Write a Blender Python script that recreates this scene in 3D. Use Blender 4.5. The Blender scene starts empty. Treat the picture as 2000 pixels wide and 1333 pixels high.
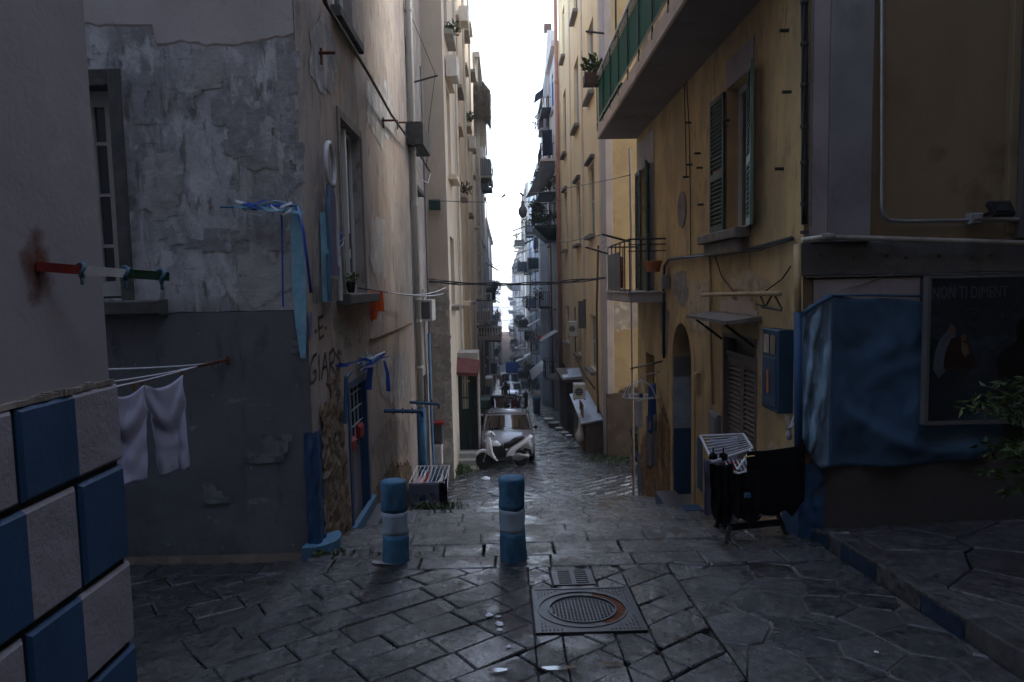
import bpy, bmesh, math, random
from mathutils import Vector, Matrix, noise
random.seed(7)
SC = bpy.context.scene
COL = SC.collection
R = math.radians
# ------------------------------------------------------------------ camera
H = 2.62                      # height of the lens above the paving at the bollards
F = 1333.0                    # focal length in photo pixels (24 mm on 36 mm)
YAW, PITCH, ROLL = R(0.55), R(-4.57), R(1.2)
fw = Vector((math.sin(YAW)*math.cos(PITCH), math.cos(YAW)*math.cos(PITCH), math.sin(PITCH)))
rt = fw.cross(Vector((0, 0, 1))).normalized(); up = rt.cross(fw).normalized()
rt2 = rt*math.cos(ROLL) - up*math.sin(ROLL); up2 = up*math.cos(ROLL) + rt*math.sin(ROLL)
CAMP = Vector((0, 0, H))
cam_d = bpy.data.cameras.new('camera'); cam = bpy.data.objects.new('camera', cam_d); COL.objects.link(cam)
M = Matrix((rt2, up2, -fw)).transposed().to_4x4(); M.translation = CAMP
cam.matrix_world = M
cam_d.sensor_width = 36; cam_d.lens = 36*F/2000; cam_d.clip_start = .05; cam_d.clip_end = 20000
SC.camera = cam
SC.render.resolution_x, SC.render.resolution_y = 1024, 682
# ------------------------------------------------------------------ light
SUN_EL, SUN_AZ = R(44), R(50)          # azimuth: to the right of the alley axis, sun ahead of the camera
w = bpy.data.worlds.new('World'); SC.world = w; w.use_nodes = True
nt = w.node_tree; bg = nt.nodes['Background']; bg.inputs[1].default_value = 0.15
sk = nt.nodes.new('ShaderNodeTexSky'); sk.sky_type = 'NISHITA'; sk.sun_disc = False
sk.sun_elevation = SUN_EL; sk.sun_rotation = SUN_AZ; sk.air_density = 1.0; sk.dust_density = 1.0; sk.ozone_density = 1.0
hs = nt.nodes.new('ShaderNodeHueSaturation'); hs.inputs['Saturation'].default_value = .78      # milky, hazy sky
nt.links.new(sk.outputs[0], hs.inputs['Color']); nt.links.new(hs.outputs[0], bg.inputs[0])
sd = bpy.data.lights.new('sun', 'SUN'); sd.energy = 1.4; sd.angle = R(12); sd.color = (1, .93, .82)
so = bpy.data.objects.new('sun', sd); COL.objects.link(so)
sdir = Vector((math.sin(SUN_AZ)*math.cos(SUN_EL), math.cos(SUN_AZ)*math.cos(SUN_EL), math.sin(SUN_EL)))
so.rotation_euler = sdir.to_track_quat('Z', 'Y').to_euler(); so.location = (0, 30, 60)
SC.view_settings.view_transform = 'Standard'; SC.view_settings.look = 'None'
SC.view_settings.exposure = 2.1; SC.view_settings.gamma = 1; SC.view_settings.use_curve_mapping = False
try:
    SC.cycles.max_bounces = 8; SC.cycles.diffuse_bounces = 6; SC.cycles.sample_clamp_indirect = 6
except Exception: pass

# ------------------------------------------------------------------ places: a photo point on a known plane -> metres
def ray(px, py):
    return fw + rt2*((px-1000)/F) + up2*((666.5-py)/F)
def FY(px, py, Y):                     # on the frontal plane y = Y -> (x, z)
    d = ray(px, py); t = Y/d.y
    return d.x*t, H + d.z*t
def LX(px, py, X):                     # on the wall plane x = X -> (y, z)
    d = ray(px, py); t = X/d.x
    return d.y*t, H + d.z*t
def P3(px, py, Y):
    x, z = FY(px, py, Y); return Vector((x, Y, z))
Y1, Y2 = 6.5, 15.2
def G(y):                              # street surface along the alley
    if y < Y1: return .45 - .07*y - .0
    if y < Y2: return -.005 - .264*(y-Y1)
    if y < 260: return -2.30 - .108*(y-Y2)
    return -28.7
# ------------------------------------------------------------------ mesh builder
class MB:
    def __init__(s): s.v = []; s.f = []; s.m = []
    def add(s, vs, fs, mi=0):
        b = len(s.v); s.v += [Vector(v) for v in vs]
        for f in fs: s.f.append([b+i for i in f]); s.m.append(mi)
        return s
    def quad(s, a, b, c, d, mi=0): return s.add([a, b, c, d], [(0, 1, 2, 3)], mi)
    def poly(s, pts, mi=0): return s.add(pts, [tuple(range(len(pts)))], mi)
    def box(s, a, b, mi=0):
        x0, y0, z0 = a; x1, y1, z1 = b
        vs = [(x0,y0,z0),(x1,y0,z0),(x1,y1,z0),(x0,y1,z0),(x0,y0,z1),(x1,y0,z1),(x1,y1,z1),(x0,y1,z1)]
        return s.add(vs, [(0,3,2,1),(4,5,6,7),(0,1,5,4),(1,2,6,5),(2,3,7,6),(3,0,4,7)], mi)
    def hexa(s, p, mi=0):              # 8 corner points, bottom ring then top ring
        return s.add(p, [(0,3,2,1),(4,5,6,7),(0,1,5,4),(1,2,6,5),(2,3,7,6),(3,0,4,7)], mi)
    def wbox(s, fr, u0, u1, z0, z1, n0, n1, mi=0):
        p = [fr(u0,z0,n1),fr(u1,z0,n1),fr(u1,z0,n0),fr(u0,z0,n0),fr(u0,z1,n1),fr(u1,z1,n1),fr(u1,z1,n0),fr(u0,z1,n0)]
        return s.hexa(p, mi)
    def bbox(s, fr, u0, u1, z0, z1, n0, n1, b=.01, mi=0):   # box with softened front edges
        rings = []
        for (i, n) in ((0, n0), (0, n1-b), (b, n1)):
            rings.append([fr(u0+i,z0+i,n), fr(u1-i,z0+i,n), fr(u1-i,z1-i,n), fr(u0+i,z1-i,n)])
        vs = [p for r in rings for p in r]; fs = [(8,9,10,11)]
        for r in range(2):
            for k in range(4): fs.append((4*r+k, 4*r+(k+1)%4, 4*r+4+(k+1)%4, 4*r+4+k))
        return s.add(vs, fs, mi)
    def tube(s, pts, r, n=8, mi=0, cap=True):
        pts = [Vector(p) for p in pts]; rr = r if isinstance(r, (list, tuple)) else [r]*len(pts)
        b = len(s.v); prev = None
        for i, p in enumerate(pts):
            t = (pts[min(i+1, len(pts)-1)] - pts[max(i-1, 0)]).normalized()
            if prev is None:
                a = t.cross(Vector((0, 0, 1)))
                if a.length < .05: a = t.cross(Vector((1, 0, 0)))
            else: a = prev - t*prev.dot(t)
            a.normalize(); prev = a; c = t.cross(a)
            for k in range(n):
                an = 2*math.pi*k/n; s.v.append(p + (a*math.cos(an) + c*math.sin(an))*rr[i])
        for i in range(len(pts)-1):
            for k in range(n):
                s.f.append([b+i*n+k, b+i*n+(k+1)%n, b+(i+1)*n+(k+1)%n, b+(i+1)*n+k]); s.m.append(mi)
        if cap:
            s.f.append([b+k for k in range(n)][::-1]); s.m.append(mi)
            e = b+(len(pts)-1)*n; s.f.append([e+k for k in range(n)]); s.m.append(mi)
        return s
    def lathe(s, c, prof, n=16, ax='z', mi=0):       # prof: (r, h)
        c = Vector(c); b = len(s.v)
        for (r, h) in prof:
            for k in range(n):
                a = 2*math.pi*k/n; q = (r*math.cos(a), r*math.sin(a))
                o = {'z': (q[0], q[1], h), 'x': (h, q[0], q[1]), 'y': (q[0], h, q[1])}[ax]
                s.v.append(c+Vector(o))
        for i in range(len(prof)-1):
            for k in range(n):
                s.f.append([b+i*n+k, b+i*n+(k+1)%n, b+(i+1)*n+(k+1)%n, b+(i+1)*n+k]); s.m.append(mi)
        s.f.append([b+k for k in range(n)][::-1]); s.m.append(mi)
        e = b+(len(prof)-1)*n; s.f.append([e+k for k in range(n)]); s.m.append(mi)
        return s
    def grid(s, fn, nu, nv, mi=0):
        b = len(s.v)
        for j in range(nv+1):
            for i in range(nu+1): s.v.append(Vector(fn(i/nu, j/nv)))
        for j in range(nv):
            for i in range(nu):
                a = b+j*(nu+1)+i; s.f.append([a, a+1, a+nu+2, a+nu+1]); s.m.append(mi)
        return s
    def ribbon(s, pts, wd, width_dir, mi=0):
        wds = wd if isinstance(wd, (list, tuple)) else [wd]*len(pts); wdv = Vector(width_dir)
        b = len(s.v)
        for p, q in zip(pts, wds): s.v += [Vector(p)-wdv*q/2, Vector(p)+wdv*q/2]
        for i in range(len(pts)-1): s.f.append([b+2*i, b+2*i+1, b+2*i+3, b+2*i+2]); s.m.append(mi)
        return s
ORG = {}
def org(o): return ORG.get(o.name, Vector((0, 0, 0))) if o else Vector((0, 0, 0))
def build(mb, name, mats, parent=None, smooth=False, loc=None):
    me = bpy.data.meshes.new(name)
    off = org(parent) if parent else (Vector(loc) if loc is not None else Vector((0, 0, 0)))
    me.from_pydata([tuple(v-off) for v in mb.v], [], mb.f)
    for m in (mats if isinstance(mats, (list, tuple)) else [mats]): me.materials.append(MT[m] if isinstance(m, str) else m)
    for p, i in zip(me.polygons, mb.m): p.material_index = i
    if smooth:
        for p in me.polygons: p.use_smooth = True
    o = bpy.data.objects.new(name, me); COL.objects.link(o)
    if parent: o.parent = parent
    elif loc is not None: o.location = loc
    ORG[o.name] = off
    return o
def tag(o, label, cat, group=None):
    o['label'] = label; o['category'] = cat
    if group: o['group'] = group
    return o
def thing(name, label, cat, loc=(0, 0, 0), group=None):
    o = bpy.data.objects.new(name, None); COL.objects.link(o); o.location = loc; ORG[o.name] = Vector(loc)
    o.empty_display_size = .2
    return tag(o, label, cat, group)
def struct(o): o['kind'] = 'structure'; return o
def copy_tree(o, parent=None, loc=None, rz=None, label=None):
    c = o.copy(); COL.objects.link(c)
    if parent: c.parent = parent
    if loc is not None: c.location = loc
    if rz is not None: c.rotation_euler = (0, 0, rz)
    if label: c['label'] = label
    for ch in list(o.children): copy_tree(ch, c)
    return c
def wallL(X): return lambda u, z, n: Vector((X+n, u, z))      # wall facing +x, u runs along y
def wallR(X): return lambda u, z, n: Vector((X-n, u, z))
def wallF(Y): return lambda u, z, n: Vector((u, Y-n, z))      # wall facing the camera, u runs along x
def wall_faces(mb, fr, u0, u1, z0, z1, ops, dep=.2, mi=0, arch=None, thick=.34):
    us = sorted({u0, u1, *[a for o in ops for a in o[:2]]}); zs = sorted({z0, z1, *[a for o in ops for a in o[2:4]]})
    for i in range(len(us)-1):
        for j in range(len(zs)-1):
            uc, zc = (us[i]+us[i+1])/2, (zs[j]+zs[j+1])/2
            if any(o[0] < uc < o[1] and o[2] < zc < o[3] for o in ops): continue
            mb.quad(fr(us[i],zs[j],0), fr(us[i+1],zs[j],0), fr(us[i+1],zs[j+1],0), fr(us[i],zs[j+1],0), mi)
    for o in ops:
        a, b, c, d = o[:4]; dp = o[4] if len(o) > 4 else dep
        mb.quad(fr(a,c,0), fr(a,d,0), fr(a,d,-dp), fr(a,c,-dp), mi); mb.quad(fr(b,c,0), fr(b,d,0), fr(b,d,-dp), fr(b,c,-dp), mi)
        mb.quad(fr(a,c,0), fr(b,c,0), fr(b,c,-dp), fr(a,c,-dp), mi); mb.quad(fr(a,d,0), fr(b,d,0), fr(b,d,-dp), fr(a,d,-dp), mi)
    return mb
# ------------------------------------------------------------------ materials
MT = {}
def newmat(name):
    m = bpy.data.materials.new(name); m.use_nodes = True; MT[name] = m
    return m, m.node_tree, m.node_tree.nodes['Principled BSDF']
def mat(name, col, rough=.85, var=.18, scale=1.5, bump=.15, bscale=40, metal=0, spec=.3, layers=(), rvar=.0, sheen=0, rnd=0, coat=0, detail=6):
    """layers: (colour, noise scale xyz, lo, hi, amount[, z0, z1])  z0..z1: the layer fades in from z1 down to z0"""
    m, t, b = newmat(name); N = t.nodes; L = t.links
    geo = N.new('ShaderNodeNewGeometry')
    def ntex(sc, det=detail, rough_=.6, dist=0):
        mp = N.new('ShaderNodeMapping'); L.new(geo.outputs['Position'], mp.inputs[0])
        mp.inputs['Scale'].default_value = sc if isinstance(sc, tuple) else (sc, sc, sc)
        n = N.new('ShaderNodeTexNoise'); n.inputs['Scale'].default_value = 1; n.inputs['Detail'].default_value = det
        n.inputs['Roughness'].default_value = rough_; n.inputs['Distortion'].default_value = dist
        L.new(mp.outputs[0], n.inputs['Vector']); return n.outputs[0]
    n1 = ntex(scale)
    mr = N.new('ShaderNodeMapRange'); mr.inputs[1].default_value = .3; mr.inputs[2].default_value = .7
    mr.inputs[3].default_value = 1-var; mr.inputs[4].default_value = 1+var; L.new(n1, mr.inputs[0])
    vm = N.new('ShaderNodeVectorMath'); vm.operation = 'SCALE'; vm.inputs[0].default_value = col[:3]; L.new(mr.outputs[0], vm.inputs['Scale'])
    cur = vm.outputs[0]
    if rnd:
        oi = N.new('ShaderNodeObjectInfo'); m2 = N.new('ShaderNodeMapRange'); m2.inputs[3].default_value = 1-rnd; m2.inputs[4].default_value = 1+rnd
        L.new(oi.outputs['Random'], m2.inputs[0]); v2 = N.new('ShaderNodeVectorMath'); v2.operation = 'SCALE'
        L.new(cur, v2.inputs[0]); L.new(m2.outputs[0], v2.inputs['Scale']); cur = v2.outputs[0]
    sep = None
    for ly in layers:
        c, sc, lo, hi, amt = ly[:5]
        nn = ntex(sc, 8, .65, .3)
        r = N.new('ShaderNodeMapRange'); r.inputs[1].default_value = lo; r.inputs[2].default_value = hi; r.inputs[4].default_value = amt
        r.clamp = True; L.new(nn, r.inputs[0]); fac = r.outputs[0]
        if len(ly) > 5:
            if sep is None: sep = N.new('ShaderNodeSeparateXYZ'); L.new(geo.outputs['Position'], sep.inputs[0])
            ad = N.new('ShaderNodeMath'); ad.operation = 'MULTIPLY_ADD'; ad.inputs[1].default_value = .9*abs(ly[6]-ly[5]); L.new(nn, ad.inputs[0]); L.new(sep.outputs[2], ad.inputs[2])
            zr = N.new('ShaderNodeMapRange'); zr.inputs[1].default_value = ly[5]+.45*abs(ly[6]-ly[5]); zr.inputs[2].default_value = ly[6]+.45*abs(ly[6]-ly[5]); zr.inputs[3].default_value = 1; zr.inputs[4].default_value = 0
            L.new(ad.outputs[0], zr.inputs[0])
            mu = N.new('ShaderNodeMath'); mu.operation = 'MULTIPLY'; L.new(fac, mu.inputs[0]); L.new(zr.outputs[0], mu.inputs[1]); fac = mu.outputs[0]
        mx = N.new('ShaderNodeMix'); mx.data_type = 'RGBA'; L.new(fac, mx.inputs[0]); L.new(cur, mx.inputs[6]); mx.inputs[7].default_value = (*c[:3], 1)
        cur = mx.outputs[2]
    L.new(cur, b.inputs['Base Color'])
    b.inputs['Roughness'].default_value = rough; b.inputs['Metallic'].default_value = metal; b.inputs['Specular IOR Level'].default_value = spec
    if coat: b.inputs['Coat Weight'].default_value = coat; b.inputs['Coat Roughness'].default_value = .1
    if sheen: b.inputs['Sheen Weight'].default_value = sheen
    if rvar:
        rn = ntex(scale*2.2 if not isinstance(scale, tuple) else 3.0, 8)
        rr = N.new('ShaderNodeMapRange'); rr.inputs[1].default_value = .35; rr.inputs[2].default_value = .65
        rr.inputs[3].default_value = max(.05, rough-rvar); rr.inputs[4].default_value = min(1, rough+rvar); L.new(rn, rr.inputs[0]); L.new(rr.outputs[0], b.inputs['Roughness'])
    if bump:
        bn = ntex(bscale, 8, .7); bm = N.new('ShaderNodeBump'); bm.inputs['Strength'].default_value = min(1, bump*2.2); bm.inputs['Distance'].default_value = .012
        L.new(bn, bm.inputs['Height'])
        bn2 = ntex(bscale/9 if not isinstance(bscale, tuple) else 3.0, 4, .5); bm2 = N.new('ShaderNodeBump'); bm2.inputs['Strength'].default_value = min(1, bump*1.5); bm2.inputs['Distance'].default_value = .04
        L.new(bn2, bm2.inputs['Height']); L.new(bm.outputs[0], bm2.inputs['Normal']); L.new(bm2.outputs[0], b.inputs['Normal'])
    return m
DK = (.10, .085, .07)
mat('lilac_plaster', (.27, .255, .285), var=.10, scale=.9, bump=.10, bscale=30, layers=[((.22,.20,.23), (.6,.6,1.6), .5, .75, .5), ((.40,.37,.38), (2.5,2.5,2.5), .58, .7, .35)])
mat('mottled_plaster', (.44, .44, .455), var=.3, scale=(2.2,2.2,1.6), bump=.35, bscale=26,
    layers=[((.23,.23,.235), (1.3,1.3,.8), .44, .60, .8), ((.62,.62,.63), (3.5,3.5,2.2), .52, .60, .8), ((.15,.145,.14), (9,9,3.0), .54, .62, .8), ((.60,.58,.58), (8,8,1.2), .56, .68, .7), ((.25,.23,.20), (1.1,1.1,1.1), .56, .70, .6), ((.12,.12,.12), (3,3,14), .60, .68, .6)])
mat('pale_upper_plaster', (.47, .43, .42), var=.12, scale=1.2, bump=.18, bscale=26, layers=[((.26,.24,.24), (3,3,5), .58, .66, .6), ((.32,.27,.2), (1.5,1.5,2), .62, .7, .5)])
mat('slate_paint', (.145, .15, .165), rough=.6, var=.22, scale=1.0, bump=.10, bscale=14, layers=[((.19,.19,.21), (1.2,1.2,2.2), .54, .70, .6), ((.06,.06,.07), (1.4,1.4,.9), .42, .62, .8, .0, 1.0), ((.07,.07,.085), (5,5,1.2), .56, .68, .6), ((.38,.38,.40), (2.4,2.4,3.0), .63, .70, .5), ((.42,.41,.40), (16,16,16), .67, .71, .7)])
mat('pink_plaster', (.345, .305, .28), var=.25, scale=.8, bump=.20, bscale=24,
    layers=[((.25,.22,.215), (1.6,1.6,.7), .46, .60, .75), ((.42,.37,.335), (3.5,3.5,1.6), .53, .60, .7), ((.15,.13,.12), (6,6,2), .56, .62, .7), ((.38,.28,.22), (.9,.9,.5), .52, .62, .6), ((.22,.17,.13), (2.5,2.5,1.5), .58, .66, .7, -2.2, 1.2), ((.33,.22,.13), (1.3,1.3,1.0), .5, .62, .6, -1.5, 1.0)])
mat('rubble', (.16, .12, .085), rough=.95, var=.35, scale=9, bump=.5, bscale=18, layers=[((.30,.22,.13), (7,7,7), .52, .62, .7), ((.06,.05,.045), (12,12,12), .55, .62, .8)])
mat('beige_plaster', (.62, .54, .44), var=.10, scale=.6, bump=.12, bscale=18, layers=[((.45,.36,.28), (1.2,1.2,.25), .52, .68, .5), ((.33,.27,.22), (2.5,2.5,2.5), .55, .66, .75, -2.0, 2.5)])  # low stains also darken the wall, painting in the dimmer light near the street
mat('mottled_beige', (.34, .31, .27), var=.2, scale=1.6, bump=.25, bscale=20, layers=[((.60,.54,.46), (3,3,3), .52, .62, .7), ((.18,.16,.14), (3.5,3.5,3.5), .57, .66, .7)])
mat('ochre_plaster', (.53, .385, .19), var=.2, scale=.7, bump=.15, bscale=22,
    layers=[((.33,.24,.135), (1.4,1.4,.6), .46, .60, .7), ((.24,.18,.12), (5,5,1.4), .56, .63, .7), ((.44,.35,.24), (3,3,2), .60, .68, .6), ((.62,.46,.27), (1.3,1.3,1.3), .60, .68, .7, 1.2, 3.4), ((.66,.52,.36), (2.2,2.2,1.6), .60, .66, .8, .8, 2.6), ((.16,.09,.045), (2.6,2.6,1.6), .50, .60, .9, -2.6, .1)])
mat('stained_ochre', (.20, .11, .05), rough=.9, var=.4, scale=4, bump=.4, bscale=16, layers=[((.42,.23,.07), (4,4,2.5), .52, .62, .8), ((.05,.035,.025), (5,5,5), .56, .66, .8)])
mat('yellow_plaster', (.80, .64, .39), var=.10, scale=.5, bump=.12, bscale=16, layers=[((.50,.36,.2), (1.2,1.2,.22), .52, .7, .5), ((.36,.29,.2), (2,2,1.3), .5, .64, .8, -4.5, 1.0)])
mat('yellow_front', (.46, .36, .20), var=.15, scale=.8, bump=.2, bscale=16, layers=[((.22,.15,.09), (1.6,1.6,.9), .44, .6, .85, -3.2, 2.5), ((.42,.34,.28), (3,3,3), .56, .64, .7, -2, 2), ((.35,.25,.13), (1.2,1.2,1.2), .52, .64, .6)])
mat('dark_base', (.085, .065, .05), var=.3, scale=2, bump=.35, bscale=16, layers=[((.15,.12,.09), (3,3,3), .55, .65, .7)])
mat('umber_wall', (.20, .15, .09), var=.12, scale=.8, bump=.12, bscale=22, layers=[((.10,.07,.04), (1.2,1.2,1.2), .56, .68, .7), ((.16,.10,.05), (.7,.7,.3), .5, .7, .5)])
mat('grey_pilaster', (.21, .21, .22), var=.15, scale=1.3, bump=.16, bscale=22, layers=[((.11,.11,.12), (1.5,1.5,1.1), .52, .66, .6)])
mat('light_pilaster', (.30, .27, .28), var=.14, scale=1.6, bump=.16, bscale=22, layers=[((.18,.16,.17), (2,2,1), .54, .66, .6)])
mat('low_wall_paint', (.075, .07, .07), var=.12, scale=1.3, bump=.12, bscale=18, layers=[((.06,.055,.055), (1.5,1.5,1.1), .52, .66, .6)])
mat('lilac_grey_pilaster', (.40, .36, .35), var=.14, scale=1.2, bump=.12, bscale=18, layers=[((.13,.11,.09), (2,2,1.2), .44, .6, .9, -3.6, .0), ((.28,.25,.27), (1.5,1.5,.4), .52, .66, .6)])
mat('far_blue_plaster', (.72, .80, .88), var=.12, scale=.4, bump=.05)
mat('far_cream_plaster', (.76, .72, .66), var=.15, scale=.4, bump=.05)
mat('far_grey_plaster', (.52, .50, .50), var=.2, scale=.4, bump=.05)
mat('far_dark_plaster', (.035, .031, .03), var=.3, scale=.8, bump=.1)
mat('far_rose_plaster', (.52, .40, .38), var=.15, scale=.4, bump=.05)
mat('concrete', (.30, .28, .26), var=.2, scale=2.5, bump=.2, bscale=30, layers=[((.14,.13,.12), (3,3,3), .55, .68, .6)])
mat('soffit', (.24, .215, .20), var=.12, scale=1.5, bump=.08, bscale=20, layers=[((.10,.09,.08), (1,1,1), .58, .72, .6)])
mat('fascia', (.58, .47, .38), var=.12, scale=1.5, bump=.1, bscale=20, layers=[((.35,.27,.2), (3,1,3), .52, .66, .5)])
mat('stone_sill', (.20, .18, .16), var=.25, scale=6, bump=.3, bscale=25)
mat('dark_stone', (.09, .085, .08), var=.3, scale=8, bump=.35, bscale=30)
mat('blue_paint', (.018, .066, .155), rough=.55, var=.15, scale=2, bump=.12, bscale=40, spec=.4, layers=[((.011,.045,.11), (2,2,1), .5, .7, .6), ((.15,.22,.3), (14,14,14), .68, .73, .5)])
mat('bright_blue_paint', (.045, .145, .25), rough=.6, var=.3, scale=6, bump=.4, bscale=30, spec=.3, layers=[((.015,.06,.13), (6,6,3), .48, .64, .85), ((.05,.045,.04), (9,9,9), .60, .67, .7), ((.22,.32,.40), (14,14,10), .64, .70, .5)])
mat('light_blue_paint', (.075, .17, .27), rough=.6, var=.2, scale=5, bump=.15, bscale=30, layers=[((.30,.34,.36), (8,8,8), .6, .68, .6)])
mat('white_paint', (.29, .36, .43), rough=.6, var=.15, scale=6, bump=.25, bscale=26, layers=[((.18,.22,.28), (9,9,9), .58, .68, .7), ((.12,.12,.13), (16,16,16), .66, .72, .7)])
mat('white_block', (.27, .26, .30), rough=.85, var=.10, scale=2, bump=.45, bscale=34, layers=[((.18,.165,.20), (1.6,1.6,1.6), .52, .68, .5)])
mat('joint_dark', (.025, .022, .022), rough=.95, var=.3, scale=8, bump=.3)
mat('door_blue', (.016, .050, .095), rough=.5, var=.2, scale=5, bump=.08, bscale=50)
mat('door_grey', (.22, .22, .27), rough=.5, var=.15, scale=4, bump=.08, bscale=50)
mat('cream_pipe', (.56, .55, .49), rough=.45, var=.15, scale=(3,3,1), bump=.05, layers=[((.28,.26,.22), (9,9,2), .58, .7, .6)])
mat('orange_pipe', (.40, .19, .12), rough=.55, var=.15, scale=2, bump=.05)
mat('ochre_pipe', (.42, .31, .17), rough=.6, var=.2, scale=4, bump=.1)
mat('steel', (.35, .37, .40), rough=.35, var=.15, scale=6, bump=.05, metal=.8)
mat('iron', (.035, .035, .038), rough=.55, var=.3, scale=12, bump=.15, bscale=60)
mat('rust', (.12, .042, .018), rough=.85, var=.4, scale=16, bump=.3, bscale=60)
mat('red_enamel', (.16, .02, .015), rough=.45, var=.3, scale=9, bump=.1)
mat('white_enamel', (.55, .57, .60), rough=.4, var=.15, scale=9, bump=.05)
mat('green_enamel', (.01, .05, .025), rough=.45, var=.3, scale=9, bump=.05)
mat('window_white', (.60, .60, .60), rough=.5, var=.08, scale=4, bump=.03, layers=[((.35,.33,.30), (5,5,5), .6, .72, .5)])
mat('window_cream', (.55, .54, .50), rough=.55, var=.1, scale=4, bump=.03)
mat('shutter_green', (.022, .060, .050), rough=.5, var=.15, scale=5, bump=.05)
mat('shutter_green_lit', (.10, .19, .17), rough=.45, var=.15, scale=5, bump=.05)  # shutter green with the light on the swung leaves put into the colour
mat('shutter_taupe', (.155, .135, .125), rough=.6, var=.15, scale=4, bump=.08)
mat('shutter_slate', (.22, .22, .25), rough=.6, var=.2, scale=3, bump=.05)
mat('green_sheet', (.005, .095, .055), rough=.75, var=.2, scale=(5,5,1), bump=.05, layers=[((.02,.20,.11), (7,7,1.5), .56, .66, .5), ((.12,.12,.03), (3,3,3), .70, .74, .8)])
mat('grey_sheet', (.10, .10, .10), rough=.5, var=.2, scale=3, bump=.05)
mat('terracotta', (.38, .13, .055), rough=.8, var=.15, scale=9, bump=.1)
mat('brown_plastic', (.10, .055, .04), rough=.6, var=.15, scale=9, bump=.1)
mat('tarp', (.040, .095, .175), rough=.6, var=.2, scale=1.5, bump=.12, bscale=16, spec=.4, layers=[((.025,.07,.13), (1.2,1.2,1.2), .5, .7, .4)])
mat('tarp_light', (.16, .25, .35), rough=.45, var=.12, scale=2, bump=.15, bscale=14, spec=.4, layers=[((.08,.17,.25), (1.5,1.5,1), .5, .66, .6)])
mat('asphalt_joint', (.016, .015, .014), rough=.6, var=.4, scale=9, bump=.4, bscale=40)
mat('grass_green', (.05, .085, .02), rough=.7, var=.35, scale=9, bump=0, rnd=.2)
mat('leaf_green', (.030, .055, .014), rough=.5, var=.4, scale=14, bump=0)
mat('leaf_pale', (.09, .13, .03), rough=.5, var=.3, scale=14, bump=0)
mat('dry_foliage', (.10, .085, .06), rough=.9, var=.4, scale=3, bump=0)
mat('bark', (.09, .065, .045), rough=.9, var=.3, scale=20, bump=.3)
mat('soil', (.03, .022, .016), rough=.95, var=.3, scale=20, bump=.3)
mat('black_cloth', (.006, .006, .008), rough=.95, var=.2, scale=5, bump=.12, bscale=20, spec=.1)
mat('navy_cloth', (.018, .020, .035), rough=.95, var=.2, scale=5, bump=.12, bscale=20, spec=.1)
mat('slate_cloth', (.15, .15, .21), rough=.95, var=.15, scale=5, bump=.12, bscale=20, spec=.1)
mat('lilac_cloth', (.42, .42, .55), rough=.95, var=.08, scale=3, bump=.10, bscale=14, spec=.1)
mat('white_cloth', (.68, .68, .74), rough=.95, var=.08, scale=5, bump=.12, bscale=20, spec=.1)
mat('grey_cloth', (.30, .29, .31), rough=.95, var=.15, scale=5, bump=.12, bscale=20, spec=.1)
mat('blue_cloth', (.05, .12, .32), rough=.9, var=.15, scale=5, bump=.12, bscale=20, spec=.1)
mat('sky_cloth', (.24, .38, .50), rough=.9, var=.15, scale=5, bump=.12, bscale=20, spec=.1)
mat('red_cloth', (.42, .03, .02), rough=.9, var=.15, scale=5, bump=.12, bscale=20, spec=.1)
mat('orange_cloth', (.80, .12, .03), rough=.9, var=.2, scale=9, bump=.15, bscale=20, spec=.1)
mat('pink_cloth', (.60, .35, .42), rough=.9, var=.15, scale=5, bump=.1, spec=.1)
mat('yellow_cloth', (.55, .42, .12), rough=.9, var=.15, scale=5, bump=.1, spec=.1)
mat('ribbon_blue', (.015, .08, .38), rough=.35, var=.2, scale=8, bump=.05, spec=.5)
mat('ribbon_pale', (.20, .42, .55), rough=.4, var=.25, scale=8, bump=.1, spec=.5, layers=[((.4,.5,.55), (12,12,4), .58, .66, .6)])
mat('ribbon_white', (.62, .66, .72), rough=.35, var=.15, scale=8, bump=.05, spec=.5)
mat('ac_white', (.58, .56, .52), rough=.5, var=.1, scale=5, bump=.03)
mat('red_plastic', (.25, .02, .025), rough=.45, var=.15, scale=5, bump=.03)
mat('maroon_awning', (.13, .045, .045), rough=.75, var=.25, scale=4, bump=.15)
mat('green_gate', (.008, .022, .020), rough=.5, var=.2, scale=5, bump=.05)
mat('marble', (.42, .41, .36), rough=.55, var=.2, scale=3, bump=.08, layers=[((.22,.21,.17), (5,5,5), .55, .68, .6)])
mat('step_stone', (.105, .10, .11), rough=.45, var=.2, scale=3, bump=.15, spec=.5)
mat('car_silver', (.17, .17, .185), rough=.42, var=.05, scale=2, bump=0, metal=.3, coat=.5)
mat('scooter_white', (.70, .72, .76), rough=.25, var=.04, scale=4, bump=0, coat=.8)
mat('black_plastic', (.012, .012, .014), rough=.45, var=.2, scale=9, bump=.05)
mat('rubber', (.010, .010, .010), rough=.8, var=.2, scale=20, bump=.1)
mat('dark_glass', (.010, .012, .014), rough=.06, var=.1, scale=1, bump=.015, bscale=3, spec=.8)
mat('window_glass', (.018, .020, .022), rough=.09, var=.2, scale=.8, bump=.03, bscale=3, spec=.7)
mat('lamp_lens', (.6, .6, .6), rough=.1, var=.05, scale=4, bump=0)
mat('red_lens', (.35, .01, .01), rough=.2, var=.05, scale=4, bump=0)
mat('orange_lens', (.55, .15, .01), rough=.2, var=.05, scale=4, bump=0)
mat('paper', (.75, .76, .80), rough=.7, var=.08, scale=20, bump=.1)
mat('poster_dark', (.010, .016, .024), rough=.25, var=.3, scale=1.2, bump=.02, spec=.5, layers=[((.055,.085,.12), (1.0,1.0,1.6), .52, .68, .8)])
mat('poster_text', (.055, .06, .07), rough=.4, var=.05, bump=0)
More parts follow.
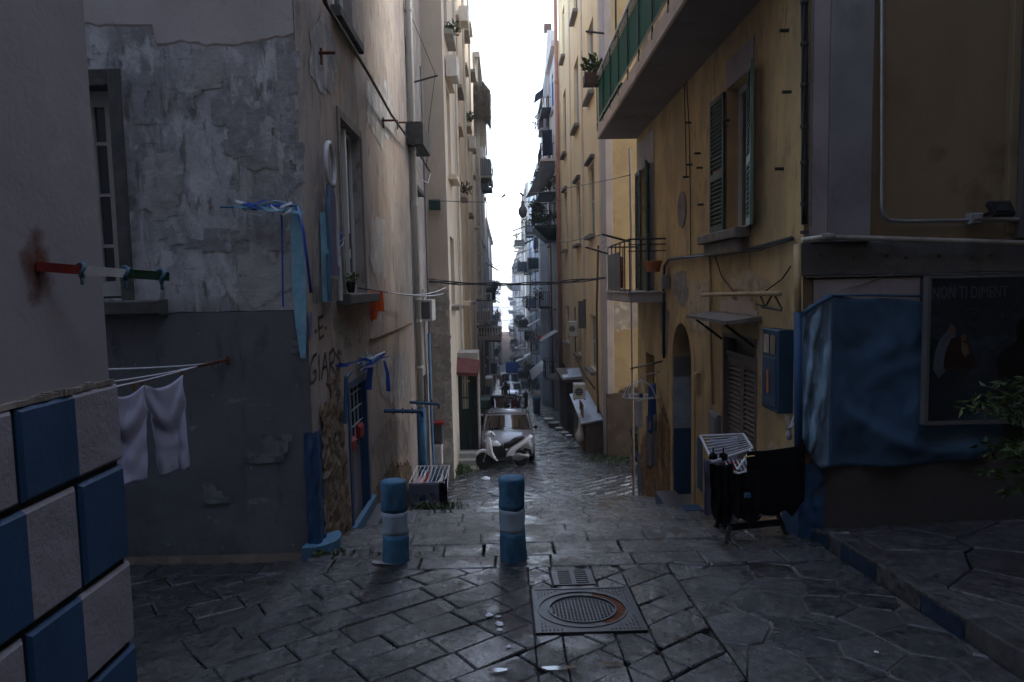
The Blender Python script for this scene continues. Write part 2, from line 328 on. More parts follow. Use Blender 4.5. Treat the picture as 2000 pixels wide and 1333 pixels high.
mat('poster_veil', (.06, .075, .09), rough=.4, var=.3, scale=5, bump=0)
mat('poster_robe', (.022, .010, .009), rough=.4, var=.3, scale=5, bump=0)
mat('poster_skin', (.09, .055, .035), rough=.4, var=.2, scale=5, bump=0)
mat('poster_black', (.003, .003, .004), rough=.4, var=.1, bump=0)
mat('graffiti_paint', (.045, .040, .042), rough=.6, var=.3, scale=20, bump=.05)
mat('graffiti_faint', (.16, .14, .14), rough=.8, var=.3, scale=20, bump=.05)
mat('skin', (.42, .24, .16), rough=.6, var=.1, bump=0)
mat('tin_roof', (.32, .35, .40), rough=.4, var=.2, scale=3, bump=.08, metal=.4)
mat('wood', (.18, .09, .04), rough=.7, var=.25, scale=(3,3,14), bump=.15)
mat('mud', (.022, .02, .018), rough=.7, var=.3, scale=2, bump=.3, bscale=20)
mat('far_hill', (.10, .12, .10), rough=.9, var=.2, scale=.02, bump=0)
def basalt(name, col, r0, r1, rnd):
    m, t, b = newmat(name); N = t.nodes; L = t.links; geo = N.new('ShaderNodeNewGeometry')
    def nz(sc, det=8, ro=.6):
        n = N.new('ShaderNodeTexNoise'); n.inputs['Scale'].default_value = sc; n.inputs['Detail'].default_value = det; n.inputs['Roughness'].default_value = ro
        L.new(geo.outputs['Position'], n.inputs['Vector']); return n.outputs[0]
    def rg(s, a, b_, c, d):
        r = N.new('ShaderNodeMapRange'); L.new(s, r.inputs[0])
        for i, v in enumerate((a, b_, c, d)): r.inputs[i+1].default_value = v
        return r.outputs[0]
    def mul(a, b_, op='MULTIPLY'):
        q = N.new('ShaderNodeMath'); q.operation = op
        for i, v in enumerate((a, b_)):
            if isinstance(v, float): q.inputs[i].default_value = v
            else: L.new(v, q.inputs[i])
        return q.outputs[0]
    big = nz(1.1, 4); mid = nz(5); fine = nz(42, 6, .75); pit = nz(17, 8, .7)
    oi = N.new('ShaderNodeObjectInfo')
    s = mul(rg(mid, .3, .7, .65, 1.45), rg(oi.outputs['Random'], 0, 1, 1-rnd, 1+rnd))
    chipzone = rg(mul(nz(1.9, 5, .6), mul(mid, .35), 'ADD'), .62, .72, .18, 1)
    s = mul(mul(s, rg(big, .35, .65, .6, 1.35)), mul(rg(fine, .35, .65, .55, 1.5), rg(nz(11, 6), .35, .65, .65, 1.35)))
    vm = N.new('ShaderNodeVectorMath'); vm.operation = 'SCALE'; vm.inputs[0].default_value = col; L.new(s, vm.inputs['Scale'])
    mx = N.new('ShaderNodeMix'); mx.data_type = 'RGBA'; L.new(mul(rg(pit, .47, .56, 0, 1.0), chipzone), mx.inputs[0]); L.new(vm.outputs[0], mx.inputs[6]); mx.inputs[7].default_value = (.012, .011, .010, 1)
    L.new(mx.outputs[2], b.inputs['Base Color'])
    L.new(rg(nz(7, 6), .35, .65, r0, r1), b.inputs['Roughness']); b.inputs['Specular IOR Level'].default_value = .75
    h = mul(mul(fine, .45), mul(mul(pit, chipzone), 1.8), 'ADD'); h = mul(h, mul(nz(9, 5, .6), 1.1), 'ADD')
    bm = N.new('ShaderNodeBump'); bm.inputs['Strength'].default_value = 1.0; bm.inputs['Distance'].default_value = .012; L.new(h, bm.inputs['Height'])
    L.new(bm.outputs[0], b.inputs['Normal'])
    cb = N.new('ShaderNodeBump'); cb.inputs['Strength'].default_value = 1; cb.inputs['Distance'].default_value = .0045; L.new(mul(nz(14, 5, .6), mul(mul(pit, .4), mul(mul(nz(26, 5, .7), chipzone), 3.0), 'ADD'), 'ADD'), cb.inputs['Height'])
    L.new(cb.outputs[0], b.inputs['Coat Normal']); L.new(rg(mul(big, mul(nz(6, 5), .6), 'ADD'), .66, .92, .15 if rnd else .5, 1.0), b.inputs['Coat Weight']); b.inputs['Coat Roughness'].default_value = .16; b.inputs['Coat IOR'].default_value = 1.4
basalt('basalt', (.036, .035, .038), .10, .42, .22)
basalt('basalt_far', (.046, .047, .056), .08, .34, 0)
basalt('basalt_dry', (.050, .048, .052), .35, .7, .3)

mat('kerb_blue', (.012, .030, .062), rough=.6, var=.2, scale=4, bump=.2, bscale=30, layers=[((.05,.055,.07), (6,6,6), .56, .66, .7)])
mat('car_glass', (.004, .005, .006), rough=.04, var=.1, scale=1, bump=0, spec=.8); MT['car_glass'].node_tree.nodes['Principled BSDF'].inputs['IOR'].default_value = 1.75
def water():
    m, t, b = newmat('water'); b.inputs['Base Color'].default_value = (.10, .13, .16, 1); b.inputs['Roughness'].default_value = .12; b.inputs['IOR'].default_value = 1.33
    g = t.nodes.new('ShaderNodeNewGeometry'); n = t.nodes.new('ShaderNodeTexNoise'); n.inputs['Scale'].default_value = .08; n.inputs['Detail'].default_value = 6; t.links.new(g.outputs['Position'], n.inputs['Vector'])
    bm = t.nodes.new('ShaderNodeBump'); bm.inputs['Strength'].default_value = .12; bm.inputs['Distance'].default_value = 1; t.links.new(n.outputs[0], bm.inputs['Height']); t.links.new(bm.outputs[0], b.inputs['Normal'])
water()
def rust_stain(c):
    m, t, b = newmat('rust_stain'); N = t.nodes; L = t.links; b.inputs['Base Color'].default_value = (.13, .035, .015, 1); b.inputs['Roughness'].default_value = .9
    g = N.new('ShaderNodeNewGeometry'); v = N.new('ShaderNodeVectorMath'); v.operation = 'SUBTRACT'; v.inputs[1].default_value = c; L.new(g.outputs['Position'], v.inputs[0])
    s = N.new('ShaderNodeVectorMath'); s.operation = 'MULTIPLY'; s.inputs[1].default_value = (1, 1.5, .9); L.new(v.outputs[0], s.inputs[0])
    l = N.new('ShaderNodeVectorMath'); l.operation = 'LENGTH'; L.new(s.outputs[0], l.inputs[0])
    n = N.new('ShaderNodeTexNoise'); n.inputs['Scale'].default_value = 9; n.inputs['Detail'].default_value = 6; L.new(g.outputs['Position'], n.inputs['Vector'])
    a = N.new('ShaderNodeMath'); a.operation = 'MULTIPLY_ADD'; a.inputs[1].default_value = .30; L.new(n.outputs[0], a.inputs[0]); L.new(l.outputs['Value'], a.inputs[2])
    r = N.new('ShaderNodeMapRange'); r.inputs[1].default_value = .17; r.inputs[2].default_value = .32; r.inputs[3].default_value = .95; r.inputs[4].default_value = 0; L.new(a.outputs[0], r.inputs[0]); L.new(r.outputs[0], b.inputs['Alpha'])

MT['window_glass'].node_tree.nodes['Principled BSDF'].inputs['IOR'].default_value = 2.0
mat('puddle_water', (.02, .02, .022), rough=.03, var=.05, bump=.01, bscale=6, spec=1.0); MT['puddle_water'].node_tree.nodes['Principled BSDF'].inputs['IOR'].default_value = 1.6

mat('old_render', (.24, .215, .20), var=.3, scale=5, bump=.3, bscale=30, layers=[((.38,.34,.31), (6,6,6), .54, .62, .7)])
mat('grey_render', (.29, .29, .30), var=.3, scale=5, bump=.3, bscale=30, layers=[((.50,.50,.52), (5,5,3), .52, .60, .8)])
mat('pale_flake', (.40, .39, .39), var=.2, scale=4, bump=.25, bscale=30, layers=[((.26,.25,.25), (7,7,7), .56, .64, .7)])
mat('ochre_flake', (.50, .40, .27), var=.2, scale=4, bump=.25, bscale=30, layers=[((.26,.19,.12), (6,6,6), .54, .62, .7)])
mat('light_mortar', (.085, .08, .075), rough=.6, var=.4, scale=9, bump=.3, bscale=40)
mat('band_grey', (.11, .105, .105), var=.2, scale=2, bump=.2, bscale=22, layers=[((.06,.055,.05), (2,2,2), .52, .62, .7)])

mat('slate_scuff', (.19, .195, .21), var=.3, scale=6, bump=.2, layers=[((.10,.105,.12), (7,7,7), .48, .56, .9)])
# ================================================================== ground
def gs(x, y): return G(y)
mb = MB(); ys = [-40, -5, 0, 3, 6.5, 8, 10, 12, 15.2, 20, 40, 80, 140, 260, 300]
xs = [-1500, -200, -12, -4, 0, 3.2, 12, 200, 1500]
for i in range(len(ys)-1):
    for j in range(len(xs)-1):
        mb.quad(*[(a, b, G(b)-.045 - (0 if b < 260 else (b-260)*.004)) for a, b in ((xs[j],ys[i]),(xs[j+1],ys[i]),(xs[j+1],ys[i+1]),(xs[j],ys[i+1]))])
struct(build(mb, 'ground', 'mud'))
mb = MB(); mb.quad((-4000, 290, -36), (4000, 290, -36), (4000, 14000, -36), (-4000, 14000, -36)); struct(build(mb, 'sea', 'water'))
mb = MB(); mb.quad((-1500, 299, -29), (1500, 299, -29), (1500, 300, -37), (-1500, 300, -37)); struct(build(mb, 'shore', 'mud'))
# stepped ramp surface: rows of stones, each row tilted a little less than the slope, with a low riser
ROW = .40
def Gs(y):
    if y < Y1 or y > Y2: return G(y)
    k = math.floor((y-Y1)/(ROW*2)); y0 = Y1+k*ROW*2
    return G(y0) - (y-y0)*.07
def clip(poly, a, b, c):                # keep a*x+b*y <= c
    out = []
    for i in range(len(poly)):
        p, q = poly[i], poly[(i+1) % len(poly)]
        dp, dq = a*p[0]+b*p[1]-c, a*q[0]+b*q[1]-c
        if dp <= 0: out.append(p)
        if dp*dq < 0:
            t = dp/(dp-dq); out.append((p[0]+(q[0]-p[0])*t, p[1]+(q[1]-p[1])*t))
    return out
def area(p): return abs(sum(p[i][0]*p[(i+1)%len(p)][1]-p[(i+1)%len(p)][0]*p[i][1] for i in range(len(p))))/2
def minus_rect(poly, x0, x1, y0, y1):
    outs = [clip(poly, 1, 0, x0), clip(poly, -1, 0, -x1)]
    midp = clip(clip(poly, -1, 0, -x0), 1, 0, x1)
    if len(midp) > 2: outs += [clip(midp, 0, 1, y0), clip(midp, 0, -1, -y1)]
    return [o for o in outs if len(o) > 2 and area(o) > .004]
def stone_mesh(mb, poly, zf, h=.06, gap=.008, bev=.012, lift=0, tilt=(0, 0), flat=False):
    cx = sum(p[0] for p in poly)/len(poly); cy = sum(p[1] for p in poly)/len(poly); n = len(poly)
    rad = max(.05, math.sqrt(area(poly)))
    def ring(ins, dz):
        o = []
        for p in poly:
            dx, dy = p[0]-cx, p[1]-cy; l = math.hypot(dx, dy) or 1; k = max(.3, 1-ins*1.35/l)
            x, y = cx+dx*k, cy+dy*k
            o.append((x, y, zf(x, y) + dz + lift + tilt[0]*dx + tilt[1]*dy))
        return o
    r = [ring(gap, -h), ring(gap, -bev), ring(gap+bev*.8, -.002)]
    fs = [(tuple(2*n+k for k in range(n)))]
    for a in range(2):
        for k in range(n): fs.append((a*n+k, a*n+(k+1)%n, a*n+n+(k+1)%n, a*n+n+k))
    mb.add([p for q in r for p in q], fs)
MH = (.16, 1.00, 4.72, 5.60)           # manhole frame footprint x0 x1 y0 y1
GR = (.36, .74, 5.66, 6.05)            # drain grate
rng = random.Random(11)
stones = []                            # (poly, zfun, lift)
def vor_jit(x, y, a):                  # repeatable jitter for shared corners
    k = (round(x*1000), round(y*1000)); r = random.Random(hash(k) & 0xffffff)
    return x+(r.random()-.5)*a, y+(r.random()-.5)*a
def brick_rows(ang, lw, rw, jit, ox=0, oy=0, rows=range(-40, 40), cols=range(-40, 40), lv=.25):
    ca, sa = math.cos(ang), math.sin(ang); out = []
    for j in rows:
        rr = random.Random(j*77+5); off = rr.random()*lw; cuts = [off + k*lw + (rr.random()-.5)*lw*lv for k in cols]
        for k in range(len(cuts)-1):
            a, b = cuts[k], cuts[k+1]
            pts = [(a, j*rw), (b, j*rw), (b, (j+1)*rw), (a, (j+1)*rw)]
            pj = []
            for (u, v) in pts:
                u, v = vor_jit(u, v, jit); pj.append((ox+u*ca-v*sa, oy+u*sa+v*ca))
            out.append(pj)
    return out
def inside_any(p, x0, x1, y0, y1):
    return clip(clip(clip(clip(p, 1, 0, x1), -1, 0, -x0), 0, 1, y1), 0, -1, -y0)
fore = []
for p in brick_rows(R(38), .46, .30, .035, ox=-2, oy=4, lv=.55):          # left and middle: diagonal slabs
    q = inside_any(p, -7.5, 1.45, 1.9, 6.16)
    if len(q) > 2 and area(q) > .01: fore.append(q)
def voronoi(x0, x1, y0, y1, sx, sy, seed):
    r = random.Random(seed); pts = []; ni, nj = int((x1-x0)/sx)+3, int((y1-y0)/sy)+3
    for j in range(nj):
        for i in range(ni): pts.append((x0-sx+(i+(.5 if j % 2 else 0)+(r.random()-.5)*.75)*sx, y0-sy+(j+(r.random()-.5)*.7)*sy))
    out = []
    for i, p in enumerate(pts):
        c = [(x0, y0), (x1, y0), (x1, y1), (x0, y1)]
        for k, q in enumerate(pts):
            if k == i or abs(q[0]-p[0]) > 3*sx or abs(q[1]-p[1]) > 3*sy: continue
            a, b = q[0]-p[0], q[1]-p[1]; c = clip(c, a, b, (q[0]**2+q[1]**2-p[0]**2-p[1]**2)/2)
            if len(c) < 3: break
        if len(c) > 2 and area(c) > .01: out.append(c)
    return out
fore += voronoi(1.45, 3.10, 1.9, 6.16, .46, .36, 5)
f2 = []
for p in fore:
    for q in minus_rect(p, *MH):
        f2 += minus_rect(q, *GR)
for p in f2: stones.append((p, lambda x, y: G(y)))
for p in brick_rows(0, .75, .34, .015, oy=6.16, rows=range(0, 1), lv=.5):        # edging row before the ramp
    q = inside_any(p, -7.5, 3.1, 6.16, 6.5)
    if len(q) > 2: stones.append((q, lambda x, y: G(y)))
for j in range(int((Y2-Y1)/ROW)):                                  # ramp
    ya, yb = Y1+j*ROW, Y1+(j+1)*ROW
    rr = random.Random(j+300); x = -2.0 - rr.random()*.4
    xr = 3.02 + (.18 if ya < 6.8 else 0)
    while x < xr:
        x2 = x + .34 + rr.random()*.42
        q = [(max(x, -2.0), ya), (min(x2, xr), ya), (min(x2+.0, xr)+(rr.random()-.5)*.03, yb), (max(x, -2.0)+(rr.random()-.5)*.03, yb)]
        if q[1][0]-q[0][0] > .08: stones.append((q, lambda x, y, k=(ya+yb)/2, a=ya: (G(Y1+math.floor((k-Y1)/(ROW*2)+1e-6)*ROW*2) - (y-(Y1+math.floor((k-Y1)/(ROW*2)+1e-6)*ROW*2))*.07)))
        x = x2
def key(s):
    p = s[0]; cx = sum(q[0] for q in p)/len(p); cy = sum(q[1] for q in p)/len(p)
    d = Vector((cx, cy, G(cy)-H)); zc = d.dot(fw)
    if zc < .3: return -1
    sx = d.dot(rt2)/zc*F; sy = d.dot(up2)/zc*F
    if abs(sx) > 1080 or abs(sy) > 740: return -1
    return area(p)*abs(d.z)/d.length/zc**2
stones.sort(key=key, reverse=True)
paving = bpy.data.objects.new('paving', None); COL.objects.link(paving); paving['kind'] = 'structure'
ORG['paving'] = Vector((0, 0, 0))
rest = MB(); NIND = 299
for i, (p, zf) in enumerate(stones):
    lift = (rng.random()-.5)*.009; tl = ((rng.random()-.5)*.014, (rng.random()-.5)*.014)
    if i < NIND and key((p, zf)) > 0:
        m1 = MB(); stone_mesh(m1, p, zf, lift=lift, tilt=tl, gap=.002+rng.random()*.006, h=.12)
        cx = sum(q[0] for q in p)/len(p)
        dry = cx > 1.6 and p[0][1] < 6.4
        build(m1, 'paving_stone', 'basalt_dry' if dry and rng.random() < .5 else 'basalt', paving)
    else: stone_mesh(rest, p, zf, lift=lift, tilt=tl, h=.12)
for p in brick_rows(R(45), .46, .30, .03, ox=0, oy=26, rows=range(-72, 90), cols=range(-70, 60)):
    cx, cy = p[0]
    if not (-4.2 < cx < 6.5 and 15 < cy < 52): continue
    q = inside_any(p, -2.3 if cy < 19 else -2.0, 5.4 if 15.5 < cy < 22 else 3.5, Y2, 50)
    if len(q) > 2 and area(q) > .02: stone_mesh(rest, q, lambda x, y: G(y), lift=(rng.random()-.5)*.016, tilt=((rng.random()-.5)*.05, (rng.random()-.5)*.05), bev=.02, gap=.006)
o = build(rest, 'small_paving_stones', 'basalt_far', paving); o['kind'] = 'stuff'
mb = MB(); mb.quad((-2.3, 50, G(50)-.004), (3.5, 50, G(50)-.004), (3.5, 258, G(258)-.004), (-2.3, 258, G(258)-.004)); struct(build(mb, 'road', 'basalt_far'))
# sunk bed round the manhole so that the gap reads as mortar
mb = MB(); mb.quad((MH[0]-.1, MH[2]-.1, G(MH[2]-.1)-.02), (MH[1]+.1, MH[2]-.1, G(MH[2]-.1)-.02), (MH[1]+.1, 6.15, G(6.15)-.02), (MH[0]-.1, 6.15, G(6.15)-.02)); struct(build(mb, 'mortar_bed', 'asphalt_joint'))
mb = MB(); mb.grid(lambda u, v: (1.5+1.6*u, 1.9+4.2*v, G(1.9+4.2*v)-.012+.008*noise.noise(Vector((u*9, v*18, 0)))), 24, 60); struct(build(mb, 'mortar_joints', 'light_mortar', None, True))
# ------------------------------------------------------------------ raised pavement on the right
swz = lambda x, y: G(y)+.16+.03*max(0, x-3.3)
sw = bpy.data.objects.new('pavement', None); COL.objects.link(sw); sw['kind'] = 'structure'; ORG['pavement'] = Vector((0,0,0))
for p in voronoi(3.34, 7.2, 1.6, 6.82, .85, .75, 9):
    m1 = MB(); stone_mesh(m1, p, swz, lift=(rng.random()-.5)*.012, tilt=((rng.random()-.5)*.02, (rng.random()-.5)*.02), h=.2); build(m1, 'paving_stone', 'basalt_dry', sw)
y = 6.84; seq = [('kerb_blue', .40), ('basalt_dry', .22), ('kerb_blue', .62), ('basalt_dry', .62), ('kerb_blue', .50), ('basalt_dry', .6), ('kerb_blue', .5), ('basalt_dry', .6)]
for m, l in seq:
    m1 = MB(); stone_mesh(m1, [(3.11, y-l), (3.33, y-l), (3.33, y), (3.11, y)], swz, h=.34, bev=.022, gap=.004, lift=.004+(rng.random()-.5)*.01); 
    k = build(m1, 'kerb_stone', 'basalt_dry', sw)
    if m == 'kerb_blue':
        k['label'] = 'kerb stone with a blue painted face'; m2 = MB(); m2.grid(lambda u, v: (3.108-.003*abs(noise.noise(Vector((u*9, v*4, y)))), y-l+.012+(l-.024)*u, G(y-l+l*u)-.04+(.165+.02*noise.noise(Vector((u*6, y, 0)))*(v > .9))*v), 10, 4); build(m2, 'painted_face', 'kerb_blue', k)
    y -= l
# ------------------------------------------------------------------ manhole and grate
def zt(x, y, dz): return (x, y, G(y)+dz)
mh = thing('manhole_cover', 'square cast iron manhole frame with a round ribbed lid, rusty on its right side', 'manhole', ((MH[0]+MH[1])/2, 5.16, G(5.16)))
cx, cy = .555, 5.16
mb = MB(); x0, x1, y0, y1 = MH[0]+.015, MH[1]-.015, MH[2]+.015, MH[3]-.015
N_ = 48; sq = []
for k in range(N_):
    a = 2*math.pi*k/N_; c, s = math.cos(a), math.sin(a); t = min(((x1-x0)/2)/max(abs(c), 1e-6), ((y1-y0)/2)/max(abs(s), 1e-6)); sq.append(((x0+x1)/2+c*t, (y0+y1)/2+s*t))
ci = [(cx+.345*math.cos(2*math.pi*k/N_), cy+.345*math.sin(2*math.pi*k/N_)) for k in range(N_)]
vs = [zt(*p, -.05) for p in sq]+[zt(*p, .004) for p in sq]+[zt(*p, .004) for p in ci]+[zt(*p, -.03) for p in ci]
mb.add(vs, [(r*N_+k, r*N_+(k+1)%N_, (r+1)*N_+(k+1)%N_, (r+1)*N_+k) for r in range(3) for k in range(N_)])
for i in range(4):                                                  # raised rim
    a, b = [((x0,y0),(x1,y0+.022)),((x0,y1-.022),(x1,y1)),((x0,y0+.022),(x0+.022,y1-.022)),((x1-.022,y0+.022),(x1,y1-.022))][i]
    mb.hexa([zt(a[0],a[1],.002),zt(b[0],a[1],.002),zt(b[0],b[1],.002),zt(a[0],b[1],.002),zt(a[0],a[1],.009),zt(b[0],a[1],.009),zt(b[0],b[1],.009),zt(a[0],b[1],.009)])
for i in range(26):                                                 # ribs outside the ring
    xx = x0+.05+i*(x1-x0-.1)/25
    for (ya, yb) in ((y0+.04, None), (None, y1-.04)):
        d = abs(xx-cx); hh = math.sqrt(max(0, .40**2-d*d))
        a, b = (ya, min((y0+y1)/2, cy-hh)) if ya else (max((y0+y1)/2, cy+hh), yb)
        if b-a > .02:
            k = max(1, int((b-a)/.05))
            for q in range(k):
                u0, u1 = a+(b-a)*q/k+.004, a+(b-a)*(q+1)/k-.008
                mb.hexa([zt(xx-.007,u0,.002),zt(xx+.007,u0,.002),zt(xx+.007,u1,.002),zt(xx-.007,u1,.002),zt(xx-.004,u0,.010),zt(xx+.004,u0,.010),zt(xx+.004,u1,.010),zt(xx-.004,u1,.010)])
iron_wet, t_, b_ = newmat('wet_iron'); 
mat('wet_iron', (.050, .052, .060), rough=.38, var=.3, scale=9, bump=.1, bscale=60, metal=.35, spec=.6, layers=[((.12,.05,.025), (6,6,6), .60, .68, .5)])
build(mb, 'frame', 'wet_iron', mh)
def ringm(r0, r1, z0, z1, a0=0, a1=360, n=48):
    mb = MB(); vs = []; 
    for k in range(n+1):
        a = R(a0+(a1-a0)*k/n)
        for (r, z) in ((r0, z0), (r0, z1), (r1, z1), (r1, z0)): vs.append(zt(cx+r*math.cos(a), cy+r*math.sin(a), z))
    mb.add(vs, [(4*k+i, 4*k+(i+1) % 4, 4*k+4+(i+1) % 4, 4*k+4+i) for k in range(n) for i in range(4)]); return mb
build(ringm(.335, .35, 0, .010), 'ring', 'wet_iron', mh); build(ringm(.255, .268, 0, .010), 'ring', 'wet_iron', mh)
build(ringm(.27, .333, -.03, -.002, -62, 68), 'rusty_collar', 'rust', mh); build(ringm(.27, .333, -.03, .002, 68, 298), 'collar', 'wet_iron', mh)
lid = MB(); lid.add([zt(cx+.255*math.cos(2*math.pi*k/48), cy+.255*math.sin(2*math.pi*k/48), -.004) for k in range(48)], [tuple(range(48))])
for i in range(-8, 9):
    for j in range(-8, 9):
        xx, yy = cx+i*.028, cy+j*.028
        if math.hypot(xx-cx, yy-cy) < .235:
            lid.hexa([zt(xx-.009,yy-.009,-.004),zt(xx+.009,yy-.009,-.004),zt(xx+.009,yy+.009,-.004),zt(xx-.009,yy+.009,-.004),zt(xx-.006,yy-.006,.005),zt(xx+.006,yy-.006,.005),zt(xx+.006,yy+.006,.005),zt(xx-.006,yy+.006,.005)])
build(lid, 'lid', 'wet_iron', mh)
gt = thing('drain_grate', 'small iron drain grate with two columns of slots behind the manhole', 'drain grate', (.55, 5.85, G(5.85)))
mb = MB(); gx0, gx1, gy0, gy1 = GR[0]+.01, GR[1]-.01, GR[2]+.01, GR[3]-.01
def slab(a, b, c, d, z0=-.03, z1=.006, m=mb): m.hexa([zt(a,c,z0),zt(b,c,z0),zt(b,d,z0),zt(a,d,z0),zt(a,c,z1),zt(b,c,z1),zt(b,d,z1),zt(a,d,z1)])
slab(gx0, gx0+.05, gy0, gy1); slab(gx1-.05, gx1, gy0, gy1); slab((gx0+gx1)/2-.02, (gx0+gx1)/2+.02, gy0, gy1)
build(mb, 'frame', 'wet_iron', gt); 
for k in range(8):
    m1 = MB(); yy = gy0+.005+k*(gy1-gy0-.03)/7
    slab(gx0+.05, (gx0+gx1)/2-.02, yy, yy+.022, m=m1, z1=.004); slab((gx0+gx1)/2+.02, gx1-.05, yy, yy+.022, m=m1, z1=.004); build(m1, 'bar', 'wet_iron', gt)
# ------------------------------------------------------------------ bollards
def bollard(px, label, dx=0):
    x, _ = FY(px, 1095, 6.42); z0 = G(6.42)-.05
    t = thing('bollard', label, 'bollard', (x, 6.42, G(6.42)), 'blue and white bollards across the alley')
    prof = []
    def rad(h): return .128 - .010*h
    zs = [0, .05, .27, .29, .56, .58, .72, .77, .80, .815]
    def seg(a, b, m, nm, cap=False):
        mb = MB(); n = 28; hs = [a+(b-a)*i/6 for i in range(7)]
        pr = [(rad(h), h) for h in hs]
        if cap: pr += [(rad(b)*.96, b+.010), (rad(b)*.80, b+.018), (rad(b)*.4, b+.022)]
        mb.lathe((x, 6.42, z0), pr, n)
        for i, v in enumerate(mb.v):
            q = noise.noise(Vector((v.x*14, v.y*14, v.z*9)))*.009 + noise.noise(v*4)*.010
            d = Vector((v.x-x, v.y-6.42, 0))
            if d.length > .001: mb.v[i] = v + d.normalized()*q + Vector((0, 0, q*(1.2 if cap and v.z > z0+b-.01 else 0)))
            if abs(v.z-(z0+a)) < 1e-5 and a > .1: mb.v[i].z += noise.noise(Vector((v.x*9, v.y*9, 3.3)))*.022
            if abs(v.z-(z0+b)) < 1e-5 and not cap: mb.v[i].z += noise.noise(Vector((v.x*9, v.y*9, 3.3 if False else 3.3)))*.022
        build(mb, nm, m, t, True)
    seg(0, .33, 'bright_blue_paint', 'lower_band'); seg(.33, .55, 'white_paint', 'middle_band'); seg(.55, .83, 'bright_blue_paint', 'top_band', True)
    return t
bollard(774, "left one of the two blue and white bollards, pale paint splashed at its foot")
bollard(1002, 'right one of the two blue and white bollards, standing in front of the parked scooter')
mb = MB(); x, _ = FY(768, 1095, 6.42)
pts = [(x+ .26*math.cos(a)*(1+.35*noise.noise(Vector((math.cos(a)*2, math.sin(a)*2, 0)))), 6.38+.17*math.sin(a)*(1+.4*noise.noise(Vector((math.cos(a)*2, math.sin(a)*2, 5))))) for a in [2*math.pi*k/28 for k in range(28)]]
# ================================================================== building helpers
def building(name, label, loc, group=None): return thing(name, label, 'building', loc, group)
def window(b, fr, ua, ub, za, zb, fm='window_white', dep=.14, mull=1, glass='window_glass', sill=None, sillp=.12, hood=None, bar=0, name='window', fw_=.06, lab=None):
    mb = MB(); n0, n1 = -dep-.05, -dep
    mb.wbox(fr, ua, ub, za, za+fw_, n0, n1); mb.wbox(fr, ua, ub, zb-fw_, zb, n0, n1); mb.wbox(fr, ua, ua+fw_, za+fw_, zb-fw_, n0, n1); mb.wbox(fr, ub-fw_, ub, za+fw_, zb-fw_, n0, n1)
    for k in range(mull): u = ua+(ub-ua)*(k+1)/(mull+1); mb.wbox(fr, u-fw_*.6, u+fw_*.6, za+fw_, zb-fw_, n0+.003, n1+.003)
    for k in range(bar): z = za+(zb-za)*(k+1)/(bar+1); mb.wbox(fr, ua+fw_, ub-fw_, z-.016, z+.016, n0+.01, n1-.01)
    wo = build(mb, name, fm, b)
    if lab: wo['label'] = lab
    mg = MB(); mg.quad(fr(ua+.01,za+.01,-dep-.03), fr(ub-.01,za+.01,-dep-.03), fr(ub-.01,zb-.01,-dep-.03), fr(ua+.01,zb-.01,-dep-.03)); build(mg, 'pane', glass, wo)
    if sill: ms = MB(); ms.bbox(fr, ua-.12, ub+.12, za-.13, za-.002, -.06, sillp, .015); build(ms, 'sill', sill, wo)
    if hood: ms = MB(); ms.bbox(fr, ua-.14, ub+.14, zb+.12, zb+.24, 0, .16, .015); build(ms, 'hood', hood, wo)
    return wo
def shutter(b, o, du, h, m='shutter_green', slat=.055, thick=.035, name='shutter', ang=None, mid=True, label=None):
    """o = hinge foot point, du = vector across the leaf (length = width)"""
    o = Vector(o); du = Vector(du); wdt = du.length; d = du.normalized(); nn = Vector((0, 0, 1)).cross(d)
    def fr(u, z, n): return o + d*u + Vector((0, 0, z)) + nn*n
    mb = MB(); st = .055
    mb.wbox(fr, 0, st, 0, h, 0, thick); mb.wbox(fr, wdt-st, wdt, 0, h, 0, thick); mb.wbox(fr, st, wdt-st, 0, .1, 0, thick); mb.wbox(fr, st, wdt-st, h-.07, h, 0, thick)
    zm = h*.42
    if mid: mb.wbox(fr, st, wdt-st, zm-.05, zm+.05, 0, thick)
    s = build(mb, name, m, b)
    if label: s['label'] = label
    z = .115; 
    while z < h-.085:
        if not (mid and zm-.07 < z < zm+.06):
            m1 = MB(); m1.hexa([fr(st, z, .002), fr(wdt-st, z, .002), fr(wdt-st, z+.012, .002), fr(st, z+.012, .002), fr(st, z+.028, thick-.002), fr(wdt-st, z+.028, thick-.002), fr(wdt-st, z+.040, thick-.002), fr(st, z+.040, thick-.002)])
            build(m1, 'slat', m, s)
        z += slat
    return s
def body(mb, x0, x1, y0, y1, z0, z1, skip='', mi=0):      # closed block without the face(s) named in skip
    F_ = {'-x': [(x0,y0,z0),(x0,y1,z0),(x0,y1,z1),(x0,y0,z1)], '+x': [(x1,y0,z0),(x1,y1,z0),(x1,y1,z1),(x1,y0,z1)],
          '-y': [(x0,y0,z0),(x1,y0,z0),(x1,y0,z1),(x0,y0,z1)], '+y': [(x0,y1,z0),(x1,y1,z0),(x1,y1,z1),(x0,y1,z1)], '+z': [(x0,y0,z1),(x1,y0,z1),(x1,y1,z1),(x0,y1,z1)]}
    for k, q in F_.items():
        if k not in skip.split(): mb.quad(*q, mi)
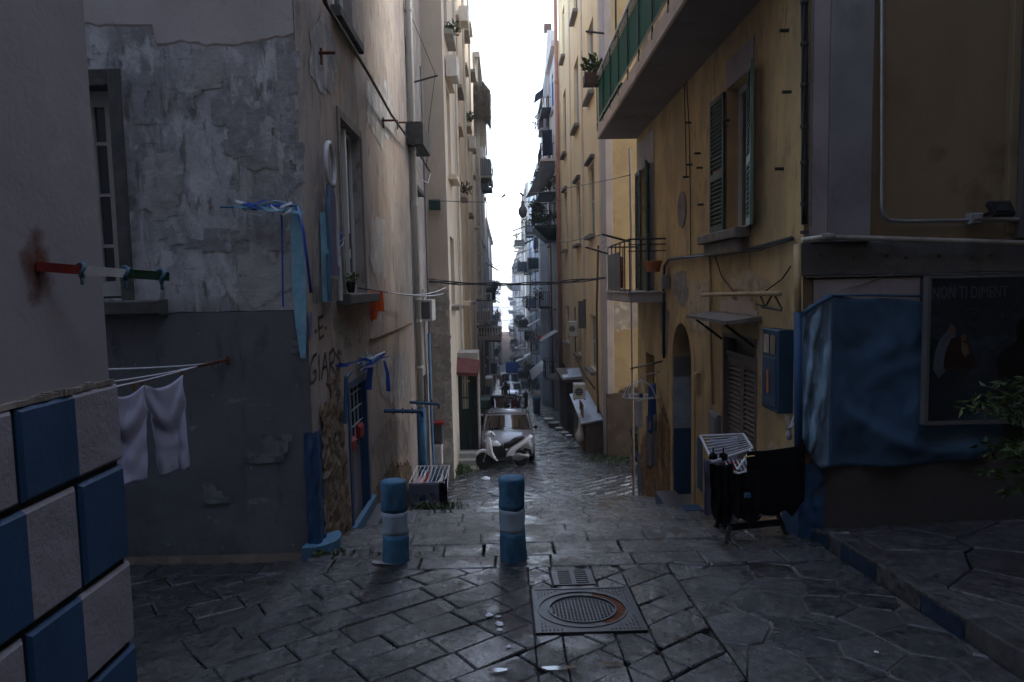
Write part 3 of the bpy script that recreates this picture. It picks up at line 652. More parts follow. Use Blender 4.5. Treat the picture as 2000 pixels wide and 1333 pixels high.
def patch(b, fr, poly, name, m, amp=.02, base=.006, step=.06, seed=0, rough_edge=.05):
    """irregular skin on a wall: poly in (u, z); its own relief"""
    us = [p[0] for p in poly]; zs = [p[1] for p in poly]; u0, u1, z0, z1 = min(us), max(us), min(zs), max(zs)
    def ins(u, z):
        c = False
        for i in range(len(poly)):
            a, q = poly[i], poly[i-1]
            if (a[1] > z) != (q[1] > z) and u < (q[0]-a[0])*(z-a[1])/(q[1]-a[1])+a[0]: c = not c
        return c
    mb = MB(); nu, nz = max(2, int((u1-u0)/step)), max(2, int((z1-z0)/step)); idx = {}
    def vtx(i, j):
        if (i, j) not in idx:
            u, z = u0+(u1-u0)*i/nu, z0+(z1-z0)*j/nz
            ju = noise.noise(Vector((u*9, z*9, seed)))*step*.8; jz = noise.noise(Vector((u*9, z*9, seed+9)))*step*.8
            d = base + amp*(.5+.5*noise.noise(Vector((u*7, z*7, seed+3)))) + amp*.6*noise.noise(Vector((u*19, z*19, seed+4)))
            mb.v.append(fr(u+ju, z+jz, max(.003, d))); idx[(i, j)] = len(mb.v)-1
        return idx[(i, j)]
    for i in range(nu):
        for j in range(nz):
            u, z = u0+(u1-u0)*(i+.5)/nu, z0+(z1-z0)*(j+.5)/nz
            if ins(u+noise.noise(Vector((u*3, z*3, seed)))*rough_edge*2, z+noise.noise(Vector((z*3, u*3, seed+1)))*rough_edge*2):
                mb.f.append([vtx(i, j), vtx(i+1, j), vtx(i+1, j+1), vtx(i, j+1)]); mb.m.append(0)
    return build(mb, name, m, b)
def strokes(b, fr, lines, m, wd=.03, name='graffiti', n=.006):
    mb = MB()
    for ln in lines:
        for i in range(len(ln)-1):
            (a, c), (d, e) = ln[i], ln[i+1]; du, dz = d-a, e-c; l = math.hypot(du, dz) or 1; px_, pz = -dz/l*wd/2, du/l*wd/2; eu, ez = du/l*wd*.3, dz/l*wd*.3
            mb.quad(fr(a-eu+px_, c-ez+pz, n), fr(a-eu-px_, c-ez-pz, n), fr(d+eu-px_, e+ez-pz, n), fr(d+eu+px_, e+ez+pz, n))
    return build(mb, name, m, b)
def wire(name, pts, r, m, label, cat='cable', group=None, n=5):
    mb = MB(); mb.tube(pts, r, n); o = build(mb, name, m, None, True, loc=pts[0]); return tag(o, label, cat, group)
def sag(a, b, s, n=12):
    a, b = Vector(a), Vector(b); return [a.lerp(b, k/n) - Vector((0, 0, 4*s*(k/n)*(1-k/n))) for k in range(n+1)]
XL, XR = -1.96, 3.0
fL, fR = wallL(XL), wallR(XR)
# ================================================================== near left building with the blue and white blocks
XN = -2.2; YN = LX(213, 740, XN)[0]; fN = wallL(XN)
LN = building('corner_building', "pale lilac plastered building in the left foreground with blue and white blocks below", (XN, YN, G(YN)))
zc = LX(205, 752, XN)[1]
mb = MB(); body(mb, -14, XN, -9, YN, -1, 13.5); build(mb, 'wall', 'lilac_plaster', LN)
# broken ledge over the blocks
rows = [(zc, LX(225, 908, XN)[1]), (None, LX(240, 1096, XN)[1]), (None, LX(245, 1262, XN)[1]), (None, LX(250, 1440, XN)[1])]
bounds = [zc] + [r[1] for r in rows]
mb = MB(); mb.wbox(fN, -9, YN, -1, zc-.01, 0, .012); build(mb, 'joint_bed', 'joint_dark', LN)
def yo(px, py): return LX(px, py, XN+.06)[0]
def block(ya, yb, z0, z1, segs):
    """segs: list of (y, colour index) from ya on"""
    mb = MB(); fr = wallL(XN); b = .018; n1 = .040
    wrap = yb > YN-.01; ye = yb
    def jn(u, z): return noise.noise(Vector((u*5, z*5, 1)))*.006
    mb.bbox(fr, ya, segs[0][0], z0, z1, 0, n1, b if len(segs) == 1 else .012, segs[0][1]) if len(segs) == 1 else None
    if len(segs) > 1:
        y0 = ya
        for k, (y1, c) in enumerate(segs):
            l, r = (b if k == 0 else 0), (b if k == len(segs)-1 else 0)
            A = [fr(y0, z0, 0), fr(y1, z0, 0), fr(y1, z1, 0), fr(y0, z1, 0)]
            B = [fr(y0, z0, n1-b), fr(y1, z0, n1-b), fr(y1, z1, n1-b), fr(y0, z1, n1-b)]
            C = [fr(y0+l, z0+b, n1+jn(y0, z0)), fr(y1-r, z0+b, n1+jn(y1, z0)), fr(y1-r, z1-b, n1+jn(y1, z1)), fr(y0+l, z1-b, n1+jn(y0, z1))]
            vs = A+B+C; fs = [(8,9,10,11)]
            for q in range(2):
                for e in range(4):
                    if e == 1 and k < len(segs)-1: continue
                    if e == 3 and k > 0: continue
                    fs.append((4*q+e, 4*q+(e+1)%4, 4*q+4+(e+1)%4, 4*q+4+e))
            mb.add(vs, fs, c); y0 = y1
    return build(mb, 'stone_block', ['blue_paint', 'white_block'], LN)
J = .028
def courses():
    z = bounds
    # course 1
    a = yo(44, 860); b = yo(158, 830)
    block(a+J*.5, YN+.025, z[1]+J, z[0]-.004, [(b, 0), (YN+.025, 1)])
    block(a-.66, a-J*.5, z[1]+J, z[0]-.004, [(a-.36, 0), (a-J*.5, 1)])
    block(a-1.34, a-.68, z[1]+J, z[0]-.004, [(a-1.04, 0), (a-.68, 1)])
    a = yo(167, 1020); b = yo(64, 1060)
    block(a+J*.5, YN+.025, z[2]+J, z[1]-.004, [(YN+.025, 0)])
    block(b-.42, a-J*.5, z[2]+J, z[1]-.004, [(b, 0), (a-J*.5, 1)])
    block(b-1.2, b-.45, z[2]+J, z[1]-.004, [(b-.8, 0), (b-.45, 1)])
    a = yo(63, 1250); b = yo(170, 1190)
    block(a+J*.5, YN+.025, z[3]+J, z[2]-.004, [(b, 0), (YN+.025, 1)])
    block(a-.66, a-J*.5, z[3]+J, z[2]-.004, [(a-.36, 0), (a-J*.5, 1)])
    a = yo(187, 1310)
    block(a+J*.5, YN+.025, z[4]+J, z[3]-.004, [(YN+.025, 0)])
    block(a-.8, a-J*.5, z[4]+J, z[3]-.004, [(a-.22, 0), (a-J*.5, 1)])
    block(a-1.6, a-.83, z[4]+J, z[3]-.004, [(a-1.2, 0), (a-.83, 1)])
    block(a-1.3, YN+.025, 0.0, z[4]-.004, [(a-.4, 0), (YN+.025, 1)])
courses()
mb = MB(); n = 90                                                   # ragged plaster edge over the blocks
for k in range(n):
    ya, yb = YN-2.2+k*2.2/n, YN-2.2+(k+1)*2.2/n
    h0 = .004+.03*abs(noise.noise(Vector((k*.23, 0, 0)))); mb.wbox(fN, ya, yb, zc+.001, zc+.02+h0, 0, .030+.03*noise.noise(Vector((k*.31, 3, 0))))
build(mb, 'broken_ledge', 'old_render', LN)
# the blocks' return round the corner, seen only from elsewhere
for i in range(4):
    m1 = MB(); m1.box((XN-.75 if i % 2 else XN-.4, YN, bounds[i+1]+J), (XN-.002, YN+.025, bounds[i]-.004)); build(m1, 'stone_block', ['white_block' if i % 2 == 0 else 'blue_paint'], LN)
# ================================================================== left building 1 (frontal wall + alley wall)
YB = 6.8; XB0, YE = XL, 17.5; ZT = 15.5
f1 = wallF(YB)
B1 = building('mottled_building', "old left building, mottled grey front over dark slate paint, pinkish side wall", (XL, YB, G(YB)))
wx0, wz1 = FY(176, 140, YB); wx1, _ = FY(241, 300, YB); _, wz0 = FY(225, 583, YB)
wx0 = -4.5
zp = FY(400, 611, YB)[1]; zu = FY(400, 85, YB)[1]
mb = MB(); wall_faces(mb, f1, -13, XL, -1.5, ZT, [(wx0, wx1, wz0, wz1, .22)], mi=0); build(mb, 'front_wall', 'mottled_plaster', B1)
# paler render above a ragged line
mb = MB(); n = 90
for k in range(n):
    xa, xb = -5+k*3.03/n, -5+(k+1)*3.03/n
    def edge(x): return zu + .22*noise.noise(Vector((x*1.3, 1, 0))) + .05*noise.noise(Vector((x*8, 2, 0))) + (.18 if x < -3.3 else 0)
    mb.add([f1(xa, edge(xa), .0), f1(xb, edge(xb), .0), f1(xb, edge(xb)+.02, .008), f1(xa, edge(xa)+.02, .008), f1(xb, ZT-.1, .008), f1(xa, ZT-.1, .008)], [(0,1,2,3), (3,2,4,5)])
build(mb, 'upper_render', 'pale_upper_plaster', B1)
mb = MB(); mb.grid(lambda a, c: f1(-9+a*(9+XL-.001), -.6+c*(zp+.6), .007+.008*noise.noise(Vector((a*12, c*5, 4)))), 60, 20); [mb.quad(f1(-9+k*.1, zp, 0), f1(-8.9+k*.1, zp, 0), f1(-8.9+k*.1, zp+.004+.02*abs(noise.noise(Vector((k*.37+.37, 0, 0)))), .009), f1(-9+k*.1, zp+.004+.02*abs(noise.noise(Vector((k*.37, 0, 0)))), .009)) for k in range(70)]; build(mb, 'painted_band', 'slate_paint', B1, True)
wn = window(B1, f1, wx0+.02, wx1-.10, wz0+.02, wz1-.14, 'window_cream', dep=.17, mull=1, bar=3, fw_=.15)
mb = MB(); mb.bbox(f1, wx1-.10, wx1+.02, wz0-.02, wz1+.02, -.10, .03, .01); mb.bbox(f1, wx0, wx1-.1, wz1-.14, wz1+.02, -.16, .02, .01); build(mb, 'stone_surround', 'dark_stone', B1)
sx = FY(328, 590, YB)[0]; mb = MB(); mb.bbox(f1, wx0-.2, sx, wz0-.17, wz0-.02, -.05, .17, .02); build(mb, 'sill', 'dark_stone', B1)
# alley wall
o1 = (LX(668, 400, XL)[0], LX(707, 400, XL)[0], LX(684, 572, XL)[1], LX(668, 236, XL)[1])
o2 = (LX(683, 900, XL)[0], LX(720, 880, XL)[0], LX(700, 1032, XL)[1], LX(690, 742, XL)[1])
o3 = (15.0, 15.9, LX(815, 570, XL)[1], LX(812, 392, XL)[1]); o4 = (12.5, 13.4, 6.6, 8.4); o5 = (14.7, 15.6, 6.1, 7.9); o6 = (8.4, 9.5, 5.95, 8.0)
o7 = (15.1, 16.5, G(15.8)+.25, .55)
o8 = (15.6, 16.5, LX(822, 590, XL)[1]-1.2, LX(822, 590, XL)[1]-.1)
mb = MB(); wall_faces(mb, fL, YB, YE, -3.4, ZT, [o1, o2, o3, o5, o6, o7], dep=.2)
build(mb, 'alley_wall', 'pink_plaster', B1)
mb = MB(); body(mb, -13, XL, YB, YE, -3.4, ZT, '+x -y'); build(mb, 'back_walls', 'pink_plaster', B1)
w1 = window(B1, fL, *o1, fm='window_white', dep=.12, mull=0, bar=0, fw_=.05, lab='tall window with an open white casement')
# open casement leaf, standing inward of the wall plane by a small angle
m1 = MB(); hx = o1[1]-.06; L_ = .52
def cs(u, z, n): return Vector((XL-.10+.75*u*math.sin(R(35))*0+n, o1[0]+.05+u, z))
build(MB().wbox(fL, o1[0]+.42, o1[0]+.50, o1[2]+.05, o1[3]-.05, -.12, -.03), 'casement', 'window_white', B1)
mb = MB(); mb.wbox(fL, o1[0]+.455, o1[0]+.475, (o1[2]+o1[3])/2-.5, (o1[2]+o1[3])/2-.3, -.03, -.015); mb.wbox(fL, o1[0]+.455, o1[0]+.475, (o1[2]+o1[3])/2-.8, (o1[2]+o1[3])/2-.62, -.03, -.015); build(mb, 'handle', 'black_plastic', B1)
mb = MB(); mb.wbox(fL, o1[0]-.12, o1[0], o1[2]-.0, o1[3]+.10, 0, .02); mb.wbox(fL, o1[0], o1[1]+.08, o1[3], o1[3]+.10, 0, .02); mb.wbox(fL, o1[1], o1[1]+.08, o1[2], o1[3], 0, .02); build(mb, 'stone_surround', 'stone_sill', B1)
s0 = LX(657, 590, XL)[0]; mb = MB(); mb.bbox(fL, s0, LX(720, 580, XL)[0], o1[2]-.14, o1[2]-.01, -.05, .17, .015); build(mb, 'sill', 'dark_stone', B1)
for o in (o5, o6): window(B1, fL, *o, fm='window_white', dep=.12, sill='dark_stone')
window(B1, fL, *o3, fm='window_cream', dep=.12, sill='stone_sill', hood='dark_stone')
window(B1, fL, *o7, fm='door_grey', dep=.14, bar=1)
mb = MB(); mb.wbox(fL, 14.4, 15.8, 5.6, 6.05, 0, .35); build(mb, 'window_box', 'dark_stone', B1)
# small ledge running on the wall
zA = LX(722, 664, XL)[1]; mb = MB(); mb.bbox(fL, LX(722, 664, XL)[0], 14.2, zA-.02, zA+.02, 0, .03, .008); build(mb, 'ledge', 'rubble', B1)
# door 1
mb = MB(); ua, ub, za, zb = o2
mb.wbox(fL, ua, ua+.09, za, zb, -.2, .015); mb.wbox(fL, ub-.09, ub, za, zb, -.2, .015); mb.wbox(fL, ua+.09, ub-.09, zb-.09, zb, -.2, .015); df = build(mb, 'door_frame', 'blue_paint', B1)
zm = LX(700, 878, XL)[1]
mb = MB(); mb.bbox(fL, ua+.09, (ua+ub)/2-.02, za+.02, zm, -.16, -.10, .012); d = build(mb, 'door', 'door_blue', B1); mb = MB(); mb.bbox(fL, (ua+ub)/2, ub-.09, za+.02, zm, -.16, -.09, .012); build(mb, 'panel', 'door_grey', d)
mb = MB(); mb.quad(fL(ua+.09, zm, -.17), fL(ub-.09, zm, -.17), fL(ub-.09, zb-.09, -.17), fL(ua+.09, zb-.09, -.17)); g = build(mb, 'door_window', 'window_glass', B1)
for k in range(5):
    u = ua+.16+k*(ub-ua-.32)/4; mb = MB(); mb.tube([fL(u, zm, -.05), fL(u, zb-.1, -.05)], .012, 6); build(mb, 'bar', 'white_paint' if k < 4 else 'door_blue', g)
for k in range(4):
    z = zm+.1+k*(zb-zm-.3)/3; mb = MB(); mb.tube([fL(ua+.1, z, -.05), fL(ub-.1, z, -.05)], .010, 6); build(mb, 'bar', 'white_paint', g)
for (p_, q_, r_, s_) in ((.16, .42, .02, .20), (.66, .94, .08, .28)): mb = MB(); mb.bbox(fL, ua+p_, ua+q_, zm+r_, zm+s_, -.1, .0, .03); build(mb, 'flower_box', 'red_plastic', B1)
# exposed rubble
def pl(lst, X=XL): return [LX(a, b, X) for a, b in lst]
patch(B1, fL, pl([(622,800),(640,770),(662,780),(668,860),(672,920),(680,1000),(682,1075),(640,1090),(628,1060),(626,900)]), 'exposed_rubble', 'rubble', amp=.05, step=.055, seed=2)
patch(B1, fL, pl([(726,985),(731,955),(755,915),(772,905),(800,905),(803,945),(803,985),(770,1015),(740,1040),(726,1040)]), 'exposed_rubble', 'rubble', amp=.05, step=.055, seed=5)
patch(B1, fL, pl([(636,750),(650,735),(662,720),(664,780),(648,790)]), 'exposed_rubble', 'rubble', amp=.02, step=.05, seed=8)
for k, (poly, m, X_) in enumerate(((((640,905),(655,880),(668,840),(672,790),(660,760),(648,790),(640,840)), 'old_render', 1), (((724,880),(735,850),(760,820),(790,830),(800,880),(770,902),(740,915)), 'old_render', 1), (((600,60),(640,40),(660,120),(640,190),(605,160)), 'grey_render', 1),
    (((715,150),(760,170),(780,260),(745,290),(715,240)), 'grey_render', 1), (((725,420),(750,430),(755,520),(735,545),(722,500)), 'pale_flake', 1), (((650,620),(700,615),(715,655),(680,680),(655,665)), 'old_render', 1), (((735,700),(790,690),(795,770),(760,790),(738,760)), 'grey_render', 1))):
    patch(B1, fL, pl(poly), 'plaster_patch', m, amp=.005, base=.004, step=.035, seed=20+k, rough_edge=.10)
for k, (poly, m) in enumerate(((((300,455),(400,445),(520,452),(585,448),(585,480),(500,490),(380,478),(310,485)), 'grey_render'), (((270,330),(330,300),(360,360),(340,430),(280,420)), 'pale_flake'), (((420,200),(500,190),(540,260),(520,330),(450,320),(415,270)), 'grey_render'), (((360,110),(430,100),(440,180),(390,240),(350,190)), 'pale_flake'), (((540,110),(585,100),(585,380),(560,370),(548,260)), 'grey_render'), (((470,500),(560,495),(575,590),(500,600),(460,560)), 'pale_flake'), (((250,150),(300,140),(290,260),(255,250)), 'grey_render'))):
    patch(B1, f1, [FY(a_, b_, YB) for a_, b_ in poly], 'plaster_patch', m, amp=.005, base=.004, step=.035, seed=40+k, rough_edge=.14)
for k, poly in enumerate((((470,860),(560,850),(570,900),(500,905)), ((370,950),(450,940),(455,975),(390,985)), ((590,700),(600,640),(560,650),(555,720)))): patch(B1, f1, [FY(a_, b_, YB-.02) for a_, b_ in poly], 'scuffed_paint', 'slate_scuff', amp=.003, base=.018, step=.03, seed=60+k, rough_edge=.16)
# blue strip at the corner and curved kerb
c0 = LX(623, 930, XL)[0]; zs = [LX(612, 842, XL)[1], LX(612, 1058, XL)[1]-.2]; xq_ = FY(599, 950, YB)[0]
def pc(a, c):
    w_ = .02*noise.noise(Vector((a*4, c*9, 2))); z = zs[1]+(zs[0]-zs[1])*c + (.05*noise.noise(Vector((a*6, 0, 1))) if c > .97 else 0)
    if a < .4: return Vector((xq_+(XL+.01-xq_)*a/.4, YB-.035-w_, z))
    if a < .6: k = (a-.4)/.2*math.pi/2; return Vector((XL+.01+.03*math.sin(k)+w_, YB-.005-.03*math.cos(k), z))
    return Vector((XL+.04+w_, YB+(c0-YB)*(a-.6)/.4, z))
mb = MB(); mb.grid(pc, 20, 40); build(mb, 'painted_corner', 'blue_paint', B1, True)
mb = MB(); zk = G(YB); pts = []
for k in range(9):
    a = R(-95+k*17); pts.append((XL-.10+.30*math.cos(a), YB+.16+.30*math.sin(a)))
for i in range(8):
    (xa, ya), (xb, yb) = pts[i], pts[i+1]; ia, ja = XL-.10+.15*math.cos(R(-95+i*17)), YB+.16+.15*math.sin(R(-95+i*17)); ib, jb = XL-.10+.15*math.cos(R(-78+i*17)), YB+.16+.15*math.sin(R(-78+i*17))
    z0, z1 = zk-.25, zk+.14+.01*noise.noise(Vector((i, 0, 0)))
    mb.hexa([(ia,ja,z0),(xa,ya,z0),(xb,yb,z0),(ib,jb,z0),(ia,ja,z1),(xa,ya,z1),(xb,yb,z1),(ib,jb,z1)])
build(mb, 'corner_kerb', 'light_blue_paint', B1)
mb = MB(); mb.grid(lambda a, c: Vector((-7+a*5.1, YB-.03-.10*c*(1+.5*noise.noise(Vector((a*30, c, 0)))), zk+.05*(1-c)+.012*noise.noise(Vector((a*60, c*3, 1))))), 90, 2); build(mb, 'crumbling_foot', 'dark_base', B1)
# doorstep
st = thing('stone_steps', "two grey stone steps under the blue door on the left", 'steps', (XL+.3, 9, G(9)))
def wstep(name, m, fr, ua, ub, zt_, n1, zb_=-3, par=None):
    mb = MB(); mb.bbox(fr, ua, ub, zb_, zt_-.0, -.02, n1, .012); return build(mb, name, m, par)
zs1 = o2[2]; wstep('upper_step', 'step_stone', fL, o2[0]-.15, o2[1]+.25, zs1-.02, .22, G(11)-.3, st); wstep('lower_step', 'step_stone', fL, o2[0]-.35, o2[1]+.45, zs1-.22, .58, G(11)-.3, st)
mb = MB(); mb.bbox(fL, o2[0]-.05, o2[1]+.18, zs1-.02, zs1+.14, 0, .06, .01); build(mb, 'painted_sill', 'light_blue_paint', st)
mb = MB(); mb.bbox(fL, o2[0]-.32, o2[1]+.42, zs1-.25, zs1-.215, .57, .60, .006); build(mb, 'worn_edge', 'white_block', st)
# graffiti
def lt(px, py): return LX(px, py, XL)
def gl(pts): return [lt(a, b) for a, b in pts]
strokes(B1, fL, [gl([(620,622),(630,618)]), gl([(621,622),(623,662)]), gl([(622,642),(630,638)]), gl([(623,662),(631,656)]), gl([(614,648),(617,647)]), gl([(634,642),(637,640)])], 'graffiti_paint', .035)
strokes(B1, fL, [gl([(617,692),(611,697),(606,712),(604,735),(606,750),(612,746),(616,738),(616,724),(611,727)]), gl([(622,695),(623,742)]), gl([(627,740),(631,712),(634,690),(637,712),(640,736)]), gl([(629,720),(637,716)]),
                 gl([(643,735),(643,690),(650,682),(654,692),(651,706),(644,712),(655,730)])], 'graffiti_paint', .035)
strokes(B1, fL, [gl([(666,690),(660,686),(657,695),(664,705),(664,715),(657,722)])], 'graffiti_faint', .05)
strokes(B1, fL, [gl([(611,560),(612,590)]), gl([(616,562),(617,592)]), gl([(622,560),(623,590)])], 'graffiti_faint', .04)
# small iron bits
for (px, py, l) in ((622, 104, .18), (745, 236, .22), (773, 240, .18)):
    a = LX(px, py, XL); mb = MB(); mb.tube([fL(a[0], a[1], 0), fL(a[0], a[1], l)], .018, 6); mb.tube([fL(a[0], a[1]-.12, .03), fL(a[0], a[1]+.05, .03)], .015, 6); build(mb, 'iron_hook', 'rust', B1)
# ------------------------------------------------------------------ things on / by the left wall
dy, dz_ = LX(805, 200, XL)[0], None
yp = LX(805, 500, XL)[0]
t = thing('downpipe', 'cream drainpipe on the left wall ending in a thick blue painted length near the ground', 'drainpipe', (XL+.1, yp, G(yp)))
zb_ = LX(808, 806, XL)[1]
mb = MB(); mb.tube([fL(yp, zb_, .085), fL(yp, ZT, .085)], .072, 12); build(mb, 'pipe', 'cream_pipe', t, True)
for z in (zb_+.9, zb_+1.9, 2.4, 4.4, 6.6, 8.4): mb = MB(); mb.tube([fL(yp, z-.03, .085), fL(yp, z+.03, .085)], .083, 12); build(mb, 'collar', 'cream_pipe', t)
mb = MB(); mb.tube([fL(yp, G(yp)-.1, .09), fL(yp, zb_, .09)], .098, 12); build(mb, 'painted_pipe', 'bright_blue_paint', t, True)
t = thing('wall_pipe', 'thin pale blue pipe running down beside the drainpipe at the end of the left building', 'pipe', (XL+.1, 16.9, G(16.9)))
mb = MB(); mb.tube([fL(16.95, 1.5, .06), fL(16.95, -.5, .06), fL(16.9, G(16.9)+.5, .09), fL(16.7, G(16.9), .1)], .035, 8); build(mb, 'pipe', 'light_blue_paint', t, True)
mb = MB(); mb.tube([fL(16.2, 2.6, .05), fL(16.2, .9, .05), fL(16.35, .75, .05), fL(16.35, G(16.3), .05)], .028, 8); build(mb, 'pipe', 'lilac_grey_pilaster', t, True)
wire('wall_pipe', [fL(17.1, 8, .05), fL(17.15, 4.4, .05), fL(17.2, -3, .05)], .03, 'grey_pilaster', 'thin grey pipe climbing the far edge of the left building', 'pipe')
# blue rods
for (pa, pb, r, lb) in (((750, 803), (824, 804), .033, "thick blue rod sticking out of the left wall in front of the blue pipe"), ((800, 786), (857, 790), .03, 'blue rod sticking out of the left wall beyond the drainpipe, hooked at its tip')):
    a = LX(*pa, XL); x, z = FY(*pb, a[0]); t = thing('clothes_rod', lb, 'clothes rod', (XL, a[0], a[1]))
    mb = MB(); mb.tube([(XL, a[0], a[1]), (x, a[0], z)], r, 8); mb.tube([(x, a[0], z), (x, a[0], z-.09)], r*.8, 8); build(mb, 'rod', 'blue_paint', t)
    for k in range(3): q = XL+.15+k*.15; mb = MB(); mb.tube([(q, a[0], a[1]-.06), (q, a[0], a[1]+.045)], .012, 6); build(mb, 'clip', 'blue_paint', t)
# air conditioner
def aircon(fr, u0, u1, z0, z1, dep, label, m='ac_white', grp='air conditioners on the walls', side='fan'):
    c = fr((u0+u1)/2, z0, 0); t = thing('air_conditioner', label, 'air conditioner', c, grp)
    mb = MB(); mb.bbox(fr, u0, u1, z0, z1, .03, dep, .02); build(mb, 'housing', m, t)
    mb = MB(); r = min(u1-u0, z1-z0)*.38; uc, zc_ = u0+(u1-u0)*.42, (z0+z1)/2
    vs = [fr(uc+r*math.cos(2*math.pi*k/20), zc_+r*math.sin(2*math.pi*k/20), dep+.003) for k in range(20)]; mb.poly(vs); build(mb, 'fan', 'black_plastic', t)
    for k in range(5): q = zc_-r*.8+k*r*.4; mb = MB(); mb.wbox(fr, uc-r, uc+r, q-.006, q+.006, dep+.004, dep+.012); build(mb, 'grille_bar', m, t)
    mb = MB(); mb.wbox(fr, u0, u0+.03, z0-.04, z0, 0, dep); mb.wbox(fr, u1-.03, u1, z0-.04, z0, 0, dep); build(mb, 'bracket', 'iron', t)
    return t
a0 = LX(812, 620, XL); f_ = wallF(15.9)
x0, z0 = FY(812, 628, 15.9); x1, z1 = FY(843, 586, 15.9)
t = thing('air_conditioner', 'dark screened air conditioner box hung on the left wall under the wires', 'air conditioner', (x0, 16.2, z0), 'air conditioners on the walls')
mb = MB(); mb.box((XL, 15.92, z0), (x1, 16.7, z1)); build(mb, 'housing', 'ac_white', t)
mb = MB(); mb.box((x0+.06, 15.905, z0+.05), (x1-.05, 15.918, z1-.05)); build(mb, 'grille', 'grey_sheet', t)
# potted plant on the sill
def leafy(mb, c, r, n, ll, seed, squash=1.0, up_=.4, mats=1):
    rr = random.Random(seed); c = Vector(c)
    for _ in range(n):
        d = Vector((rr.gauss(0, 1), rr.gauss(0, 1), rr.gauss(0, 1)*squash)); d.normalize(); p = c+d*r*(rr.random()**.45); p.z = c.z + (p.z-c.z)*squash
        a = Vector((rr.gauss(0, 1), rr.gauss(0, 1), rr.gauss(0, 1)+up_)).normalized(); s = a.cross(Vector((rr.gauss(0,1), rr.gauss(0,1), rr.gauss(0,1)))).normalized(); l = ll*(.6+.8*rr.random())
        nrm = a.cross(s)*l*.12
        mb.add([p, p+a*l*.5+s*l*.2+nrm, p+a*l, p+a*l*.5-s*l*.2+nrm], [(0,1,2), (0,2,3)], rr.randrange(mats))
def potplant(loc, r, h, label, grp=None, leaf=.07, n=90, rad=.16, potm='black_plastic', cat='potted plant'):
    t = thing('potted_plant', label, cat, loc, grp); x, y, z = loc
    mb = MB(); mb.lathe(loc, [(r*.7, 0), (r, h*.9), (r*1.12, h*.9), (r*1.12, h), (r*.9, h)], 14); build(mb, 'pot', potm, t)
    mb = MB(); leafy(mb, (x, y, z+h+rad*.5), rad, n, leaf, int(x*100+y*10), .8, .6, 2); build(mb, 'foliage', ['leaf_green', 'leaf_pale'], t); return t
a = LX(673, 568, XL); potplant((XL+.07, a[0]+.05, o1[2]), .06, .13, 'small black pot with a green plant on the left window sill', n=110, rad=.10, leaf=.05)
# rod, orange cloth, white lines
a = LX(682, 568, XL); b = P3(757, 571, 11.0); b.x = XL+.55
rodp = [Vector((XL+.1, a[0]+.1, a[1]+.03)), P3(757, 571, 10.6)]
wire('clothes_rod', rodp, .012, 'iron', 'thin dark rod reaching out from the left window sill', 'clothes rod')
def cloth(name, mtl, tl, tr, drop, label, cat='laundry', group=None, folds=4, amp=.03, nu=18, nv=18, seed=0, flare=0, ragged=.02, normal=None, shape=None, parent=None):
    tl, tr = Vector(tl), Vector(tr); ac = (tr-tl); nn = Vector(normal) if normal else Vector((0, 0, 1)).cross(ac).normalized()
    def fn(u, v):
        dz = drop(u) if callable(drop) else drop
        w_ = 1+flare*v; p = tl.lerp(tr, .5+(u-.5)*w_)
        if shape: p = p + ac*shape(u, v)
        a_ = amp*(.25+v)
        p = p + nn*(a_*math.sin(u*folds*2*math.pi+seed+v*.8)+amp*.8*noise.noise(Vector((u*3, v*3, seed)))) + Vector((0, 0, -dz*v - .02*math.sin(u*math.pi)*(1-v) + ragged*noise.noise(Vector((u*7, seed, 0)))*v))
        return p
    mb = MB(); mb.grid(fn, nu, nv); o = build(mb, name, mtl, parent, True, loc=None if parent else tl)
    sm = o.modifiers.new('thickness', 'SOLIDIFY'); sm.thickness = .006
    if not parent: tag(o, label, cat, group)
    return o
q0 = rodp[0].lerp(rodp[1], .48); q1 = rodp[0].lerp(rodp[1], .88)
p0 = P3(719, 568, 9.9); p1 = P3(747, 568, 10.15)
cloth('hanging_cloth', 'orange_cloth', p0, p1, lambda u: .36+.06*math.sin(u*5), 'orange red cloth hanging from the rod by the left window sill', folds=1.6, amp=.02, ragged=.09)
for (e, s, q) in (((870, 562), .10, 'lower'), ((866, 574), .06, 'upper')): wire('washing_line', sag(rodp[1], P3(*e, 17.0), s), .010, 'white_cloth', q+' white washing line looping from the left sill rod toward the drainpipes', 'washing line', 'white washing lines')
# festoon (luminaria) things at the corner
t = thing('festoon_stick', 'stick wrapped in pale and dark blue ribbons fixed on the mottled wall near its corner', 'decoration', (-2.3, YB-.1, 3))
a, b = P3(430, 405, YB-.08), P3(580, 402, YB-.08); mb = MB(); mb.tube([a, b], .012, 6); build(mb, 'stick', 'light_blue_paint', t)
rr = random.Random(3)
for k in range(9):
    u = .25+.75*rr.random(); c = a.lerp(b, u); pts = [c + Vector((rr.gauss(0,.10), -.02-.05*rr.random(), rr.gauss(-.01,.035))) for _ in range(4)]
    mb = MB(); mb.ribbon(pts, [.02, .03, .03, .012], (0, .35, .9)); build(mb, 'ribbon', ['ribbon_blue', 'ribbon_pale', 'ribbon_white'][k % 3], t)
mb = MB(); c = a.lerp(b, .72); mb.tube([c+Vector((-.14,-.05,0)), c+Vector((-.05,-.06,-.06)), c+Vector((.08,-.06,-.055)), c+Vector((.16,-.04,.01)), c+Vector((.02,-.06,.04)), c+Vector((-.14,-.05,0))], .009, 6); build(mb, 'loop', 'ribbon_pale', t)
mb = MB(); mb.ribbon([P3(550, 415, YB-.06), P3(551, 470, YB-.05), P3(553, 600, YB-.04)], .018, (1, 0, 0)); build(mb, 'ribbon', 'ribbon_blue', t)
t = thing('ribbon_streamer', "pale blue streamer tapering down the left building's corner beside a curving dark blue ribbon", 'decoration', (XL, YB, 2))
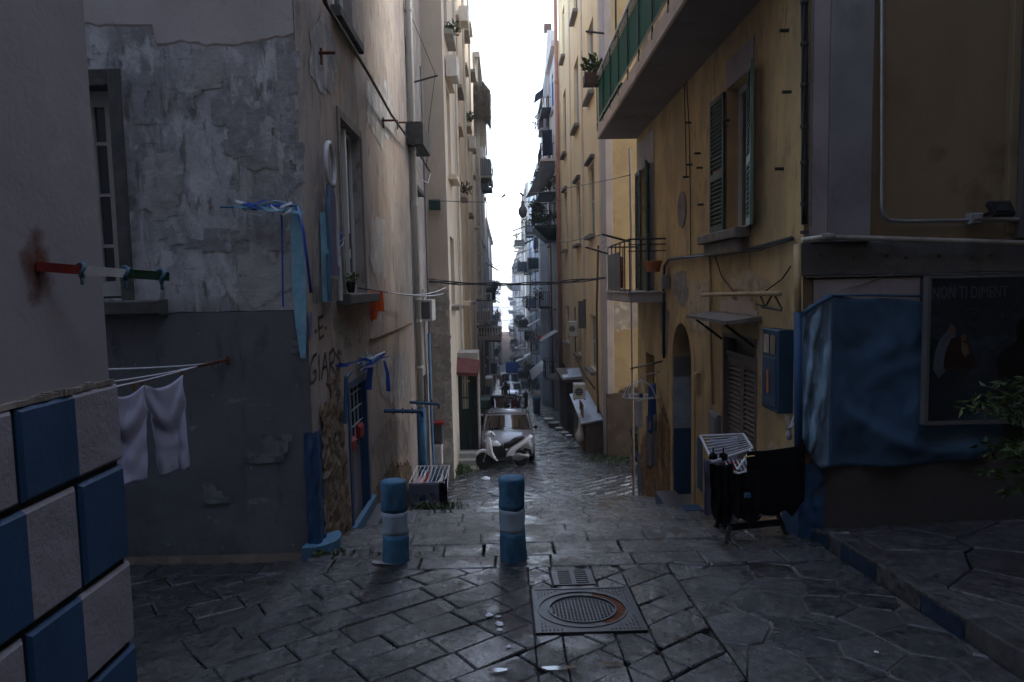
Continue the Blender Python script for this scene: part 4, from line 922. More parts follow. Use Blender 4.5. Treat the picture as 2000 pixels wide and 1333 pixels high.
mb = MB(); mb.ribbon([P3(575, 402, YB-.05), P3(578, 450, YB-.04), P3(584, 560, YB-.04), P3(588, 640, YB-.04), P3(592, 700, YB-.04)], [.03, .11, .15, .11, .05], (1, -.15, 0)); build(mb, 'streamer', 'ribbon_pale', t)
mb = MB(); mb.tube([P3(579, 402, YB-.07), P3(592, 450, YB-.12), P3(600, 510, YB-.12), P3(607, 572, YB-.05)], .016, 6); build(mb, 'ribbon', 'ribbon_blue', t, True)
mb = MB(); mb.ribbon([LXp for LXp in [fL(*LX(603, 610, XL), .02), fL(*LX(604, 660, XL), .02)]], .10, (0, 1, 0)); build(mb, 'ribbon', 'ribbon_blue', t)
t = thing('wall_ornament', "tall narrow festival ornament topped by a white ring on the left alley wall", 'decoration', (XL+.1, 7.3, 2))
yc = LX(627, 340, XL)[0]; zr = LX(622, 325, XL)[1]; z_b = LX(622, 590, XL)[1]
ring = [fL(yc+.20*math.sin(a)*.9, zr+.02+.24*math.cos(a), .10) for a in [R(-150+k*300/20) for k in range(21)]]
mb = MB(); mb.tube(ring, .028, 8); build(mb, 'ring', 'white_enamel', t, True)
n0 = zr-.2
def side(s): return [fL(yc+s*.10, n0, .10), fL(yc+s*.19, n0-.25, .10), fL(yc+s*.19, n0-.85, .10), fL(yc+s*.24, z_b+.5, .10), fL(yc+s*.24, z_b, .10)]
for s in (-1, 1): mb = MB(); mb.tube(side(s), .024, 6); build(mb, 'frame', 'light_blue_paint' if s < 0 else 'white_enamel', t)
mb = MB(); mb.quad(fL(yc-.24, z_b, .02), fL(yc-.24, z_b, .10), fL(yc-.19, n0-.3, .10), fL(yc-.19, n0-.3, .02)); build(mb, 'side_panel', 'ribbon_pale', t)
mb = MB(); mb.grid(lambda u, v: fL(yc-.17+.34*u, n0-.02-.95*v, .105+.012*math.sin(u*9+v*3)), 8, 12); build(mb, 'banner', 'slate_cloth', t, True)
mb = MB(); mb.grid(lambda u, v: fL(yc-.2+.42*u, n0-1.0-(n0-1.0-z_b)*v, .08), 2, 4); build(mb, 'lower_panel', 'stone_sill', t)
def bunch(t, c, sp, n, seed, ms=('ribbon_blue', 'ribbon_white', 'ribbon_blue'), wd=.035, sy=1.0):
    rr = random.Random(seed)
    for k in range(n):
        pts = [Vector(c)+Vector((rr.gauss(0, sp[0]), rr.gauss(0, sp[1]), rr.gauss(0, sp[2]))) for _ in range(4)]
        mb = MB(); mb.ribbon(pts, [wd*.4, wd, wd, wd*.3], Vector((rr.random()*.4, rr.random()*.5, 1)).normalized()); build(mb, 'ribbon', ms[k % len(ms)], t)
t = thing('ribbon_bow', 'blue ribbon bow with a long tail beside the left window', 'decoration', fL(*LX(655, 470, XL), 0))
bunch(t, fL(*LX(654, 468, XL), .06), (.02, .13, .05), 8, 5)
mb = MB(); mb.ribbon([fL(*LX(642, 465, XL), .05), fL(*LX(644, 500, XL), .05), fL(*LX(645, 532, XL), .05)], .04, (0, 1, 0)); build(mb, 'ribbon', 'ribbon_blue', t)
t = thing('ribbon_arch', 'blue metal arch with a bunch of blue and silver ribbons over the blue door', 'decoration', fL(*LX(660, 830, XL), 0))
A = fL(*LX(660, 828, XL), .08); Bp = fL(*LX(663, 738, XL), .08); Cp = P3(730, 690, 9.3); 
mb = MB(); mb.tube([A, Bp], .022, 8); mb.tube([Bp, P3(690, 722, 8.9)], .018, 8); build(mb, 'arch_frame', 'blue_paint', t)
bunch(t, P3(638, 714, 8.0)+Vector((.1,0,0)), (.08, .12, .012), 9, 6, ('ribbon_blue', 'blue_cloth')); bunch(t, P3(712, 706, 9.2), (.09, .25, .05), 22, 8, ('ribbon_white', 'ribbon_blue', 'ribbon_pale', 'ribbon_white'), .04)
for k, (pa, pb, m) in enumerate((((683, 735), (726, 712), 'ribbon_white'), ((700, 712), (752, 688), 'ribbon_white'), ((712, 722), (750, 692), 'ribbon_blue'))):
    mb = MB(); mb.tube([P3(*pa, 9.0), P3(*pb, 9.3)], .016, 6); build(mb, 'rod', m, t)
mb = MB(); mb.ribbon([P3(724, 715, 9.2), P3(722, 735, 9.2), P3(720, 762, 9.2)], .08, (1, 0, 0)); mb.ribbon([P3(750, 705, 9.3), P3(757, 730, 9.3), P3(759, 765, 9.3)], [.03, .05, .06], (1, 0, 0)); build(mb, 'ribbon', 'ribbon_blue', t)
# power cable down the facade
pts = [fL(*LX(a, b, XL), n) for a, b, n in ((598, -60, .1), (612, 5, .12), (655, 75, .14), (700, 145, .14), (748, 225, .14), (800, 290, .12), (832, 335, .1))]
wire('power_cable', pts, .022, 'black_plastic', 'thick black cable running diagonally down the upper left wall', 'cable', n=7)
wire('power_cable', [p+Vector((.02, .05, -.05+.03*math.sin(i*2))) for i, p in enumerate(pts[:-1])], .009, 'black_plastic', 'thin black wire twisting along the thick diagonal cable on the left wall', 'cable')
lp = [fL(*LX(a, b, XL), .1) for a, b in ((800, 290), (806, 330), (816, 352), (828, 358), (833, 340))]; wire('power_cable', lp, .008, 'white_enamel', 'loop of pale wire hanging at the far end of the diagonal cable', 'cable')
# iron clothes arm and washing line on the slate wall, trousers on it
t = thing('clothes_bracket', 'rusty iron arm on the slate painted wall holding washing lines', 'clothes bracket', P3(445, 705, YB))
a = P3(445, 703, YB-.01); b = P3(385, 716, 6.25); mb = MB(); mb.tube([a, b], .014, 6); mb.tube([a+Vector((0, .0, .03)), a+Vector((0, 0, -.05))], .022, 6); build(mb, 'arm', 'rust', t)
for k in range(5): c = a.lerp(b, .1+.15*k); mb = MB(); mb.tube([c+Vector((0, 0, .02)), c-Vector((.01, 0, .03+.01*k))], .012, 5); build(mb, 'cord_knot', 'stone_sill', t)
L1 = [a.lerp(b, .55), P3(195, 722, 5.0)]; L2 = [b, P3(190, 763, 4.6)]; L3 = [b, P3(190, 750, 4.9)]
for L_, lb in ((L1, 'upper'), (L3, 'middle'), (L2, 'front')): wire('washing_line', sag(*L_, .01), .006, 'white_cloth', lb + ' washing line stretched along the slate painted wall', 'washing line')
tl, tm, tr = P3(218, 768, 5.0), P3(281, 752, 5.35), P3(357, 732, 5.85)
t = thing('trousers', 'pair of pale lilac trousers hanging on the line before the slate wall', 'trousers', tm)
def leg(p0, p1, b0, b1, seed):
    def fn(u, v):
        top = p0.lerp(p1, u); top.z -= .055*math.sin(u*math.pi)*(1 if seed else .8); bot = b0.lerp(b1, u); bot.z += .02*noise.noise(Vector((u*4, seed, 0)))
        p = top.lerp(bot, v); fold = .035*math.sin((u+.25*v)*9+seed)*(.3+.7*v) + .03*math.sin(u*3.1)*math.cos(v*4)+.02*noise.noise(Vector((u*5, v*6, seed)))
        swag = .045*math.exp(-((v-.12-.25*math.sin(u*math.pi))/.10)**2) - .03*math.exp(-((v-.30-.25*math.sin(u*math.pi))/.08)**2)
        return p + Vector((.25, -1, 0))*(fold+swag)
    mb = MB(); mb.grid(fn, 22, 30); o = build(mb, 'trouser_leg', 'lilac_cloth', t, True); s = o.modifiers.new('thickness', 'SOLIDIFY'); s.thickness = .012
leg(tl+Vector((-.03,0,0)), tm, P3(200, 955, 4.95), P3(287, 940, 5.25), 1.0); leg(tm+Vector((0,0,-.005)), tr, P3(313, 930, 5.55), P3(370, 915, 5.8), 4.2)
for c in (tm, tr, tm.lerp(tl, .3)): mb = MB(); mb.box(c+Vector((-.008,-.02,-.03)), c+Vector((.008,.02,.03))); build(mb, 'clothes_peg', 'wood', t)
# tricolour bar from the near building
a = LX(70, 521, XN); t = thing('flag_bar', "metal bar painted red, white and green sticking out of the near lilac wall", 'clothes bar', fN(a[0], a[1], 0))
A = Vector((XN, a[0], a[1])); Bq = P3(329, 541, 3.62); D = Bq-A
def sq(p, q, r, m, nm):
    mb = MB(); d = (q-p).normalized(); s = d.cross(Vector((0,0,1))).normalized()*r; u_ = s.cross(d).normalized()*r*1.05
    mb.hexa([p-s-u_, q-s-u_, q+s-u_, p+s-u_, p-s+u_, q-s+u_, q+s+u_, p+s+u_]); build(mb, nm, m, t)
sq(A, A+D*.33, .021, 'red_enamel', 'red_section'); sq(A+D*.33, A+D*.66, .0205, 'white_enamel', 'white_section'); sq(A+D*.66, Bq, .021, 'green_enamel', 'green_section')
for k in (.32, .65, .94):
    c = A+D*k; mb = MB(); mb.lathe((c.x, c.y, c.z), [(.0, 0)], 3) if 0 else None
    d = D.normalized(); rg_ = [c + (Vector((0,0,1))*math.cos(x)+d.cross(Vector((0,0,1))).normalized()*math.sin(x))*.034 + d*.01*math.sin(2*x) for x in [R(q*40) for q in range(10)]]
    mb.tube(rg_, .009, 5); mb.tube([c+Vector((0,0,-.02)), c+Vector((.012,-.02,-.07))], .008, 5); build(mb, 'cord_knot', 'light_blue_paint', t, True)
rust_stain((XN, a[0], a[1])); mb = MB(); mb.quad(fN(a[0]-.3, a[1]-.35, .003), fN(a[0]+.3, a[1]-.35, .003), fN(a[0]+.3, a[1]+.35, .003), fN(a[0]-.3, a[1]+.35, .003)); build(mb, 'rust_stain', 'rust_stain', LN)
# ================================================================== left building 2
X2 = -1.5; YF2 = 18.6; f2 = wallF(YF2); fl2 = wallL(X2)
B2 = building('beige_building', "tall beige building on the left beyond the drainpipe, flaking plaster at its corner", (X2, YF2, G(YF2)))
mb = MB(); mb.quad(f2(-9, -4, 0), f2(X2, -4, 0), f2(X2, 16.5, 0), f2(-9, 16.5, 0)); build(mb, 'front_wall', 'beige_plaster', B2)
xa = FY(842, 700, YF2)[0]; mb = MB(); patch(B2, f2, [(-2.6, -3.3), (X2-.02, -3.3), (X2-.02, 2.5), (-1.9, 2.9), (-2.6, 3.1)], 'flaking_plaster', 'mottled_beige', amp=.015, step=.09, seed=4)
colsY = [(19.5, 20.7), (24.0, 25.3), (29.3, 30.7), (34.8, 36.3)]; rowsZ = [(-2.0, .0), (2.05, 4.4), (5.75, 8.2), (9.6, 12.0), (13.3, 15.4)]
rv = random.Random(1); ops = [(a+rv.uniform(-.15,.15), b+rv.uniform(-.15,.15), c+rv.uniform(-.1,.1), d+rv.uniform(-.5,.2)) for (a, b) in colsY for (c, d) in rowsZ[1:]]
mb = MB(); wall_faces(mb, fl2, YF2, 39.5, -6, 16.5, ops); body(mb, -9, X2, YF2, 39.5, -6, 16.5, '+x -y'); build(mb, 'alley_wall', 'beige_plaster', B2)
for i, o in enumerate(ops): window(B2, fl2, *o, fm='window_white' if i % 3 else 'shutter_slate', dep=.10, sill=['stone_sill', 'beige_plaster', 'concrete'][i % 3], sillp=.18+.12*rv.random(), hood='beige_plaster' if o[2] > 2.2 and rv.random() < .7 else None, mull=i % 2, bar=rv.randrange(3))
for u in (22.6, 28.0, 33.2): mb = MB(); mb.tube([fl2(u, -5, .08), fl2(u, 16.5, .08)], .05, 6); build(mb, 'downpipe', 'cream_pipe', B2)
for (u, z, m) in ((20.1, 9.75, 'leaf_green'), (24.7, 5.9, 'dry_foliage'), (30.0, 9.7, 'leaf_green')): mb = MB(); leafy(mb, fl2(u, z+.2, .16), .28, 110, .14, int(u*10), .8, .3, 1); build(mb, 'sill_plants', m, B2)
for (u, z) in ((19.2, 8.4), (26.5, 12.6), (31.5, 8.9)): mb = MB(); mb.bbox(fl2, u, u+.8, z, z+.55, .03, .35, .03); build(mb, 'outdoor_unit', 'ac_white', B2)
# ground floor annexe with gate
YA = 21.0; fA = wallF(YA); ax0, ax1 = -1.5, FY(937, 850, YA)[0]; gx0_, gz0 = FY(882, 881, YA); gx1_, gz1 = FY(931, 724, YA)
AN = building('entrance_annexe', 'narrow entrance block with a dark barred gate squeezed in left of the scooter', (ax0, YA, G(YA)))
ztop = FY(905, 690, YA)[1]
mb = MB(); wall_faces(mb, fA, ax0-.35, ax1, G(YA)-.5, ztop, [(gx0_, gx1_, gz0, gz1, .12)]); body(mb, ax0-.35, ax1, YA, YA+1.1, -5, ztop, '-y'); build(mb, 'wall', 'concrete', AN)
mb = MB(); mb.quad(fA(gx0_, gz0, -.12), fA(gx1_, gz0, -.12), fA(gx1_, gz1, -.12), fA(gx0_, gz1, -.12)); g = build(mb, 'gate', 'green_gate', AN)
for k in range(9): u = gx0_+.04+k*(gx1_-gx0_-.08)/8; mb = MB(); mb.tube([fA(u, gz0, -.06), fA(u, gz1, -.06)], .013, 6); build(mb, 'bar', 'green_gate', g)
for k in range(4): z = gz0+.05+k*(gz1-gz0-.1)/3; mb = MB(); mb.wbox(fA, gx0_, gx1_, z-.02, z+.02, -.075, -.045); build(mb, 'rail', 'green_gate', g)
mb = MB(); mb.wbox(fA, gx0_+.38, gx0_+.56, gz0+1.3, gz1-.05, -.115, -.10); mb.wbox(fA, gx0_+.40, gx0_+.62, gz1-.36, gz1-.30, -.05, -.03); build(mb, 'notice', 'marble', g)
t = thing('awning', 'faded maroon awning over the dark barred gate on the left', 'awning', fA((gx0_+gx1_)/2, ztop, 0))
p = [P3(878, 726, YA-.5), P3(934, 730, YA-.5), P3(937, 706, YA-.1), P3(884, 699, YA-.1)]; mb = MB(); mb.quad(*p); mb.quad(*[q+Vector((0, .03, .03)) for q in p]); mb.quad(p[0], p[1], p[1]+Vector((0,0,-.10)), p[0]+Vector((0,0,-.10))); build(mb, 'cover', 'maroon_awning', t)
mb = MB(); mb.tube([p[0], p[1]], .02, 6); mb.tube([p[1], p[2]], .02, 6); build(mb, 'frame', 'maroon_awning', t)
t = thing('stone_steps', 'pale marble steps in front of the dark barred gate', 'steps', (-1.2, YA-.3, G(YA)))
for k, (d0, nm) in enumerate(((.28, 'upper_step'), (.56, 'middle_step'), (.84, 'lower_step'))):
    zt_ = gz0-.02-k*(gz0-G(YA))/3; mb = MB(); mb.bbox(fA, gx0_-.03, gx1_+.02, G(YA)-.3, zt_, 0, d0, .015); build(mb, nm, 'marble', st if 0 else t)
# meter boxes by the beige pier
fq = wallF(YF2-.0)
def boxthing(name, label, cat, fr, u0, u1, z0, z1, n0, n1, m, grp=None, lid=None):
    t = thing(name, label, cat, fr((u0+u1)/2, z0, n0), grp); mb = MB(); mb.bbox(fr, u0, u1, z0, z1, n0, n1, .015); build(mb, 'case', m, t)
    if lid: mb = MB(); mb.bbox(fr, u0-.03, u1+.03, z1, z1+.06, n0, n1+.05, .01); build(mb, 'cover', lid, t)
    mb = MB(); mb.bbox(fr, u0+.03, u1-.03, z0+.04, z1-.04, n1, n1+.012, .005); build(mb, 'door', m, t); return t
a, b = FY(846, 868, YF2-.3), FY(864, 830, YF2-.3); boxthing('meter_box', 'grey box with a bright red cover fixed at the beige corner pier', 'meter box', fq, a[0], b[0], a[1], b[1], .0, .28, 'grey_sheet', lid='red_plastic')
a, b = FY(848, 905, YF2-.3), FY(863, 868, YF2-.3); boxthing('meter_box', 'tall white metal box standing below the red covered one', 'meter box', fq, a[0], b[0], a[1]-.05, b[1]-.02, .0, .30, 'ac_white')
a, b = FY(838, 912, YF2-.4), FY(870, 900, YF2-.4); t = boxthing('ledge_box', 'low dark shelf under the meter boxes with a rolled cloth on it', 'shelf', fq, a[0]-.2, b[0], G(18.4)+.05, a[1]-.03, .0, .5, 'grey_sheet')
# ================================================================== far left buildings
def railing(b, fr, u0, u1, z, h, n, m='iron', step=.13, name='railing', r=.012):
    mb = MB(); 
    for (a, c) in ((fr(u0, z+h, n), fr(u1, z+h, n)), (fr(u0, z+.06, n), fr(u1, z+.06, n)), (fr(u0, z+h, 0), fr(u0, z+h, n)), (fr(u1, z+h, 0), fr(u1, z+h, n))): mb.tube([a, c], r*1.4, 5)
    k = int((u1-u0)/step)
    for i in range(k+1): u = u0+(u1-u0)*i/k; mb.tube([fr(u, z, n), fr(u, z+h, n)], r, 4)
    for i in range(1, int(n/step)+1):
        for uu in (u0, u1): mb.tube([fr(uu, z, n*i/(int(n/step)+1)), fr(uu, z+h, n*i/(int(n/step)+1))], r, 4)
    return build(mb, name, m, b)
def balcony(b, fr, u0, u1, z, n=.9, slabm='concrete', railm='iron', h=1.0, sheet=None, th=.14, step=.14):
    mb = MB(); mb.bbox(fr, u0, u1, z-th, z, -.02, n, .02); s = build(mb, 'balcony', slabm, b)
    railing(s, fr, u0+.03, u1-.03, z, h, n-.04, railm, step)
    if sheet:
        mb = MB(); mb.wbox(fr, u0+.03, u1-.03, z+.05, z+h-.05, n-.09, n-.07); mb.wbox(fr, u0+.03, u0+.05, z+.05, z+h-.05, 0, n-.09); build(mb, 'screen', sheet, s)
    return s
LAUN = ['white_cloth', 'sky_cloth', 'blue_cloth', 'pink_cloth', 'grey_cloth', 'red_cloth', 'white_cloth', 'lilac_cloth', 'yellow_cloth', 'navy_cloth']
ORD = ['lowest', 'second', 'third', 'fourth', 'fifth', 'sixth', 'seventh', 'eighth', 'ninth', 'tenth', 'eleventh', 'last']
CW = {'white_cloth': 'white', 'sky_cloth': 'light blue', 'blue_cloth': 'blue', 'pink_cloth': 'pink', 'grey_cloth': 'grey', 'red_cloth': 'red', 'lilac_cloth': 'lilac', 'yellow_cloth': 'yellow', 'navy_cloth': 'dark'}
def far_building(name, label, side, X, y0, y1, ztop, m, ncol, zs, bal=(), seed=0, laundry=0, wm='window_white', wh=2.2, depth_=8, sign=1):
    fr = wallL(X) if side < 0 else wallR(X); rr = random.Random(seed); zb_ = G(y1)-1
    b = building(name, label, (X, y0, G(y0)))
    bal = list(dict.fromkeys((a_, b_) for a_, b_, _ in bal)) and list({(a_, b_): (a_, b_, c_) for a_, b_, c_ in bal}.values())
    ops = []; st_ = (y1-y0)/ncol; who = ('left ' if side < 0 else 'right ')+name.replace('_', ' ')
    for i in range(ncol):
        for z in zs:
            u = y0+st_*(i+.5); ops.append((u-.55, u+.55, z, z+wh))
    mb = MB(); wall_faces(mb, fr, y0, y1, zb_, ztop, ops)
    xo = X-depth_ if side < 0 else X+depth_
    body(mb, min(X, xo), max(X, xo), y0, y1, zb_, ztop, '+x' if side < 0 else '-x'); mb.wbox(fr, y0-.05, y1, ztop-.3, ztop, .002, .25); build(mb, 'wall', m, b)
    for k, o in enumerate(ops): window(b, fr, *o, fm=wm if rr.random() < .7 else 'shutter_green', dep=.10, sill='stone_sill' if k % 2 else 'concrete')
    for k in range(ncol+1):
        if rr.random() < .6: u = y0+st_*k*.98+.15; mp = MB(); mp.tube([fr(u, zb_+1, .08), fr(u, ztop, .08)], .05, 6); build(mp, 'downpipe', ['cream_pipe', 'brown_plastic', 'grey_pilaster'][k % 3], b)
    for k, (i, j, n) in enumerate(bal):
        u = y0+st_*(i+.5); z = zs[j]-.02; s = balcony(b, fr, u-1.1, u+1.1, z, n, slabm=['concrete', 'dark_stone', 'fascia'][k % 3], sheet=[None, 'grey_sheet', None, 'shutter_slate', 'shutter_green'][(k*3+seed) % 5])
        if rr.random() < .55:
            mf = MB(); leafy(mf, fr(u+rr.uniform(-.8, .8), z+.8, n), .45, 120, .2, k*7+seed, 1.2, -.3, 2); build(mf, 'balcony_plants', ['leaf_green', 'dry_foliage'], s)
        if rr.random() < .4:
            mf = MB(); mf.hexa([fr(u-1.1, z+2.2, n+.25), fr(u+1.1, z+2.2, n+.25), fr(u+1.1, z+2.8, 0), fr(u-1.1, z+2.8, 0), fr(u-1.1, z+2.25, n+.25), fr(u+1.1, z+2.25, n+.25), fr(u+1.1, z+2.85, 0), fr(u-1.1, z+2.85, 0)]); build(mf, 'awning', ['far_grey_plaster', 'shutter_green', 'grey_sheet', 'slate_cloth'][k % 4], s)
        if rr.random() < laundry:
            q = rr.randrange(len(LAUN)); q2 = rr.random()
            for w_ in range(rr.randrange(2, 4)):
                mm = LAUN[(q+w_) % len(LAUN)]; ua = u-1.0+w_*.62
                cloth('laundry', mm, fr(ua, z+1.0, n+.04), fr(ua+.5, z+1.0, n+.04), .55+.5*rr.random(), f"{['near','middle','far','last'][w_]} {CW[mm]} cloth on the {ORD[j]} balcony up, {ORD[i]} bay, {who}", group='laundry on the far balconies', folds=1.5, nu=5, nv=5, seed=k+w_)
    return b
zl = [-2.6, 1.0, 4.6, 8.2, 11.8]
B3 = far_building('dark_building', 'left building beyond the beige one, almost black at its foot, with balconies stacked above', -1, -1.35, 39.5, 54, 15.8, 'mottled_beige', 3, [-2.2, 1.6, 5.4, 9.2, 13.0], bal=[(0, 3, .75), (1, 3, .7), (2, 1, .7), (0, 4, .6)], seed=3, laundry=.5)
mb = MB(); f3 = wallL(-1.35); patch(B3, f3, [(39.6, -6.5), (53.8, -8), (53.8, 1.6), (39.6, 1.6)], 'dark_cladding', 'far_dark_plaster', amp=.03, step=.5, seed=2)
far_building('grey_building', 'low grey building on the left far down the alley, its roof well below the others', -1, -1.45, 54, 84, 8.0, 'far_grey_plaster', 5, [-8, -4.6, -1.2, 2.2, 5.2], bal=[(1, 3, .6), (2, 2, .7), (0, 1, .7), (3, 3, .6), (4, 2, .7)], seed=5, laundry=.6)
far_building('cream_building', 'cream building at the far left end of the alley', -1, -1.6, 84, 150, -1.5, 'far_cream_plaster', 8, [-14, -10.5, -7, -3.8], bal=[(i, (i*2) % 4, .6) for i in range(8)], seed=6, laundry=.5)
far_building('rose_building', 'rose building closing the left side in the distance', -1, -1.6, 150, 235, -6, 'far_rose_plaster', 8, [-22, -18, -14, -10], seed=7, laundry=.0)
# the two balconies near (945, 600)
b3b = balcony(B3, f3, 40.5, 44.5, LX(940, 626, -1.0)[1]*1.0, .55, 'fascia', 'white_enamel', step=.2)
t = thing('balcony_awning', 'rounded grey hood over a small balcony on the left, seen against the sky', 'hood', P3(968, 650, 36)); 
p = P3(968, 655, 36); mb = MB(); mb.grid(lambda u, v: p + Vector((-.45+.62*math.sin(u*math.pi*.5)*1.2, -.5+1.2*v, .95*math.cos(u*math.pi*.5)-.35)), 8, 6); mb.grid(lambda u, v: p + Vector((-.45+.62*math.sin(u*math.pi*.5)*1.2*v, -.5, (.95*math.cos(u*math.pi*.5)-.35)*v+(1-v)*-.3)), 8, 3); build(mb, 'hood', 'slate_cloth', t, True)
PB = thing('projecting_balcony', 'projecting concrete balcony with white balusters above the dark shopfront on the left', 'balcony', P3(955, 660, 36)); fx = wallL(-1.35)
x1_, z1_ = FY(980, 652, 36); mb = MB(); mb.box((-1.8, 34.4, z1_-.22), (x1_, 38.5, z1_)); build(mb, 'slab', 'concrete', PB)
for k in range(9): xx = -1.35+k*(x1_+1.35-.05)/8; mb = MB(); mb.lathe((xx, 34.5, z1_), [(.035, 0), (.06, .12), (.03, .3), (.04, .42)], 8); build(mb, 'baluster', 'white_enamel', PB)
for k in range(16): yy = 34.7+k*.24; mb = MB(); mb.lathe((x1_-.06, yy, z1_), [(.035, 0), (.06, .12), (.03, .3), (.04, .42)], 6); build(mb, 'baluster', 'white_enamel', PB)
mb = MB(); mb.box((-1.35, 34.44, z1_+.42), (x1_, 34.56, z1_+.5)); mb.box((x1_-.12, 34.56, z1_+.42), (x1_, 38.4, z1_+.5)); build(mb, 'handrail', 'white_enamel', PB)
mb = MB(); mb.lathe((-1.15, 34.9, z1_), [(.18, 0), (.3, .5), (.32, .52)], 12); o = build(mb, 'water_tub', 'light_blue_paint', None, False, loc=(-1.15, 34.9, z1_)); tag(o, 'pale tub standing on the projecting balcony at the left', 'tub')
# small white balcony above it
PB2 = thing('small_balcony', 'small balcony with pale slats and a red lining on the left, under hanging laundry', 'balcony', P3(945, 620, 34)); x0_, z0_ = FY(930, 627, 34); x1_, z1_ = FY(961, 588, 34)
mb = MB(); mb.box((-1.8, 33.9, z0_-.12), (x1_, 36, z0_)); build(mb, 'slab', 'concrete', PB2)
mb = MB(); mb.box((-1.5, 34.12, z0_+.02), (x1_-.1, 34.14, z0_+.45)); build(mb, 'lining', 'terracotta', PB2)
for k in range(8): xx = -1.42+k*(x1_+1.40)/7; mb = MB(); mb.box((xx-.03, 33.98, z0_), (xx+.03, 34.02, z1_)); build(mb, 'slat', 'white_paint', PB2)
mb = MB(); mb.box((-1.5, 33.95, z1_), (x1_+.02, 34.04, z1_+.04)); build(mb, 'handrail', 'iron', PB2)
# hanging greenery and screened balcony high on the left
t = thing('hanging_plant', "large grey green climber hanging from a high left balcony against the sky", 'climbing plant', P3(938, 200, 44))
mb = MB(); rr = random.Random(4)
for k in range(5200):
    a, b = rr.random(), rr.random(); cxp = 938+rr.gauss(0, 9); q = P3(min(957, max(918, cxp+3)), 158+66*a**.8+max(0, cxp-940)*1.2, 39+2.2*b); d = Vector((rr.gauss(0,.05), rr.gauss(0,.06), -.25-.25*rr.random())); s = Vector((rr.gauss(0,1), rr.gauss(0,1), 0)).normalized()*.03
    mb.add([q-s, q+s, q+d], [(0, 1, 2)])
build(mb, 'foliage', 'dry_foliage', t)
mb = MB(); mb.tube([P3(925, 225, 39.5), P3(938, 190, 40), P3(940, 165, 40.2)], .05, 6); build(mb, 'stem', 'bark', t)
PB3 = thing('screened_balcony', 'high balcony on the left with a pale screen and white railing, dark underneath', 'balcony', P3(940, 330, 42)); xa, za_ = FY(925, 330, 42); xb_, zb3 = FY(951, 240, 42)
mb = MB(); mb.box((-1.8, 41.5, za_-.1), (xb_, 44.5, za_)); build(mb, 'slab', 'white_enamel', PB3)
mb = MB(); xq, zq = FY(951, 362, 42); mb.hexa([(-1.5, 41.6, zq+.1), (xb_+.0, 41.6, zq), (xb_, 44.4, zq), (-1.5, 44.4, zq+.1), (-1.5, 41.6, za_-.1), (xb_, 41.6, za_-.1), (xb_, 44.4, za_-.1), (-1.5, 44.4, za_-.1)]); build(mb, 'underside', 'shutter_slate', PB3)
zm_ = FY(940, 290, 42)[1]; mb = MB(); mb.box((-1.45, 41.5, zm_), (xb_-.05, 41.56, zb3)); mb.box((xb_-.11, 41.56, zm_), (xb_-.05, 44.4, zb3)); build(mb, 'screen', 'ac_white', PB3)
for k in range(10): xx = -1.45+k*(xb_-.05+1.42)/9; mb = MB(); mb.box((xx-.025, 41.5, za_), (xx+.025, 41.54, zm_)); build(mb, 'slat', 'white_enamel', PB3)
# ================================================================== right building 1 (ochre)
YC, YR1 = 6.85, 15.4; ZR = 17.5
B5 = building('ochre_building', 'ochre plastered building on the right with green shutters, an arched doorway and stained lower walls', (XR, YC, G(YC)))
def RX(px, py): return LX(px, py, XR)
def op(p_near, p_far, pb, pt, pm): return (RX(p_near, pm)[0], RX(p_far, pm)[0], RX(*pb)[1], RX(*pt)[1])
wA = op(1462, 1420, (1450, 447), (1450, 150), 300); wB = op(1269, 1254, (1265, 573), (1266, 322), 450)
dA = op(1353, 1316, (1335, 990), (1335, 632), 800); dL = op(1478, 1412, (1440, 1040), (1440, 655), 760)
wS = op(1278, 1262, (1270, 775), (1270, 692), 730)
dL = (dL[0], dL[1], G(8.7)+.10, dL[3])
wA2 = (wA[0], wA[1], wA[2]+4.2, wA[3]+4.4); wB2 = (wB[0], wB[1], 6.0, 8.4)
mb = MB(); wall_faces(mb, fR, YC, YR1, -3.2, ZR, [wA, wB, dL, wS, wA2, wB2, (*dA, .34)], dep=.2)
ra = (dA[1]-dA[0])/2; uc = (dA[0]+dA[1])/2; zs_ = dA[3]-ra*1.02; n = 20                       # arch spandrels
for k in range(n):
    a, c = math.pi*k/n, math.pi*(k+1)/n
    p, q = (uc+ra*math.cos(a), zs_+ra*1.02*math.sin(a)), (uc+ra*math.cos(c), zs_+ra*1.02*math.sin(c))
    mb.quad(fR(p[0], p[1], 0), fR(q[0], q[1], 0), fR(q[0], dA[3]+.001, 0), fR(p[0], dA[3]+.001, 0)); mb.quad(fR(p[0], p[1], 0), fR(q[0], q[1], 0), fR(q[0], q[1], -.34), fR(p[0], p[1], -.34))
build(mb, 'alley_wall', 'ochre_plaster', B5)
mb = MB(); body(mb, XR, 14, YC, YR1, -3.2, ZR, '-x -y'); build(mb, 'back_walls', 'ochre_plaster', B5)
